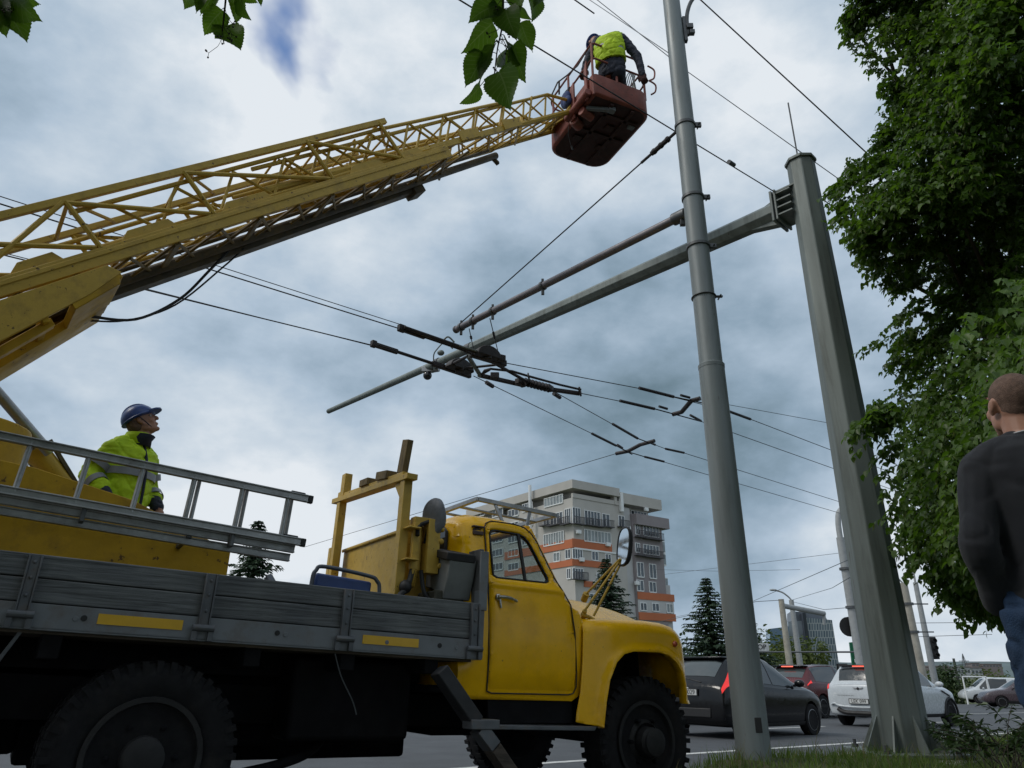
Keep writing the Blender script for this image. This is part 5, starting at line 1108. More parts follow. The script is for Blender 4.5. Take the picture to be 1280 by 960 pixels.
def band_(plane, mt, X0, Ya, Yb, X1, o=0.12):
    f = fc if plane == 1 else fd
    t0 = f(*cc(X0,Ya))[0]; t1 = f(*cc(X1,Ya))[0]; za = f(*cc(X0,Ya))[1]; zb_ = f(*cc(X0,Yb))[1]
    slab('orange_band', mt, plane, (min(t0,t1),max(t0,t1)), (zb_,za), 0.003 if plane == 2 else 0.003, o)
    return za, zb_
za1, zb1 = band_(1, MT['orange'], 341, 425, 475, 566); za2, zb2 = band_(1, MT['orange'], 341, 541, 578, 560); 
t_ = fc(*cc(410,668)); slab('orange_band', MT['orange'], 1, (t_[0],fc(*cc(476,690))[0]), (fc(*cc(410,702))[1],t_[1]), 0.003, 0.12)
slab('orange_band', MT['orange'], 2, (0.003,18), (zb1,za1), 0.003, 0.12); slab('orange_band', MT['orange'], 2, (0.003,18), (zb2,za2), 0.003, 0.12)
tO = fc(*cc(716,735),0.15)[0]
za, zb_ = fc(*cc(716,730),.15)[1], fc(*cc(716,772),.15)[1]; slab('orange_band', MT['orange'], 1, (tO,tC+0.2), (zb_,za), 0.153, 0.3)
za, zb_ = fc(*cc(722,846),.15)[1], fc(*cc(722,890),.15)[1]; slab('orange_band', MT['orange'], 1, (tO,tC+0.2), (zb_,za), 0.153, 0.3)
slab('white_line', MT['frame_w'], 1, (0.003,tA), (zb1-.25,zb1-.003), 0.003, 0.15)
slab('wall_panel', MT['render_l'], 1, (tO,tC), (fc(*cc(722,846),.15)[1]+.003,fc(*cc(716,772),.15)[1]-.003), 0.153, 0.2)
def win(plane, X0, Y0, X1, Y1, n=2, pane='pane', o=0.0, rail=None, transom=0.35):
    f = fc if plane == 1 else fd; e, ou = (D1, O1) if plane == 1 else (D2, O2)
    t0, z1 = f(*cc(X0,Y0)); t1 = f(*cc(X1,Y0))[0]; z0 = f(*cc(X0,Y1))[1]
    if t1 < t0: z1 = f(*cc(X1,Y0))[1]; z0 = f(*cc(X1,Y1))[1]; t0, t1 = t1, t0
    m = MB(); b = 0.10
    def bar(a0, a1, c0, c1): m.prism([(a0,c0),(a1,c0),(a1,c1),(a0,c1)], C0, e, (0,0,1), ou, o+0.004, o+0.14)
    bar(t0,t1,z0,z0+b); bar(t0,t1,z1-b,z1); 
    for k in range(n+1): c = t0+(t1-t0-b)*k/n; bar(c, c+b, z0+b+.002, z1-b-.002)
    bar(t0+b, t1-b, z0-0.06, z0-0.002)
    w = m.build('window', MT['frame_w'], apt, space='world')
    m = MB()
    for k in range(n):
        a0 = t0+b+(t1-t0-b)*k/n+.002; a1 = t0+(t1-t0-b)*(k+1)/n-.002; dz = 0.0
        m.prism([(a0,z0+b),(a1,z0+b),(a1,z1-b),(a0,z1-b)], C0, e, (0,0,1), ou, o+0.004, o+0.05+0.02*((k*7)%3))
    m.build('pane', MT[pane], w, space='world')
    if rail:
        m = MB(); zr = f(*cc(X0 if plane == 1 else X1, rail))[1]
        m.prism([(t0-0.3,zr),(t1+0.3,zr),(t1+0.3,zr+0.12),(t0-0.3,zr+0.12)], C0, e, (0,0,1), ou, o+.01, o+0.9); 
        k = t0-0.3
        while k < t1+0.3: m.prism([(k,zr+.12),(k+0.07,zr+.12),(k+0.07,zr+1.1),(k,zr+1.1)], C0, e, (0,0,1), ou, o+0.84, o+0.9); k += 0.26
        m.prism([(t0-0.3,zr+1.1),(t1+0.3,zr+1.1),(t1+0.3,zr+1.18),(t0-0.3,zr+1.18)], C0, e, (0,0,1), ou, o+0.82, o+0.92)
        m.build('balcony_rail', MT['rail_dk'], apt, space='world')
win(1,342,245,388,345,3,'pane',0,345); win(1,410,262,500,345,5,'pane',0,352); win(1,512,282,555,360,2,'pane',0,362)
win(1,407,372,560,440,8,'pane_l',0.05); win(1,342,482,400,540,4); win(1,452,497,490,550,2); win(1,530,512,563,560,2)
win(1,342,592,405,660,4,'pane',0,662); win(1,480,622,502,680,1); win(1,604,292,640,360,2,'pane',0,362); win(1,440,738,482,765,2)
win(1,610,570,640,615,2,'pane_l',-0.38); win(1,618,625,650,710,2,'pane_l',-0.38)
win(1,645,243,700,285,3,'pane_l',-1.45); win(1,712,255,800,300,5,'pane',-1.45)
for y0,y1,rl in ((345,402,420),(450,505,525)): win(1,697,y0,724,y1,2,'pane',0.155,rl); win(1,742,y0+8,832,y1+8,5,'pane',0.155,rl+8)
for y0,y1 in ((560,645),(662,725)): win(1,706,y0,745,y1,2,'pane',0.155); win(1,776,y0+10,816,y1+8,2,'pane',0.155)
win(1,724,792,762,838,2,'pane',0.21); win(1,792,795,832,842,2,'pane',0.21); win(1,874,798,910,850,2,'pane_l',0.21)
for a in (345,450): pass
win(2,180,285,215,350,2,'pane',0,352); win(2,222,270,292,340,4,'pane',0,345); win(2,302,250,338,345,3,'pane',0,345)
win(2,183,380,300,450,8,'pane_l',0.05); win(2,238,502,276,555,2,'pane_l'); win(2,306,484,338,540,2); win(2,314,594,338,655,2)
win(2,185,170,292,222,6,'pane_l',0.0); win(2,60,215,120,262,4); win(2,60,300,120,350,4); win(2,60,400,140,450,5)
for X_ in (-20,-110,-215):
    for Y_ in (250,325,400,480,560): win(2,X_,Y_,X_+60,Y_+42,3)

for (X0,Y0,X1,Y1) in ((842,432,884,575),(862,645,902,742)):               # glazed balcony boxes on the right end
    t0, z1 = fc(*cc(X0,Y0)); t1 = fc(*cc(X1,Y0))[0]; z0 = fc(*cc(X0,Y1))[1]; m = MB(); m.prism([(t0,z0),(t1,z0),(t1,z1),(t0,z1)], C0, D1, (0,0,1), O1, -4, -0.5); bx = m.build('glazed_balcony', MT['frame_w'], apt, space='world')
    m = MB()
    for k in range(3):
        for j in range(2): a0 = t0+(t1-t0)*(k+0.08)/3; a1 = t0+(t1-t0)*(k+0.92)/3; c0 = z0+(z1-z0)*(j*0.5+0.06); c1 = z0+(z1-z0)*(j*0.5+0.45); m.prism([(a0,c0),(a1,c0),(a1,c1),(a0,c1)], C0, D1, (0,0,1), O1, -0.5, -0.46)
    m.build('pane', MT['pane_l'], bx, space='world')
for X,Y in ((372,390),(540,462),(390,548),(655,368),(758,262),(705,682),(470,680)):     # air conditioners
    t, z = fc(*cc(X,Y)); m = MB(); m.prism([(t-0.42,z-0.3),(t+0.42,z-0.3),(t+0.42,z+0.3),(t-0.42,z+0.3)], C0, D1, (0,0,1), O1, 0.16, 0.6); m.build('air_conditioner', MT['frame_w'], apt, space='world', bevel=0.05)
m = MB(); t, z = fc(*cc(130,120)); q0 = C0+D2*fd(*cc(130,250))[0]; m.tube([V((q0.x,q0.y,fd(*cc(130,380))[1]))+O2*1.0, V((q0.x,q0.y,fd(*cc(130,125))[1]))+O2*1.0], 0.28, 10); m.build('white_flue', MT['frame_w'], apt, space='world')
m = MB(); t, z = fc(*cc(617,240)); t2, z_ = fc(*cc(617,165)); m.prism([(t-0.3,z-1),(t+0.3,z-1),(t+0.3,z_),(t-0.3,z_)], C0, D1, (0,0,1), O1, 0.1, 0.6); m.build('white_flue', MT['frame_w'], apt, space='world')

# ------------------------------------------------------------------ glass tower and others far off
tq = at(1015,838,260); tq.z = road_z(tq.x,tq.y); tow = thing('glass_tower', 'blue grey glass office tower with slanted sides far down the road', 'building', tq)
def gp(x, y, D): return at(x, y, D)
m_, nd, ln, bs = new_mat('tower_glass'); tc = nd.new('ShaderNodeTexCoord'); br = nd.new('ShaderNodeTexBrick'); br.offset = 0.5; br.inputs['Color1'].default_value = (.12,.165,.22,1); br.inputs['Color2'].default_value = (.20,.25,.31,1); br.inputs['Mortar'].default_value = (.42,.46,.50,1); br.inputs['Scale'].default_value = 1.0; br.inputs['Mortar Size'].default_value = .16; br.inputs['Brick Width'].default_value = 0.95; br.inputs['Row Height'].default_value = 2.4
mp = nd.new('ShaderNodeMapping'); mp.inputs['Rotation'].default_value = (math.pi/2,0,0); ln.new(tc.outputs['Object'], mp.inputs[0]); ln.new(mp.outputs[0], br.inputs[0]); ln.new(br.outputs[0], bs.inputs['Base Color']); bs.inputs['Roughness'].default_value = 0.2; MT['tower'] = m_
def tower_block(nm, mt, pts, D, dep, o=None):
    f = [gp(x,y,D) for x,y in pts]; 
    for p_, (x,y) in zip(f, pts):
        if y > 830: p_.z = tq.z-1
    fw = V((0.25,1,0)).normalized(); m = MB(); n = len(f); m.add(f+[p_+fw*dep for p_ in f], [tuple(range(n)),tuple(range(n,2*n))[::-1]]+[(k,(k+1)%n,n+(k+1)%n,n+k) for k in range(n)]); return m.build(nm, mt, tow, space='world')
tower_block('main_facade', MT['tower'], [(1017,838),(1006,772),(1040,775),(1050,838)], 260, 22)
tower_block('dark_edge', mat('tower_dark', (0.05,0.06,0.08), 0.4), [(1011,838),(1003,766),(1007,766),(1017.2,838)], 258, 20)
tower_block('left_wing', mat('tower_pale', (0.38,0.43,0.48), 0.4, var=0.2, vscale=0.3), [(985,838),(985,777),(1004,776),(1012,838)], 262, 20)
tower_block('roof_storey', mat('tower_grey', (0.16,0.18,0.21), 0.5), [(989,777),(989,764),(1030,767),(1034,775)], 263, 15); tower_block('roof_plant', MT['render_d'], [(1002,766),(1002,762),(1026,764),(1026,768)], 265, 10)
tower_block('low_wing', mat('tower_blue_glass', (0.16,0.24,0.36), 0.2, var=0.1), [(963,838),(962,786),(986,783),(988,838)], 250, 18)
text_mesh('SUNRISE', 1.4, 0.05, Matrix.Translation(gp(1009,765.5,259.5))@Matrix.Rotation(rad(90),4,'X'), 'roof_sign', MT['frame_w'], tow) if False else None
bill = at(1072,838,70); bill.z = road_z(bill.x,bill.y); bb = thing('green_billboard', 'narrow green banner sign partly hidden by the hooked lamp post', 'sign', bill)
m = MB(); p = [at(1062,803,70),at(1072,802,70),at(1076,836,70),at(1066,836,70)]; m.add(p+[q+V((0.1,0.4,0)) for q in p], [(0,1,2,3),(7,6,5,4),(0,4,5,1),(1,5,6,2),(2,6,7,3),(3,7,4,0)]); m.build('panel', mat('green_panel', (0.03,0.20,0.11), 0.5), bb, space='world')
m = MB(); m.beam(at(1070,836,70.2), V((at(1070,836,70.2).x,at(1070,836,70.2).y,bill.z)), 0.2, 0.2); m.build('leg', MT['far_pole'], bb, space='world')
for k in range(3):
    m = MB(); a = at(1070.5,812+7*k,69.9); m.box(a, (0.35,0.05,0.3)); m.build('panel_mark', MT['frame_w'], bb, space='world')
b = at(1053,838,66); b.z = road_z(b.x,b.y); em = thing('emblem_sign', 'black square sign with a silver winged oval emblem beyond the cars', 'sign', b)
m = MB(); q = at(1053,835,66); m.box(q, (0.95,0.2,0.75)); m.box((q.x,q.y,(q.z-0.4+b.z)/2), (0.3,0.15,q.z-0.4-b.z)); m.build('panel', MT['black'], em, space='world', bevel=0.02)
m = MB(); o = q+V((0,-0.12,0.02)); m.tube([o+V((0.34*math.cos(t),0,0.24*math.sin(t))) for t in [2*math.pi*k/28 for k in range(29)]], 0.028, 6); m.tube(spline([o+V(p_) for p_ in ((-0.31,0,0.08),(-0.14,0,0.09),(-0.05,0,-0.02),(0,0,-0.08),(0.05,0,-0.02),(0.14,0,0.09),(0.31,0,0.08))],4), 0.03, 6); m.build('emblem', MT['alu'], em, smooth=True, space='world')
b = at(957,838,36); b.z = road_z(b.x,b.y); ss = thing('stop_board', 'white board with black capitals half hidden behind the round pole', 'sign', b)
q = at(950,809,36); ex_ = V((1,0.15,0)).normalized(); m = MB(); m.beam(q-ex_*0.62, q+ex_*0.46, 0.06, 0.36); m.build('board', mat('white_board', (0.62,0.63,0.62), 0.5), ss, space='world', bevel=0.01)
m = MB(); m.tube([(q.x-0.35,q.y+0.06,b.z),(q.x-0.35,q.y+0.06,q.z)], 0.05, 8); m.build('post', MT['far_pole'], ss, space='world')
Mt = frame(q-V((-0.05,0.045,0.0))-ex_*0.14, ex_, V((0,0,1)), V((ex_.y,-ex_.x,0))); text_mesh('STOP', 0.34, 0.006, Mt, 'lettering', MT['black'], ss)
# town on the horizon, pylon and crane
MT['town_w'] = mat('pale_far_block', (0.36,0.38,0.40), 0.8, var=0.1); MT['town_r'] = mat('reddish_far_block', (0.19,0.165,0.165), 0.8, var=0.2)
def far_block(label, x0, x1, y0, D, mt, cat='building', dep=14):
    p = at((x0+x1)/2, 836, D); gz_ = road_z(p.x,p.y)-4; a, c = at(x0, y0, D), at(x1, y0, D); t = thing('distant_building', label, cat, (p.x,p.y,gz_))
    m = MB(); m.box(((a.x+c.x)/2,(a.y+c.y)/2+dep/2,(a.z+gz_)/2), (c.x-a.x,dep,a.z-gz_)); m.build('wall', mt, t, space='world')
    m = MB(); n = max(2,int((x1-x0)/4))
    for k in range(n): m.box((a.x+(c.x-a.x)*(k+0.5)/n,(a.y+c.y)/2-0.05,a.z-2.2), ((c.x-a.x)/n*0.6,0.08,1.6))
    m.build('window_row', MT['pane'], t, space='world'); m = MB(); m.box(((a.x+c.x)/2,(a.y+c.y)/2+dep/2,a.z+0.2), (c.x-a.x+1,dep+1,0.5)); m.build('roof', MT['town_r'], t, space='world')
far_block('long low white hall far off beyond the white van', 1196, 1212, 834, 420, MT['town_w']); far_block('pale block far off left of the jeans', 1213, 1227, 835, 430, MT['town_w']); far_block('brownish housing row on the far ridge near the pylon', 1214, 1224, 829, 900, MT['town_r']); far_block('brownish housing row on the far ridge beside the jeans', 1228, 1252, 830, 900, MT['town_r'])
far_block('reddish roofed hall far off behind the slim signal post', 1168, 1184, 833, 380, MT['town_r']); far_block('low grey building with pale stripes behind the concrete pole', 1120, 1190, 838, 150, MT['town_w'], dep=20)
b = at(1207,836,520); b.z = road_z(b.x,b.y); py = thing('power_pylon', 'tiny lattice power pylon on the horizon right of the round bush', 'pylon', b)
m = MB(); zt3 = at(1206,817,520).z
for sx, sy in ((-1,-1),(1,-1),(1,1),(-1,1)): m.tube([(b.x+2.5*sx,b.y+2.5*sy,b.z),(b.x,b.y,zt3)], 0.22, 5)
for k, w in ((0.55,4.5),(0.7,3.6)): zz = b.z+(zt3-b.z)*k; m.beam((b.x-w,b.y,zz), (b.x+w,b.y,zz), 0.3, 0.4)
m.build('lattice_mast', MT['wire_far'], py, space='world')
b = at(1168,836,460); b.z = road_z(b.x,b.y); cr_ = thing('tower_crane', 'tiny pale tower crane on the horizon right of the signal post', 'crane', b)
m = MB(); zc = at(1168,819,460).z; m.box((b.x,b.y,(b.z+zc)/2), (0.9,0.9,zc-b.z)); m.build('mast', MT['far_pole'], cr_, space='world'); m = MB(); m.box((b.x+1.5,b.y,zc), (6.5,0.8,0.8)); m.build('jib', MT['far_pole'], cr_, space='world')
b = at(1212,862,55); b.z = road_z(b.x,b.y); gb = thing('barrier_frame', 'thin white height barrier frame behind the white van', 'barrier', b)
m = MB(); a, c = at(1203,846,55), at(1232,846,55); m.tube([(a.x,a.y,road_z(a.x,a.y)),a,c,(c.x,c.y,road_z(c.x,c.y))], 0.06, 8); m.build('frame', MT['frame_w'], gb, space='world')
# ------------------------------------------------------------------ cars
MT['car_black'] = mat('black_car_paint', (0.006,0.0065,0.008), 0.15, var=0.05, coat=0.0, spec=0.4)
MT['car_red'] = mat('dark_red_car_paint', (0.085,0.016,0.02), 0.2, var=0.05, coat=0.0)
MT['car_white'] = mat('white_car_paint', (0.50,0.535,0.56), 0.25, var=0.04, coat=0.5)
MT['car_silver'] = mat('silver_car_paint', (0.28,0.30,0.32), 0.25, metal=0.3, var=0.05, coat=0.5)
MT['car_brown'] = mat('plum_brown_car_paint', (0.06,0.042,0.05), 0.25, var=0.1, coat=0.5)
MT['car_glass'] = mat('tinted_car_glass', (0.02,0.025,0.027), 0.03, var=0.1, spec=0.9)
MT['car_glass2'] = mat('sky_lit_car_glass', (0.05,0.062,0.065), 0.05, var=0.1, spec=1.0)
MT['trim'] = mat('black_plastic_trim', (0.014,0.014,0.015), 0.6, var=0.1)
MT['tail'] = mat('lit_tail_lamp', (0.45,0.015,0.018), 0.2, var=0.05, emis=(1.0,0.04,0.03,0.55))
MT['brake'] = mat('lit_brake_lamp', (0.6,0.04,0.03), 0.3, emis=(1.0,0.16,0.10,1.6))
MT['plate_w'] = mat('white_number_plate', (0.58,0.59,0.58), 0.5, var=0.03)
MT['alloy'] = mat('silver_alloy', (0.38,0.39,0.40), 0.35, metal=0.7, var=0.1)
MT['alloy_d'] = mat('dark_alloy', (0.07,0.07,0.075), 0.35, metal=0.6, var=0.1)
def cr4(a, b, c, d, t): return 0.5*((2*b)+(c-a)*t+(2*a-5*b+4*c-d)*t*t+(3*b-a-3*c+d)*t**3)
class Shell:
    """a car shell: half-section points per station, evaluated smoothly"""
    def __init__(s, st):
        s.R = []
        for (x, zb, zbelt, zroof, w, wr) in st:
            zm = zb+(zbelt-zb)*0.55
            if zroof-zbelt > 0.16: hi = [(wr+(w*0.94-wr)*0.35, zbelt+(zroof-zbelt)*0.62), (wr*0.93, zroof-0.045), (wr*0.62, zroof-0.004)]
            else: hi = [(w*0.86, zbelt+(zroof-zbelt)*0.5), (w*0.66, zbelt+(zroof-zbelt)*0.85), (w*0.40, zroof-0.004)]
            half = [(0,zb),(w*0.80,zb),(w*0.965,zb+0.07),(w,zm),(w*0.985,zbelt-0.05),(w*0.945,zbelt)]+hi+[(0,zroof)]
            full = [V((x, -y, z)) for y, z in half]+[V((x, y, z)) for y, z in half[-2:0:-1]]
            s.R.append(full)
        s.n = len(s.R[0]); s.m = len(s.R)
    def P(s, t, u):
        i = min(int(t), s.m-2); f = t-i; k = int(math.floor(u)); g = u-k
        def ru(j):
            r = s.R[j]; return cr4(r[(k-1)%s.n], r[k%s.n], r[(k+1)%s.n], r[(k+2)%s.n], g)
        return cr4(ru(max(i-1,0)), ru(i), ru(i+1), ru(min(i+2,s.m-1)), f)
    def Nn(s, t, u):
        e = 0.03; a = s.P(min(t+e,s.m-1), u)-s.P(max(t-e,0), u); b = s.P(t, u+e)-s.P(t, u-e); n = b.cross(a)
        if n.length < 1e-9: return V((0,0,1))
        n.normalize(); c = V((s.P(t,u).x, 0, 0.75)); 
        return n if n.dot(s.P(t,u)-c) > 0 or abs(n.y) < 0.2 and n.z > 0 else (n if n.dot(V((0, s.P(t,u).y, s.P(t,u).z-0.7))) >= 0 else -n)
    def body(s, nt=5, nu=3):
        m = MB(); rings = []
        for i in range((s.m-1)*nt+1): rings.append([s.P(i/nt, k/nu) for k in range(s.n*nu)])
        m.rings(rings); return m
    def patch(s, tl, ul, off, nt=6, nu=5, thick=0.0):
        """tl, ul: functions or ranges; rectangular patch in (t,u), lifted off the shell"""
        vs = []; fs = []
        for i in range(nt+1):
            for j in range(nu+1):
                a, b = i/nt, j/nu
                t = tl(a,b) if callable(tl) else tl[0]+(tl[1]-tl[0])*a; u = ul(a,b) if callable(ul) else ul[0]+(ul[1]-ul[0])*b
                vs.append(s.P(t,u)+s.Nn(t,u)*off)
        for i in range(nt):
            for j in range(nu): fs.append((i*(nu+1)+j, i*(nu+1)+j+1, (i+1)*(nu+1)+j+1, (i+1)*(nu+1)+j))
        return vs, fs
def car(name, label, pos, head, st, wb, x0, wr, paint, alloy, spec, group='cars on the road', cat='car'):
    fw = V((math.sin(head), math.cos(head), 0)); a = fw.dot(RU); fw = (fw-V((0,0,SLOPE*a))).normalized(); lf = V((0,0,1)).cross(fw).normalized(); M = frame(pos, fw, lf, fw.cross(lf))
    c = thing(name, label, cat, M, group); sh = Shell(st); L = st[-1][0]
    o = sh.body().build('body', paint, c, smooth=True, angle=60)
    W = max(s_[4] for s_ in st)
    cut = MB()
    for x in (x0, x0+wb):
        for sd in (-1, 1): cut.lathe([(0,-0.30),(wr+0.055,-0.30),(wr+0.055,0.2),(0,0.2)], (x, sd*W, wr), (0,sd,0), 28)
    co = cut.build('cutter', paint, c); bo = o.modifiers.new('arch', 'BOOLEAN'); bo.operation = 'DIFFERENCE'; bo.object = co; bo.solver = 'EXACT'
    bpy.context.view_layer.update(); bake(o); bpy.data.objects.remove(co)
    o.data.polygons.foreach_set('use_smooth', [True]*len(o.data.polygons)); o.data.set_sharp_from_angle(angle=rad(40))
    wm = MB()
    for x in (x0, x0+wb):
        for sd in (-1, 1): wm.lathe([(wr+0.053,-0.28),(wr+0.053,-0.02)], (x, sd*W, wr), (0,sd,0), 28)
    wm = MB(); wm.box(((x0+x0+wb)/2,0,0.42), (wb+0.9,W*1.15,0.35)); wm.build('underbody', MT['trim'], c)
    for x in (x0, x0+wb):
        for sd in (-1, 1):
            cc_ = (x, sd*(W-0.012), wr); wd = 0.2
            t = MB(); t.lathe([(wr*0.66,-wd),(wr*0.9,-wd),(wr,-wd+0.03),(wr,-0.03),(wr*0.95,-0.004),(wr*0.8,0.004),(wr*0.68,-0.01)], cc_, (0,sd,0), 32); t.lathe([(0,-wd+0.04),(wr*0.68,-wd+0.04),(wr*0.68,-0.11),(0,-0.11)], cc_, (0,sd,0), 24)
            w = t.build('wheel', MT['tyre'], c, smooth=True)
            r = MB(); r.lathe([(wr*0.68,-0.10),(wr*0.68,-0.012),(wr*0.64,-0.008),(wr*0.62,-0.05)], cc_, (0,sd,0), 30); r.lathe([(0.06,-0.08),(0.055,-0.02),(0,-0.015)], cc_, (0,sd,0), 16)
            ns = spec.get('spokes', 5)
            for k in range(ns):
                for dd in (-0.12, 0.12):
                    an = 2*math.pi*k/ns; p0 = V(cc_)+V((0.05*math.cos(an),-sd*0.03,0.05*math.sin(an))); p1 = V(cc_)+V((wr*0.64*math.cos(an+dd),-sd*0.025,wr*0.64*math.sin(an+dd))); r.beam(p0, p1, 0.03, 0.03, (0,1,0))
            r.build('rim', alloy, w)
    def P(nm, mt, patches, par=c, sol=0.006):
        m = MB()
        for vs, fs in patches: m.add(vs, fs)
        return m.build(nm, mt, par, smooth=True, angle=180)
    n = sh.n; mir = lambda u: n-u
    for (nm, mk, tl, ul, of) in spec['patches']:
        P(nm, MT[mk], [sh.patch(tl, ul, of)])
        if nm in ('side_window','tail_lamp','door_handle','head_lamp','sill_trim','wheel_arch_trim'): P(nm, MT[mk], [sh.patch(tl, (lambda a,b,ul=ul: mir(ul(a,b))) if callable(ul) else (mir(ul[0]),mir(ul[1])), of)])
    for sd in (-1, 1):
        m = MB(); mx, mz = spec['mirror']; m.ell((mx, sd*(W+0.08), mz), (0.07,0.11,0.075)); m.beam((mx+0.03,sd*(W-0.06),mz-0.05), (mx,sd*(W+0.02),mz-0.03), 0.05, 0.04); m.build('wing_mirror', MT[spec.get('mirror_mat','car_black')] if 'mirror_mat' in spec else paint, c, smooth=True)
    if 'plate' in spec:
        px, pz, txt = spec['plate']; m = MB(); m.box((px,0,pz), (0.02,0.54,0.13)); pl_ = m.build('number_plate', MT['trim'], c, bevel=0.004); m = MB(); m.box((px-0.012,0,pz), (0.006,0.50,0.10)); fc_ = m.build('plate_face', MT['plate_w'], pl_)
        Mx = Matrix(((0,0,-1,px-0.017),(-1,0,0,0),(0,1,0,pz),(0,0,0,1))); text_mesh(txt, 0.115, 0.002, Mx, 'plate_lettering', MT['trim'], pl_, space='local')
    if 'extra' in spec: spec['extra'](c, sh)
    return c
# black hatchback
hs = [(0.02,0.38,0.74,0.80,0.74,0.66),(0.05,0.30,0.84,0.92,0.82,0.70),(0.17,0.23,0.93,1.06,0.85,0.66),(0.55,0.20,0.985,1.405,0.86,0.60),(0.85,0.20,0.975,1.455,0.86,0.60),(1.45,0.20,0.95,1.48,0.86,0.60),(2.05,0.20,0.92,1.455,0.86,0.59),(2.92,0.20,0.89,1.03,0.85,0.62),(3.30,0.22,0.86,0.955,0.83,0.60),(3.65,0.24,0.77,0.85,0.79,0.55),(3.86,0.26,0.63,0.70,0.70,0.5),(3.95,0.32,0.5,0.54,0.56,0.4)]
def hatch_extra(c, sh):
    m = MB(); m.box((0.60,0,1.44), (0.22,1.06,0.035)); m.build('roof_spoiler', MT['car_black'] if c['label'].startswith('black') else MT['car_silver'], c, bevel=0.012)
    m = MB(); m.tube([(0.09,-0.30,0.98),(0.16,0.1,1.05)], 0.012, 6); m.build('wiper', MT['trim'], c)
    m = MB(); m.ell((0.035,0,0.86), (0.02,0.055,0.032)); m.build('rear_badge', MT['alu'], c, smooth=True)
    m = MB(); m.box((0.055,-0.50,0.80), (0.02,0.14,0.018)); m.build('badge_text', MT['alu'], c)
    m = MB(); m.box((0.012,0,0.45), (0.03,1.05,0.16)); m.build('bumper_insert', MT['trim'], c, bevel=0.02)
hpat = [('rear_window','car_glass2',(2.12,2.86),(7.1,10.9),0.006),('side_window','car_glass',(3.15,5.55),(5.12,6.9),0.006),('side_window','car_glass',(5.62,6.62),lambda a,b: 5.12+(1.75-1.3*a)*b,0.006),('windscreen','car_glass',(6.12,6.92),(6.9,11.1),0.006),
 ('tail_lamp','tail',lambda a,b: 0.75+1.75*a+0.25*b, lambda a,b: 4.25+1.75*b-(0.7*(1-a)*b),0.014),('sill_trim','trim',(1.0,8.6),(1.4,2.05),0.006),('door_handle','trim',(4.05,4.32),(4.15,4.35),0.015),('head_lamp','car_glass2',(8.7,9.6),(4.3,5.3),0.008)]
pw = on_road(859,917); posn = lambda px, py, off: on_road(px, py)+RV*0
fi = on_road(852, 917)
car('hatchback', 'black hatchback with lit red tail lamp seen behind the round grey pole', fi-RV*0.75-RU*0.72, rad(48.5), hs, 2.49, 0.72, 0.305, MT['car_black'], MT['alloy'], dict(patches=hpat, mirror=(2.62,1.0), plate=(0.0,0.80,'HAT 029'), extra=hatch_extra, spokes=5))
car('hatchback', 'grey car whose roof just shows above the black hatchback', fi+RV*3.2+RU*1.5, RTH, hs, 2.49, 0.72, 0.305, MT['car_silver'], MT['alloy'], dict(patches=hpat, mirror=(2.62,1.0), extra=hatch_extra))
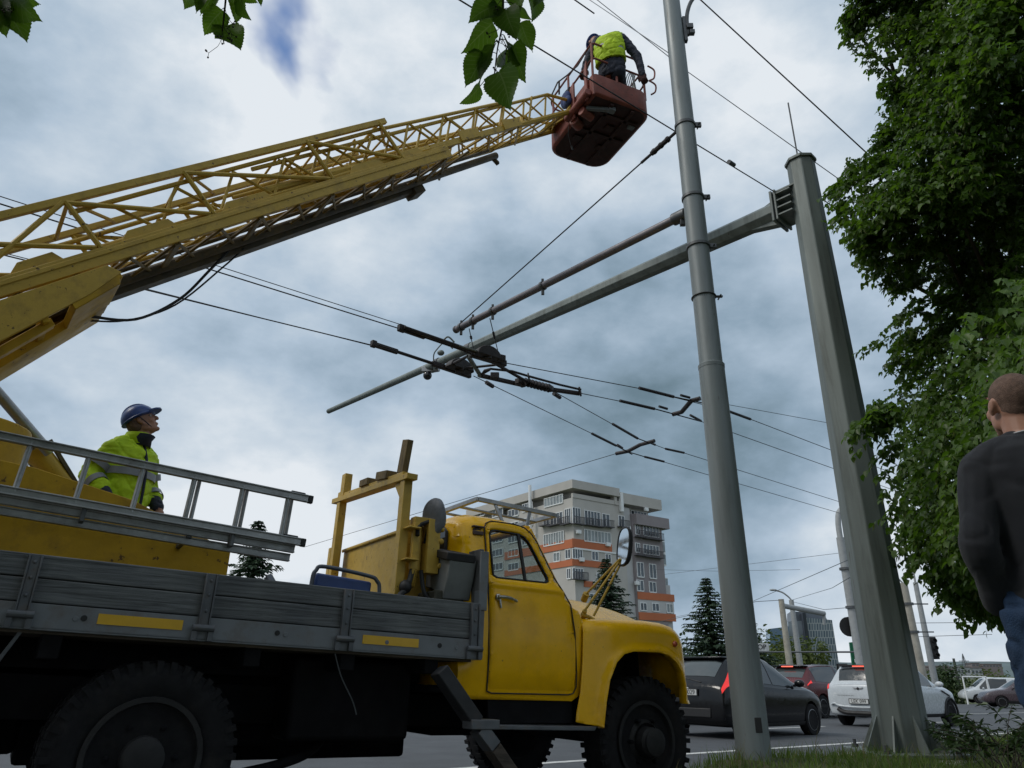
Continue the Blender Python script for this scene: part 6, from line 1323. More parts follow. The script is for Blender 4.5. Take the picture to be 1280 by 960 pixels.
# white small SUV
ms_ = [(0.02,0.40,0.72,0.80,0.76,0.66),(0.05,0.30,0.90,1.00,0.86,0.74),(0.14,0.27,1.03,1.10,0.885,0.72),(0.36,0.26,1.05,1.46,0.895,0.66),(0.60,0.26,1.045,1.525,0.895,0.66),(1.5,0.25,1.02,1.56,0.895,0.66),(2.15,0.25,1.0,1.535,0.895,0.65),(2.92,0.25,0.98,1.12,0.885,0.66),(3.30,0.26,0.97,1.07,0.87,0.64),(3.75,0.27,0.88,0.96,0.83,0.60),(3.98,0.30,0.72,0.80,0.74,0.5),(4.08,0.36,0.58,0.62,0.6,0.4)]
def mini_extra(c, sh):
    m = MB(); m.box((0.40,0,1.505), (0.26,1.18,0.035)); m.build('roof_spoiler', MT['trim'], c, bevel=0.012)
    m = MB(); m.box((0.262,0,1.482), (0.02,0.36,0.022)); m.build('brake_lamp', MT['brake'], c)
    bd = MB(); q = V((0.022,0.0,0.93)); 
    for sd in (-1,1): bd.add([q+V((0,sd*0.03,0.018)),q+V((-0.01,sd*0.14,0.03)),q+V((-0.01,sd*0.10,-0.012)),q+V((0,sd*0.03,-0.018)),q+V((.02,sd*0.03,0.018)),q+V((.02,sd*0.14,0.03)),q+V((.02,sd*0.10,-0.012)),q+V((.02,sd*0.03,-0.018))], [(0,1,2,3),(7,6,5,4),(0,4,5,1),(1,5,6,2),(2,6,7,3),(3,7,4,0)])
    bd.build('winged_badge', MT['alu'], c); bd = MB(); bd.ell(q, (0.02,0.035,0.035)); bd.build('badge_roundel', MT['trim'], c, smooth=True)
    m = MB(); m.tube(spline([(-0.004,0.60,0.43),(0.0,0.42,0.35),(0,0,0.34),(0,-0.42,0.35),(-0.004,-0.60,0.43)],4), 0.055, 8); m.build('bumper_trim', MT['trim'], c, smooth=True)
    m = MB(); m.tube(spline([(0.0,0.78,0.52),(-0.02,0.68,0.56),(-0.02,0.52,0.50),(-0.03,0,0.48),(-0.02,-0.52,0.50),(-0.02,-0.68,0.56),(0.0,-0.78,0.52)],4), 0.022, 8); m.build('bumper_lip', MT['car_white'], c, smooth=True)
    for k in range(10): m = MB(); m.box((0.03,0.56-0.045*k,0.755), (0.02,0.026,0.028)); m.build('rear_letter', MT['alu'], c)
    m = MB(); m.beam((2.9,-0.885,0.92), (3.42,-0.86,0.78), 0.02, 0.06, (0,1,0)); m.build('side_scuttle', MT['trim'], c)
    for sd in (-1,1):
        for x in (0.72, 0.72+2.6):
            m = MB(); m.tube([(x+0.40*math.cos(rad(a)), sd*0.885, 0.335+0.40*math.sin(rad(a))) for a in range(-10,200,15)], 0.032, 8); m.build('wheel_arch_trim', MT['trim'], c, smooth=True)
mpat = [('rear_window','car_glass',(2.10,2.90),(7.15,10.85),0.006),('side_window','car_glass',(3.1,6.4),lambda a,b: 5.1+(1.8-0.9*max(0,a-0.8)/0.2)*b,0.006),('windscreen','car_glass',(6.12,6.92),(6.9,11.1),0.006),
 ('tail_lamp','tail',lambda a,b: 1.15+1.0*a, lambda a,b: 4.2+1.05*b,0.012),('sill_trim','trim',(1.0,9.0),(1.3,2.1),0.006),('door_handle','alu',(5.15,5.35),(4.1,4.3),0.015),('tailgate_seam','trim',(1.30,1.33),(6.4,11.6),0.003)]
mi = on_road(1060, 906)
car('small_suv', 'white small SUV with winged badge behind the eight-sided pole', mi-RV*0.78-RU*0.72, RTH, ms_, 2.6, 0.72, 0.335, MT['car_white'], MT['alloy_d'], dict(patches=mpat, mirror=(2.62,1.08), mirror_mat='car_white', plate=(-0.015,0.62,'LEK 099'), extra=mini_extra, spokes=6))
# dark red SUV
ss_ = [(0.02,0.42,0.80,0.88,0.78,0.68),(0.06,0.32,0.96,1.08,0.87,0.74),(0.22,0.29,1.06,1.20,0.905,0.70),(0.58,0.28,1.10,1.56,0.915,0.66),(0.9,0.27,1.09,1.62,0.915,0.66),(1.6,0.27,1.06,1.66,0.915,0.66),(2.35,0.27,1.03,1.62,0.915,0.65),(3.15,0.27,1.0,1.14,0.90,0.66),(3.6,0.28,0.98,1.06,0.88,0.64),(4.1,0.29,0.86,0.93,0.83,0.6),(4.35,0.32,0.70,0.76,0.74,0.5),(4.45,0.40,0.56,0.60,0.6,0.4)]
def suv_extra(c, sh):
    m = MB(); m.box((0.56,0,1.60), (0.30,1.16,0.035)); m.build('roof_spoiler', MT['car_black'], c, bevel=0.012)
    m = MB(); m.box((0.40,0.0,1.58), (0.02,0.42,0.03)); m.build('brake_lamp', MT['brake'], c)
    for sd in (-1,1): m = MB(); m.beam((0.9,sd*0.60,1.65), (2.3,sd*0.60,1.66), 0.03, 0.035); m.build('roof_rail', MT['alu'], c)
spat = [('rear_window','car_glass2',(2.15,2.88),(7.1,10.9),0.006),('side_window','car_glass',(3.05,5.6),(5.12,6.85),0.006),('side_window','car_glass',(5.68,6.6),lambda a,b: 5.12+(1.7-1.2*a)*b,0.006),('windscreen','car_glass',(6.12,6.92),(6.9,11.1),0.006),
 ('tail_lamp','tail',lambda a,b: 1.3+1.1*a, lambda a,b: 4.55+0.55*b+0.4*a*b,0.012),('sill_trim','trim',(0.6,9.2),(1.2,2.3),0.006)]
si = on_road(1030, 898)
car('suv', 'dark red SUV with lit brake lamps between the black and white cars', si+RV*0.83-RU*0.85, RTH, ss_, 2.7, 0.85, 0.36, MT['car_red'], MT['alloy'], dict(patches=spat, mirror=(2.85,1.15), extra=suv_extra, spokes=5))
# white van and plum car seen side-on, facing left
vs_ = [(0.02,0.4,0.8,1.0,0.8,0.7),(0.06,0.3,1.0,1.7,0.9,0.75),(0.3,0.28,1.08,1.85,0.94,0.74),(0.9,0.28,1.08,1.9,0.95,0.74),(1.9,0.28,1.06,1.9,0.95,0.74),(2.8,0.28,1.04,1.86,0.95,0.72),(3.75,0.28,1.0,1.18,0.94,0.7),(4.2,0.3,0.93,1.02,0.9,0.6),(4.55,0.32,0.74,0.80,0.8,0.5),(4.65,0.4,0.6,0.64,0.64,0.4)]
vpat = [('side_window','car_glass',(3.55,4.9),(5.12,6.7),0.008),('side_window','car_glass',(4.98,5.6),lambda a,b: 5.12+(1.6-1.0*a)*b,0.008),('windscreen','car_glass',(5.12,5.92),(6.9,11.1),0.008),('head_lamp','car_glass2',(7.2,7.9),(4.3,5.2),0.01)]
hv_ = rad(-75); q = on_road(1221, 880)
def centred(q, h, L): return q+V((math.sin(h),math.cos(h),0))*(-L)
car('people_carrier', 'white people carrier parked side-on far right beyond the road', centred(q,hv_,3.6), hv_, vs_, 2.9, 0.75, 0.33, MT['car_white'], MT['alloy'], dict(patches=vpat, mirror=(3.2,1.12)), 'parked cars far right')
q2 = on_road(1240, 884)
car('estate_car', 'plum brown car parked in front of the white people carrier', centred(q2,hv_,3.3)-V((0.4,1.8,0)), hv_, ss_, 2.7, 0.85, 0.34, MT['car_brown'], MT['alloy'], dict(patches=spat, mirror=(2.85,1.15)), 'parked cars far right')
# ------------------------------------------------------------------ trees
MT['linden'] = leaf_mat('linden_leaves', (0.032,0.071,0.013), (0.105,0.175,0.032), 0.42, 0.45, 0.8)
MT['bract'] = leaf_mat('pale_linden_bracts', (0.13,0.17,0.055), (0.22,0.25,0.09), 0.35, 0.5, 1.0)
MT['twigleaf'] = leaf_mat('near_linden_leaves', (0.045,0.088,0.018), (0.095,0.16,0.028), 0.55, 0.42, 9.0)
def vein(m):
    nd, ln = m.node_tree.nodes, m.node_tree.links; uv = nd.new('ShaderNodeUVMap'); sp = nd.new('ShaderNodeSeparateXYZ'); ln.new(uv.outputs[0], sp.inputs[0])
    def mt_(op, a, b=None, c=None):
        n = nd.new('ShaderNodeMath'); n.operation = op
        for i, x in enumerate((a,b,c)):
            if x is None: continue
            if isinstance(x,(int,float)): n.inputs[i].default_value = x
            else: ln.new(x, n.inputs[i])
        return n.outputs[0]
    av = mt_('ABSOLUTE', sp.outputs[1]); midr = mt_('LESS_THAN', av, 0.045)
    ph = mt_('FRACT', mt_('MULTIPLY', mt_('MULTIPLY_ADD', av, -0.26, sp.outputs[0]), 8.0)); sv = mt_('LESS_THAN', mt_('ABSOLUTE', mt_('SUBTRACT', ph, 0.5)), 0.07)
    ve = mt_('MAXIMUM', midr, mt_('MULTIPLY', sv, 0.75)); col = [l.from_socket for l in ln if l.to_node.type == 'BSDF_PRINCIPLED' and l.to_socket.name == 'Base Color'][0]
    mx = nd.new('ShaderNodeMix'); mx.data_type = 'RGBA'; mx.inputs[7].default_value = (0.13,0.18,0.06,1); ln.new(mt_('MULTIPLY', ve, 0.7), mx.inputs[0]); ln.new(col, mx.inputs[6])
    for l in list(ln):
        if l.from_socket == col and l.to_node != mx: ts = l.to_socket; ln.remove(l); ln.new(mx.outputs[2], ts)
    bp = nd.new('ShaderNodeBump'); bp.inputs['Strength'].default_value = 0.5; bp.inputs['Distance'].default_value = 0.003; ln.new(ve, bp.inputs['Height']); ln.new(bp.outputs[0], [n for n in nd if n.type == 'BSDF_PRINCIPLED'][0].inputs['Normal'])
vein(MT['twigleaf'])
MT['spruce'] = leaf_mat('spruce_needles', (0.016,0.036,0.020), (0.045,0.075,0.038), 0.15, 0.6, 0.8)
MT['bush'] = leaf_mat('broadleaf_bush', (0.035,0.06,0.014), (0.10,0.125,0.03), 0.3, 0.55, 0.5)
MT['bush_d'] = leaf_mat('dark_bush', (0.018,0.04,0.012), (0.045,0.075,0.022), 0.25, 0.55, 0.5)
MT['bark'] = mat('grey_brown_bark', (0.065,0.052,0.04), 0.95, var=0.35, vscale=7, bump=0.6, bscale=25)
MT['twig'] = mat('dark_twig', (0.035,0.028,0.02), 0.85)
def leaf_cloud(name, P, Dr, Up, size, mt, parent, asp=0.62, fold=0.25, rngs=None):
    """six-point leaves at P pointing along Dr, lying across Up"""
    n = len(P); Dr = Dr/np.linalg.norm(Dr,axis=1,keepdims=True); S = np.cross(Dr, Up); S /= np.linalg.norm(S,axis=1,keepdims=True)+1e-9; Nn = np.cross(S, Dr)
    s = size[:,None]; w = s*asp*0.5
    v0 = P; tipp = P+Dr*s-Nn*s*0.14; mid1 = P+Dr*s*0.30; mid2 = P+Dr*s*0.66
    L1 = mid1+S*w+Nn*w*fold; L2 = mid2+S*w*0.72+Nn*w*fold*0.6; R1 = mid1-S*w+Nn*w*fold; R2 = mid2-S*w*0.72+Nn*w*fold*0.6
    m2 = P+Dr*s*0.5-Nn*s*0.02
    vt = np.stack([v0,L1,L2,tipp,R2,R1,m2],1).reshape(-1,3); i = np.arange(n)*7
    f = np.concatenate([np.stack([i,i+1,i+2,i+6],1), np.stack([i+6,i+2,i+3,i+3],1)[:, :4], np.stack([i,i+6,i+4,i+5],1), np.stack([i+6,i+3,i+4,i+4],1)[:, :4]])
    q = f[(f[:,2] != f[:,3])]; t3 = f[(f[:,2] == f[:,3])][:, :3]
    me = bpy.data.meshes.new(name); me.vertices.add(len(vt)); 
    if parent is not None: vt = vt-np.array(ROOTS[root_of(parent).name].translation)
    me.vertices.foreach_set('co', vt.astype(np.float32).ravel()); nl = len(q)*4+len(t3)*3; me.loops.add(nl)
    me.loops.foreach_set('vertex_index', np.concatenate([q.ravel(), t3.ravel()]).astype(np.int32)); me.polygons.add(len(q)+len(t3))
    me.polygons.foreach_set('loop_start', np.concatenate([np.arange(len(q))*4, len(q)*4+np.arange(len(t3))*3]).astype(np.int32)); me.polygons.foreach_set('loop_total', np.concatenate([np.full(len(q),4), np.full(len(t3),3)]).astype(np.int32))
    me.update(calc_edges=True); me.validate(); me.materials.append(mt); o = bpy.data.objects.new(name, me); COL.objects.link(o)
    if parent is not None: o.parent = parent
    return o
def inpoly(x, y, poly):
    c = False; j = len(poly)-1
    for i in range(len(poly)):
        if (poly[i][1] > y) != (poly[j][1] > y) and x < (poly[j][0]-poly[i][0])*(y-poly[i][1])/(poly[j][1]-poly[i][1])+poly[i][0]: c = not c
        j = i
    return c
# the big linden on the right: trunk off to the right, limbs, drooping leafy shoots
TB = at(1420,900,7.6); TB.z = verge_z(TB.x, TB.y)
lin = thing('linden_tree', 'tall dense green linden tree filling the right side behind the man', 'tree', TB)
tp = [TB+V((0,0,-0.2)), TB+V((0.03,0.02,1.2)), TB+V((-0.05,0.05,2.6)), TB+V((-0.15,0.1,4.4)), TB+V((-0.1,0.0,6.5)), TB+V((0.05,0.0,9.5))]
m = MB(); m.tube(spline(tp,5), [0.24-0.20*i/25 for i in range(26)], 14); m.build('trunk', MT['bark'], lin, smooth=True, space='world')
OUT = [(1080,-160),(1062,0),(1046,45),(1085,78),(1108,128),(1094,172),(1062,205),(1034,238),(1052,288),(1078,328),(1112,358),(1138,372),(1104,408),(1078,432),(1108,462),(1104,498),(1078,514),(1056,530),(1096,580),(1102,630),(1128,692),(1165,738),(1192,764),(1222,768),(1262,772),(1330,800),(1560,760),(1600,-160)]
def outd(x, y): return min(pdist((x,y), OUT[i], OUT[i+1]) for i in range(len(OUT)-4))
LP, LD, LU, LS = [], [], [], []; BP, BD, BU, BS = [], [], [], []
limb = MB(); g = random.Random(11); tw = MB()
ns = 0; tries = 0; spots = []
while ns < 9500 and tries < 200000:
    tries += 1; x = g.uniform(1030,1420); y = g.uniform(-120,800)
    if not inpoly(x, y, OUT): continue
    d = outd(x, y)
    if x > 1310 and g.random() < 0.55: continue
    if y > 430 and g.random() < 0.35: continue
    clump = mnoise.noise((x*0.016, y*0.016, 3.3))+0.5*mnoise.noise((x*0.04, y*0.04, 8.1))
    if d < 45 and clump < -0.05 and g.random() < 0.75: continue
    half = min(2.0, 0.30+d/85.0)
    Dc = 7.9-1.1*min(1, max(0,(y-380)/250.0))*min(1,max(0,(x-1090)/120.0))-0.5*math.sin(x*0.021+y*0.013)
    # shoots gather in tiers with gaps of shade between them
    z = g.random()**0.6
    D = Dc-half*(z if g.random() < 0.78 else -z)+clump*0.5
    if y > 500 and x < 1120 and d < 60: D = min(D, 6.0)
    if ns % 18 == 0 and ((x-1262)/75)**2+((y-425)/80)**2 < 0.75+1.1*mnoise.noise((x*0.02,y*0.02,1.0)): D = g.uniform(3.9, 5.2)
    p = at(x, y, D)
    if p.z < verge_z(p.x,p.y)+0.9: continue
    ns += 1; spots.append((x, y, D, p, d))
    out = V((p.x-TB.x, p.y-TB.y, 0)); out = (out.normalized() if out.length > 0.1 else V((1,0,0)))
    dr = (out+V((g.gauss(0,0.45),g.gauss(0,0.45),-0.35+g.gauss(0,0.25)))).normalized()
    side = dr.cross(V((0,0,1))).normalized(); nl = g.randint(9,14); Ls = g.uniform(0.28,0.5)
    if d < 40: Ls *= 0.8
    for k in range(nl):
        f = (k+0.5)/nl; sd = -1 if k % 2 else 1
        q = p+dr*Ls*(f-0.6)-V((0,0,0.10*f*f))
        ld = (dr*0.6+side*sd*0.65+V((g.gauss(0,.2),g.gauss(0,.2),-0.60+g.gauss(0,0.25)))).normalized()
        up = V((g.gauss(0,0.35),g.gauss(0,0.35),1))
        if ns % 7 == 0 and k % 2 == 0 or (ns % 3 == 0 and k % 5 == 0):
            BP.append(q); BD.append(ld*0.4+V((0,0,-0.9))); BU.append(V((g.gauss(0,1),g.gauss(0,1),0.1))); BS.append(g.uniform(0.055,0.085))
        LP.append(q); LD.append(ld); LU.append(up); LS.append(g.uniform(0.050,0.082))
arr = lambda a: np.array([tuple(q) for q in a])
crown = leaf_cloud('crown', arr(LP), arr(LD), arr(LU), np.array(LS), MT['linden'], lin, 0.72)
leaf_cloud('flower_bracts', arr(BP), arr(BD), arr(BU), np.array(BS), MT['bract'], lin, 0.26, 0.1)
for k in range(46):
    x, y, D, p, d = spots[g.randrange(len(spots))]
    zz = min(max(p.z-0.3*((p-TB).to_2d().length), TB.z+1.7), TB.z+9); base = V((TB.x-0.08, TB.y+0.05, zz))
    c1 = base.lerp(p,0.45)+V((g.gauss(0,.12),g.gauss(0,.12),0.28)); limb.tube(spline([base,c1,p],5), [0.055-0.046*i/10 for i in range(11)], 7)
limb.build('branch', MT['bark'], lin, smooth=True, space='world')
# near shoots of the tree over the photographer's head
def big_leaf(m, p, dr, up, s, curl=0.2, seed=0):
    r = random.Random(seed); dr = V(dr).normalized(); sd = dr.cross(V(up)).normalized(); nn = sd.cross(dr)
    half = []; K = 28
    pf = [(0,.03),(.03,.22),(.09,.36),(.18,.445),(.30,.47),(.42,.45),(.55,.385),(.67,.295),(.78,.195),(.87,.105),(.94,.04),(1,.0)]
    asy = r.uniform(0.9,1.08)
    for k in range(K+1):
        q = k/K; j = max(i for i in range(len(pf)-1) if pf[i][0] <= q+1e-9); f = (q-pf[j][0])/(pf[j+1][0]-pf[j][0]); w = (pf[j][1]+(pf[j+1][1]-pf[j][1])*f)*0.82
        half.append((q, w+((0.020 if k % 2 else -0.004) if 1 < k < K-1 else 0)))
    mid = []; L_ = []; R_ = []
    for t, w in half:
        c = V(p)+dr*s*t-nn*s*curl*t*t+sd*s*0.05*math.sin(t*3.0+seed); mid.append(c); wv = nn*s*0.025*math.sin(t*9+seed)
        b = -0.10 if t < 0.12 else 0
        L_.append(c+wv+sd*s*w*asy+nn*s*w*0.28+dr*s*b*w*2); R_.append(c-wv-sd*s*w/asy+nn*s*w*0.26+dr*s*b*w*2)
    ML = [a.lerp(b,0.5)-nn*s*0.015 for a, b in zip(mid, L_)]; MR = [a.lerp(b,0.5)-nn*s*0.015 for a, b in zip(mid, R_)]
    n = K+1; vs = mid+ML+L_+MR+R_; fs = []
    for k in range(K): fs += [(k,k+1,n+k+1,n+k),(n+k,n+k+1,2*n+k+1,2*n+k),(k+1,k,3*n+k,3*n+k+1),(3*n+k+1,3*n+k,4*n+k,4*n+k+1)]
    m.add(vs, fs); return n
def twig(label, stem_px, D, leaves, seed):
    base = at(*stem_px[0], D); t = thing('leafy_twig', label, 'twig', base, 'leafy linden twigs hanging into the top of the view'); st = spline([at(*q, D) for q in stem_px], 5)
    m = MB(); m.tube(st, [0.004-0.0026*i/(len(st)-1) for i in range(len(st))], 7); r = random.Random(seed)
    m.build('stem', MT['twig'], t, smooth=True, space='world')
    for i, (x, y, tx, ty, s_up, dd) in enumerate(leaves):
        a = at(x, y, D+dd); b = at(tx, ty, D+dd-0.02+r.uniform(-.03,.03)); dr = b-a
        view = -ray((x+tx)/2,(y+ty)/2).normalized(); sdv = dr.cross(view).normalized()
        up = view*math.cos(s_up)+sdv*math.sin(s_up)
        q = min(st, key=lambda z: (z-a).length); pm = MB(); pm.tube([q, q.lerp(a,0.5)+V((0,0,0.01)), a], 0.0011, 5); 
        lm = MB(); nk = big_leaf(lm, a, dr, up, dr.length, r.uniform(0.05,0.22), seed*50+i); lf = lm.build('leaf', MT['twigleaf'], t, smooth=True, angle=180, space='world')
        uvl = lf.data.uv_layers.new(name='blade')                       # along and across the blade, for the veins
        for lp_ in lf.data.loops: k = lp_.vertex_index; uvl.data[lp_.index].uv = ((k % nk)/(nk-1), (0,.5,1,-.5,-1)[k//nk])
        pm.build('petiole', MT['twig'], lf, space='world')
    for k in range(7):
        q = st[min(len(st)-1, int(len(st)*(0.45+0.07*k)))]; e = q+V((r.uniform(-.04,.04),r.uniform(-.03,.03),-r.uniform(.02,.06))); m = MB(); m.tube([q,q.lerp(e,.5)+V((.006,0,-.004)),e], 0.0008, 4)
        for j in range(3): c = e+V((r.uniform(-.012,.012),r.uniform(-.01,.01),r.uniform(-.012,.006))); m.tube([e,c], 0.0006, 4); m.ell(c, (0.0028,)*3, None, 6, 4)
        m.build('bud_cluster', MT['twig'], t, space='world')
twig('longest hanging linden twig with broad serrated leaves left of the raised platform', [(640,-330),(628,-120),(629,-10),(628,30),(622,60),(618,92)], 1.9,
     [(622,6,588,22,.5,0),(617,30,579,68,-.7,.02),(609,70,578,104,.6,.03),(600,108,579,132,-.9,.0),(622,90,638,136,.15,-.03),(640,58,655,102,.55,.02),(650,28,668,64,-.6,.03),(612,22,630,-8,.5,.02),(634,10,640,45,.2,-.02),(617,56,596,102,1.15,.01),(634,52,644,84,-1.0,.02),(648,10,664,26,.9,.02),(652,-22,648,12,.4,0.03),(634,60,626,84,1.2,.03),(668,-10,668,24,-.7,.0),(690,-10,664,6,1.2,.0)], 1)
twig('small hanging linden twig with two round leaves left of the blue gap', [(300,-330),(285,-140),(283,-20),(280,20),(278,40),(280,55)], 2.0,
     [(277,12,255,44,.2,0),(283,32,300,60,-.2,.02),(262,-14,240,12,.9,.0),(272,-14,247,16,.7,.03),(287,-10,300,26,-.8,.02),(296,-6,311,24,.9,.0),(236,-12,234,12,-.6,.02),(330,-20,322,4,.9,.0),(300,-14,320,6,.7,.02),(275,45,268,47,.5,0)], 2)
twig('cluster of linden leaves in the top left corner', [(30,-330),(18,-160),(10,-40),(8,0),(6,16)], 2.0,
     [(12,-10,44,22,.3,0),(10,8,34,46,-.3,.02),(2,0,4,46,.6,.0),(-4,10,-16,40,.3,.02),(16,-16,46,8,.8,.03),(2,-6,22,30,-.6,.05),(6,-20,-6,20,.9,.04)], 3)
# conifers
def spruce(label, base, H, R, seed, dens=1.0, trunk_r=0.16, group=None):
    r = random.Random(seed); t = thing('spruce_tree', label, 'tree', base, group); m = MB(); m.tube([base+V((0,0,-.3)), base+V((0,0,H*0.5)), base+V((0,0,H*0.99))], [trunk_r,trunk_r*0.6,0.015], 8); m.build('trunk', MT['bark'], t, smooth=True, space='world')
    P_, D_, U_, S_ = [], [], [], []; z = H*0.06
    while z < H*0.99:
        f = z/H; Lb = R*(1-f)**0.85*(1+0.18*r.uniform(-1,1))+0.06; nb = max(6,int(13*dens*(1-0.5*f)))
        for k in range(nb):
            a = 2*math.pi*(k+r.random())/nb; Lk = Lb*r.uniform(0.5,1.2); o = V((math.cos(a),math.sin(a),0))
            n = max(4, int(Lk/0.15*dens))
            for j in range(n):
                q = (j+0.3)/n; p = base+V((0,0,z))+o*Lk*q+V((0,0,-0.22*Lk*q+0.16*Lk*q*q))
                for sd in (-1,0,1):
                    dd = (o+V((-o.y,o.x,0))*sd*0.9+V((0,0,-0.35+r.gauss(0,.2)))).normalized(); P_.append(p); D_.append(dd); U_.append(V((r.gauss(0,.3),r.gauss(0,.3),1))); S_.append(r.uniform(0.30,0.55)*(0.6+0.4*(1-f))*(H/9)**0.5)
        z += 0.24*(H/9)**0.5*r.uniform(0.8,1.2)*(1-0.3*f)
    leaf_cloud('crown', arr(P_), arr(D_), arr(U_), np.array(S_), MT['spruce'], t, 0.5, 0.15); return t
def gbase(px, D): p = at(px, 836, D); p.z = road_z(p.x, p.y)-0.1; return p
def htop(b, y): return on_axis(b, y)-b.z
b = gbase(893, 46); spruce('dark spruce standing just left of the round grey pole', b, htop(b,720), 3.4, 5)
b = gbase(936, 52); spruce('dark spruce half hidden behind the round grey pole', b, htop(b,752), 3.0, 6)
b = gbase(764, 62); spruce('dark spruce in front of the apartment block above the bonnet', b, htop(b,697), 4.6, 7)
b = gbase(300, 34); spruce('dark conifer showing between the ladder and the plank side', b, htop(b,650), 3.0, 8)
def leafy(name, label, base, H, R, mt, seed, n=900, cat='bush', size=(0.2,0.4), trunk=True, z0=0.12, parts='crown'):
    r = random.Random(seed); t = thing(name, label, cat, base)
    if trunk: m = MB(); m.tube([base+V((0,0,-.2)), base+V((0,0,H*0.6))], [0.05*H*0.4+0.03,0.03], 8); m.build('trunk', MT['bark'], t, smooth=True, space='world')
    lob = [(V((r.uniform(-.6,.6)*R, r.uniform(-.6,.6)*R, H*r.uniform(z0+.15,0.82))), R*r.uniform(.35,.6)) for _ in range(9)]
    P_, D_, U_, S_ = [], [], [], []
    for _ in range(n):
        c, rr = lob[r.randrange(9)]; o = V((r.gauss(0,1),r.gauss(0,1),r.gauss(0,0.9))).normalized(); p = base+c+o*rr*r.uniform(0.6,1.05)
        if p.z < base.z+0.05: continue
        P_.append(p); D_.append(o*0.6+V((r.gauss(0,.4),r.gauss(0,.4),-0.4))); U_.append(V((r.gauss(0,.5),r.gauss(0,.5),1))); S_.append(r.uniform(*size))
    leaf_cloud('crown', arr(P_), arr(D_), arr(U_), np.array(S_), mt, t, 0.6); return t
leafy('broadleaf_tree', 'yellow green tree in front of the low glass wing by the gantry', gbase(972,70), htop(gbase(972,70),795), 3.4, MT['bush'], 21, 1500, 'tree', (0.3,0.55))
leafy('broadleaf_tree', 'olive green tree right of the stop board behind the dark red SUV', gbase(1000,66), htop(gbase(1000,66),800), 2.8, MT['bush'], 22, 1300, 'tree', (0.3,0.5))
leafy('broadleaf_tree', 'green bush low behind the round pole and the white board', gbase(945,58), htop(gbase(945,58),806), 2.6, MT['bush'], 23, 1200, 'bush', (0.25,0.5))
leafy('round_bush', 'round dark green bush right of the white small SUV', gbase(1187,60), htop(gbase(1187,60),831), 1.6, MT['bush_d'], 24, 1500, 'bush', (0.2,0.35), False, 0.0)
leafy('broadleaf_tree', 'low light green shrub behind the white small SUV bonnet', gbase(1168,64), htop(gbase(1168,64),838), 2.0, MT['bush'], 25, 900, 'bush', (0.2,0.4), False, 0.0)
leafy('broadleaf_tree', 'dark shrub at the bonnet front beside the left spruce', gbase(870,60), htop(gbase(870,60),790), 2.2, MT['bush_d'], 26, 900, 'bush', (0.25,0.45), False, 0.0)
for i, (px, D, yt) in enumerate(((1204,75,840),(1219,80,842),(1240,82,841),(1258,78,840),(1135,120,838))):
    leafy('hedge_shrub', ['green shrub behind the white people carrier roof','shrub just right of the barrier frame','shrub behind the plum brown car','shrub furthest right beside the jeans','shrub far off between the eight-sided pole and the concrete pole'][i], gbase(px,D), htop(gbase(px,D),yt), 2.6, MT['bush'], 40+i, 500, 'bush', (0.25,0.45), False, 0.0)
# weeds on the verge
def weed(label, px, py, D, H, n, seed):
    b = at(px, py, D); b.z = verge_z(b.x, b.y)-0.02; r = random.Random(seed); t = thing('weed_clump', label, 'weed', b); P_, D_, U_, S_ = [], [], [], []; m = MB()
    for k in range(n):
        o = V((r.gauss(0,1),r.gauss(0,1),0)).normalized(); e = b+V((r.gauss(0,.06),r.gauss(0,.06),0)); top = e+o*H*r.uniform(.3,1.0)+V((0,0,H*r.uniform(.4,1))); c = e.lerp(top,.5)+V((0,0,H*.18)); sp = spline([e,c,top],4); m.tube(sp, 0.003, 4)
        for q in sp[3:]:
            for _ in range(4): P_.append(q); D_.append(o+V((r.gauss(0,.8),r.gauss(0,.8),r.gauss(0,.4)))); U_.append(V((r.gauss(0,.4),r.gauss(0,.4),1))); S_.append(r.uniform(.04,.10))
    m.build('stems', MT['twig'], t, space='world'); leaf_cloud('leaves', arr(P_), arr(D_), arr(U_), np.array(S_), MT['bush_d'], t, 0.3)
weed('tall loose weeds left of the man by his knee', 1245, 905, 5.2, 0.5, 22, 31); weed('low weeds in front of the plum brown car', 1205, 905, 6.2, 0.34, 14, 32); weed('thin weeds right against the jeans', 1270, 880, 5.6, 0.55, 16, 33)

# overhead_linden: the linden whose shoots hang into the top of the view, plus two unseen ones added to block light from behind
def row_tree(label, x, y, H, R, zc, seed, n=2600):
    b = V((x, y, verge_z(x, y))); r = random.Random(seed); t = thing('linden_tree', label, 'tree', b, 'lindens along the verge')
    m = MB(); m.tube(spline([b+V((0,0,-.2)), b+V((0.05,0,2)), b+V((-.05,.05,H*0.6)), b+V((0,0,H*0.95))],5), [0.22-0.19*i/15 for i in range(16)], 12); m.build('trunk', MT['bark'], t, smooth=True, space='world')
    P_, D_, U_, S_ = [], [], [], []
    for _ in range(n):
        o = V((r.gauss(0,1),r.gauss(0,1),r.gauss(0,1))).normalized(); c = b+V((0,0,zc))+V((o.x*R,o.y*R,o.z*(H-zc)))*r.random()**0.4
        if c.z < b.z+2.3 or (c.y > 0.3 and c.z < 0.9+1.05*c.y) or c.y > 2.4: continue
        for k in range(5): P_.append(c+V((r.gauss(0,.16),r.gauss(0,.16),r.gauss(0,.12)))); D_.append(V((r.gauss(0,.6),r.gauss(0,.6),-.5))); U_.append(V((r.gauss(0,.4),r.gauss(0,.4),1))); S_.append(r.uniform(.11,.20))
    leaf_cloud('crown', arr(P_), arr(D_), arr(U_), np.array(S_), MT['linden'], t, 0.75)
row_tree('linden behind the photographer whose twigs hang into the top edge', -0.6, -2.2, 9.0, 3.8, 4.6, 61, 4200)
row_tree('unseen linden added behind on the left to block light', -7.5, -5.5, 8.0, 3.3, 4.4, 62, 2200)
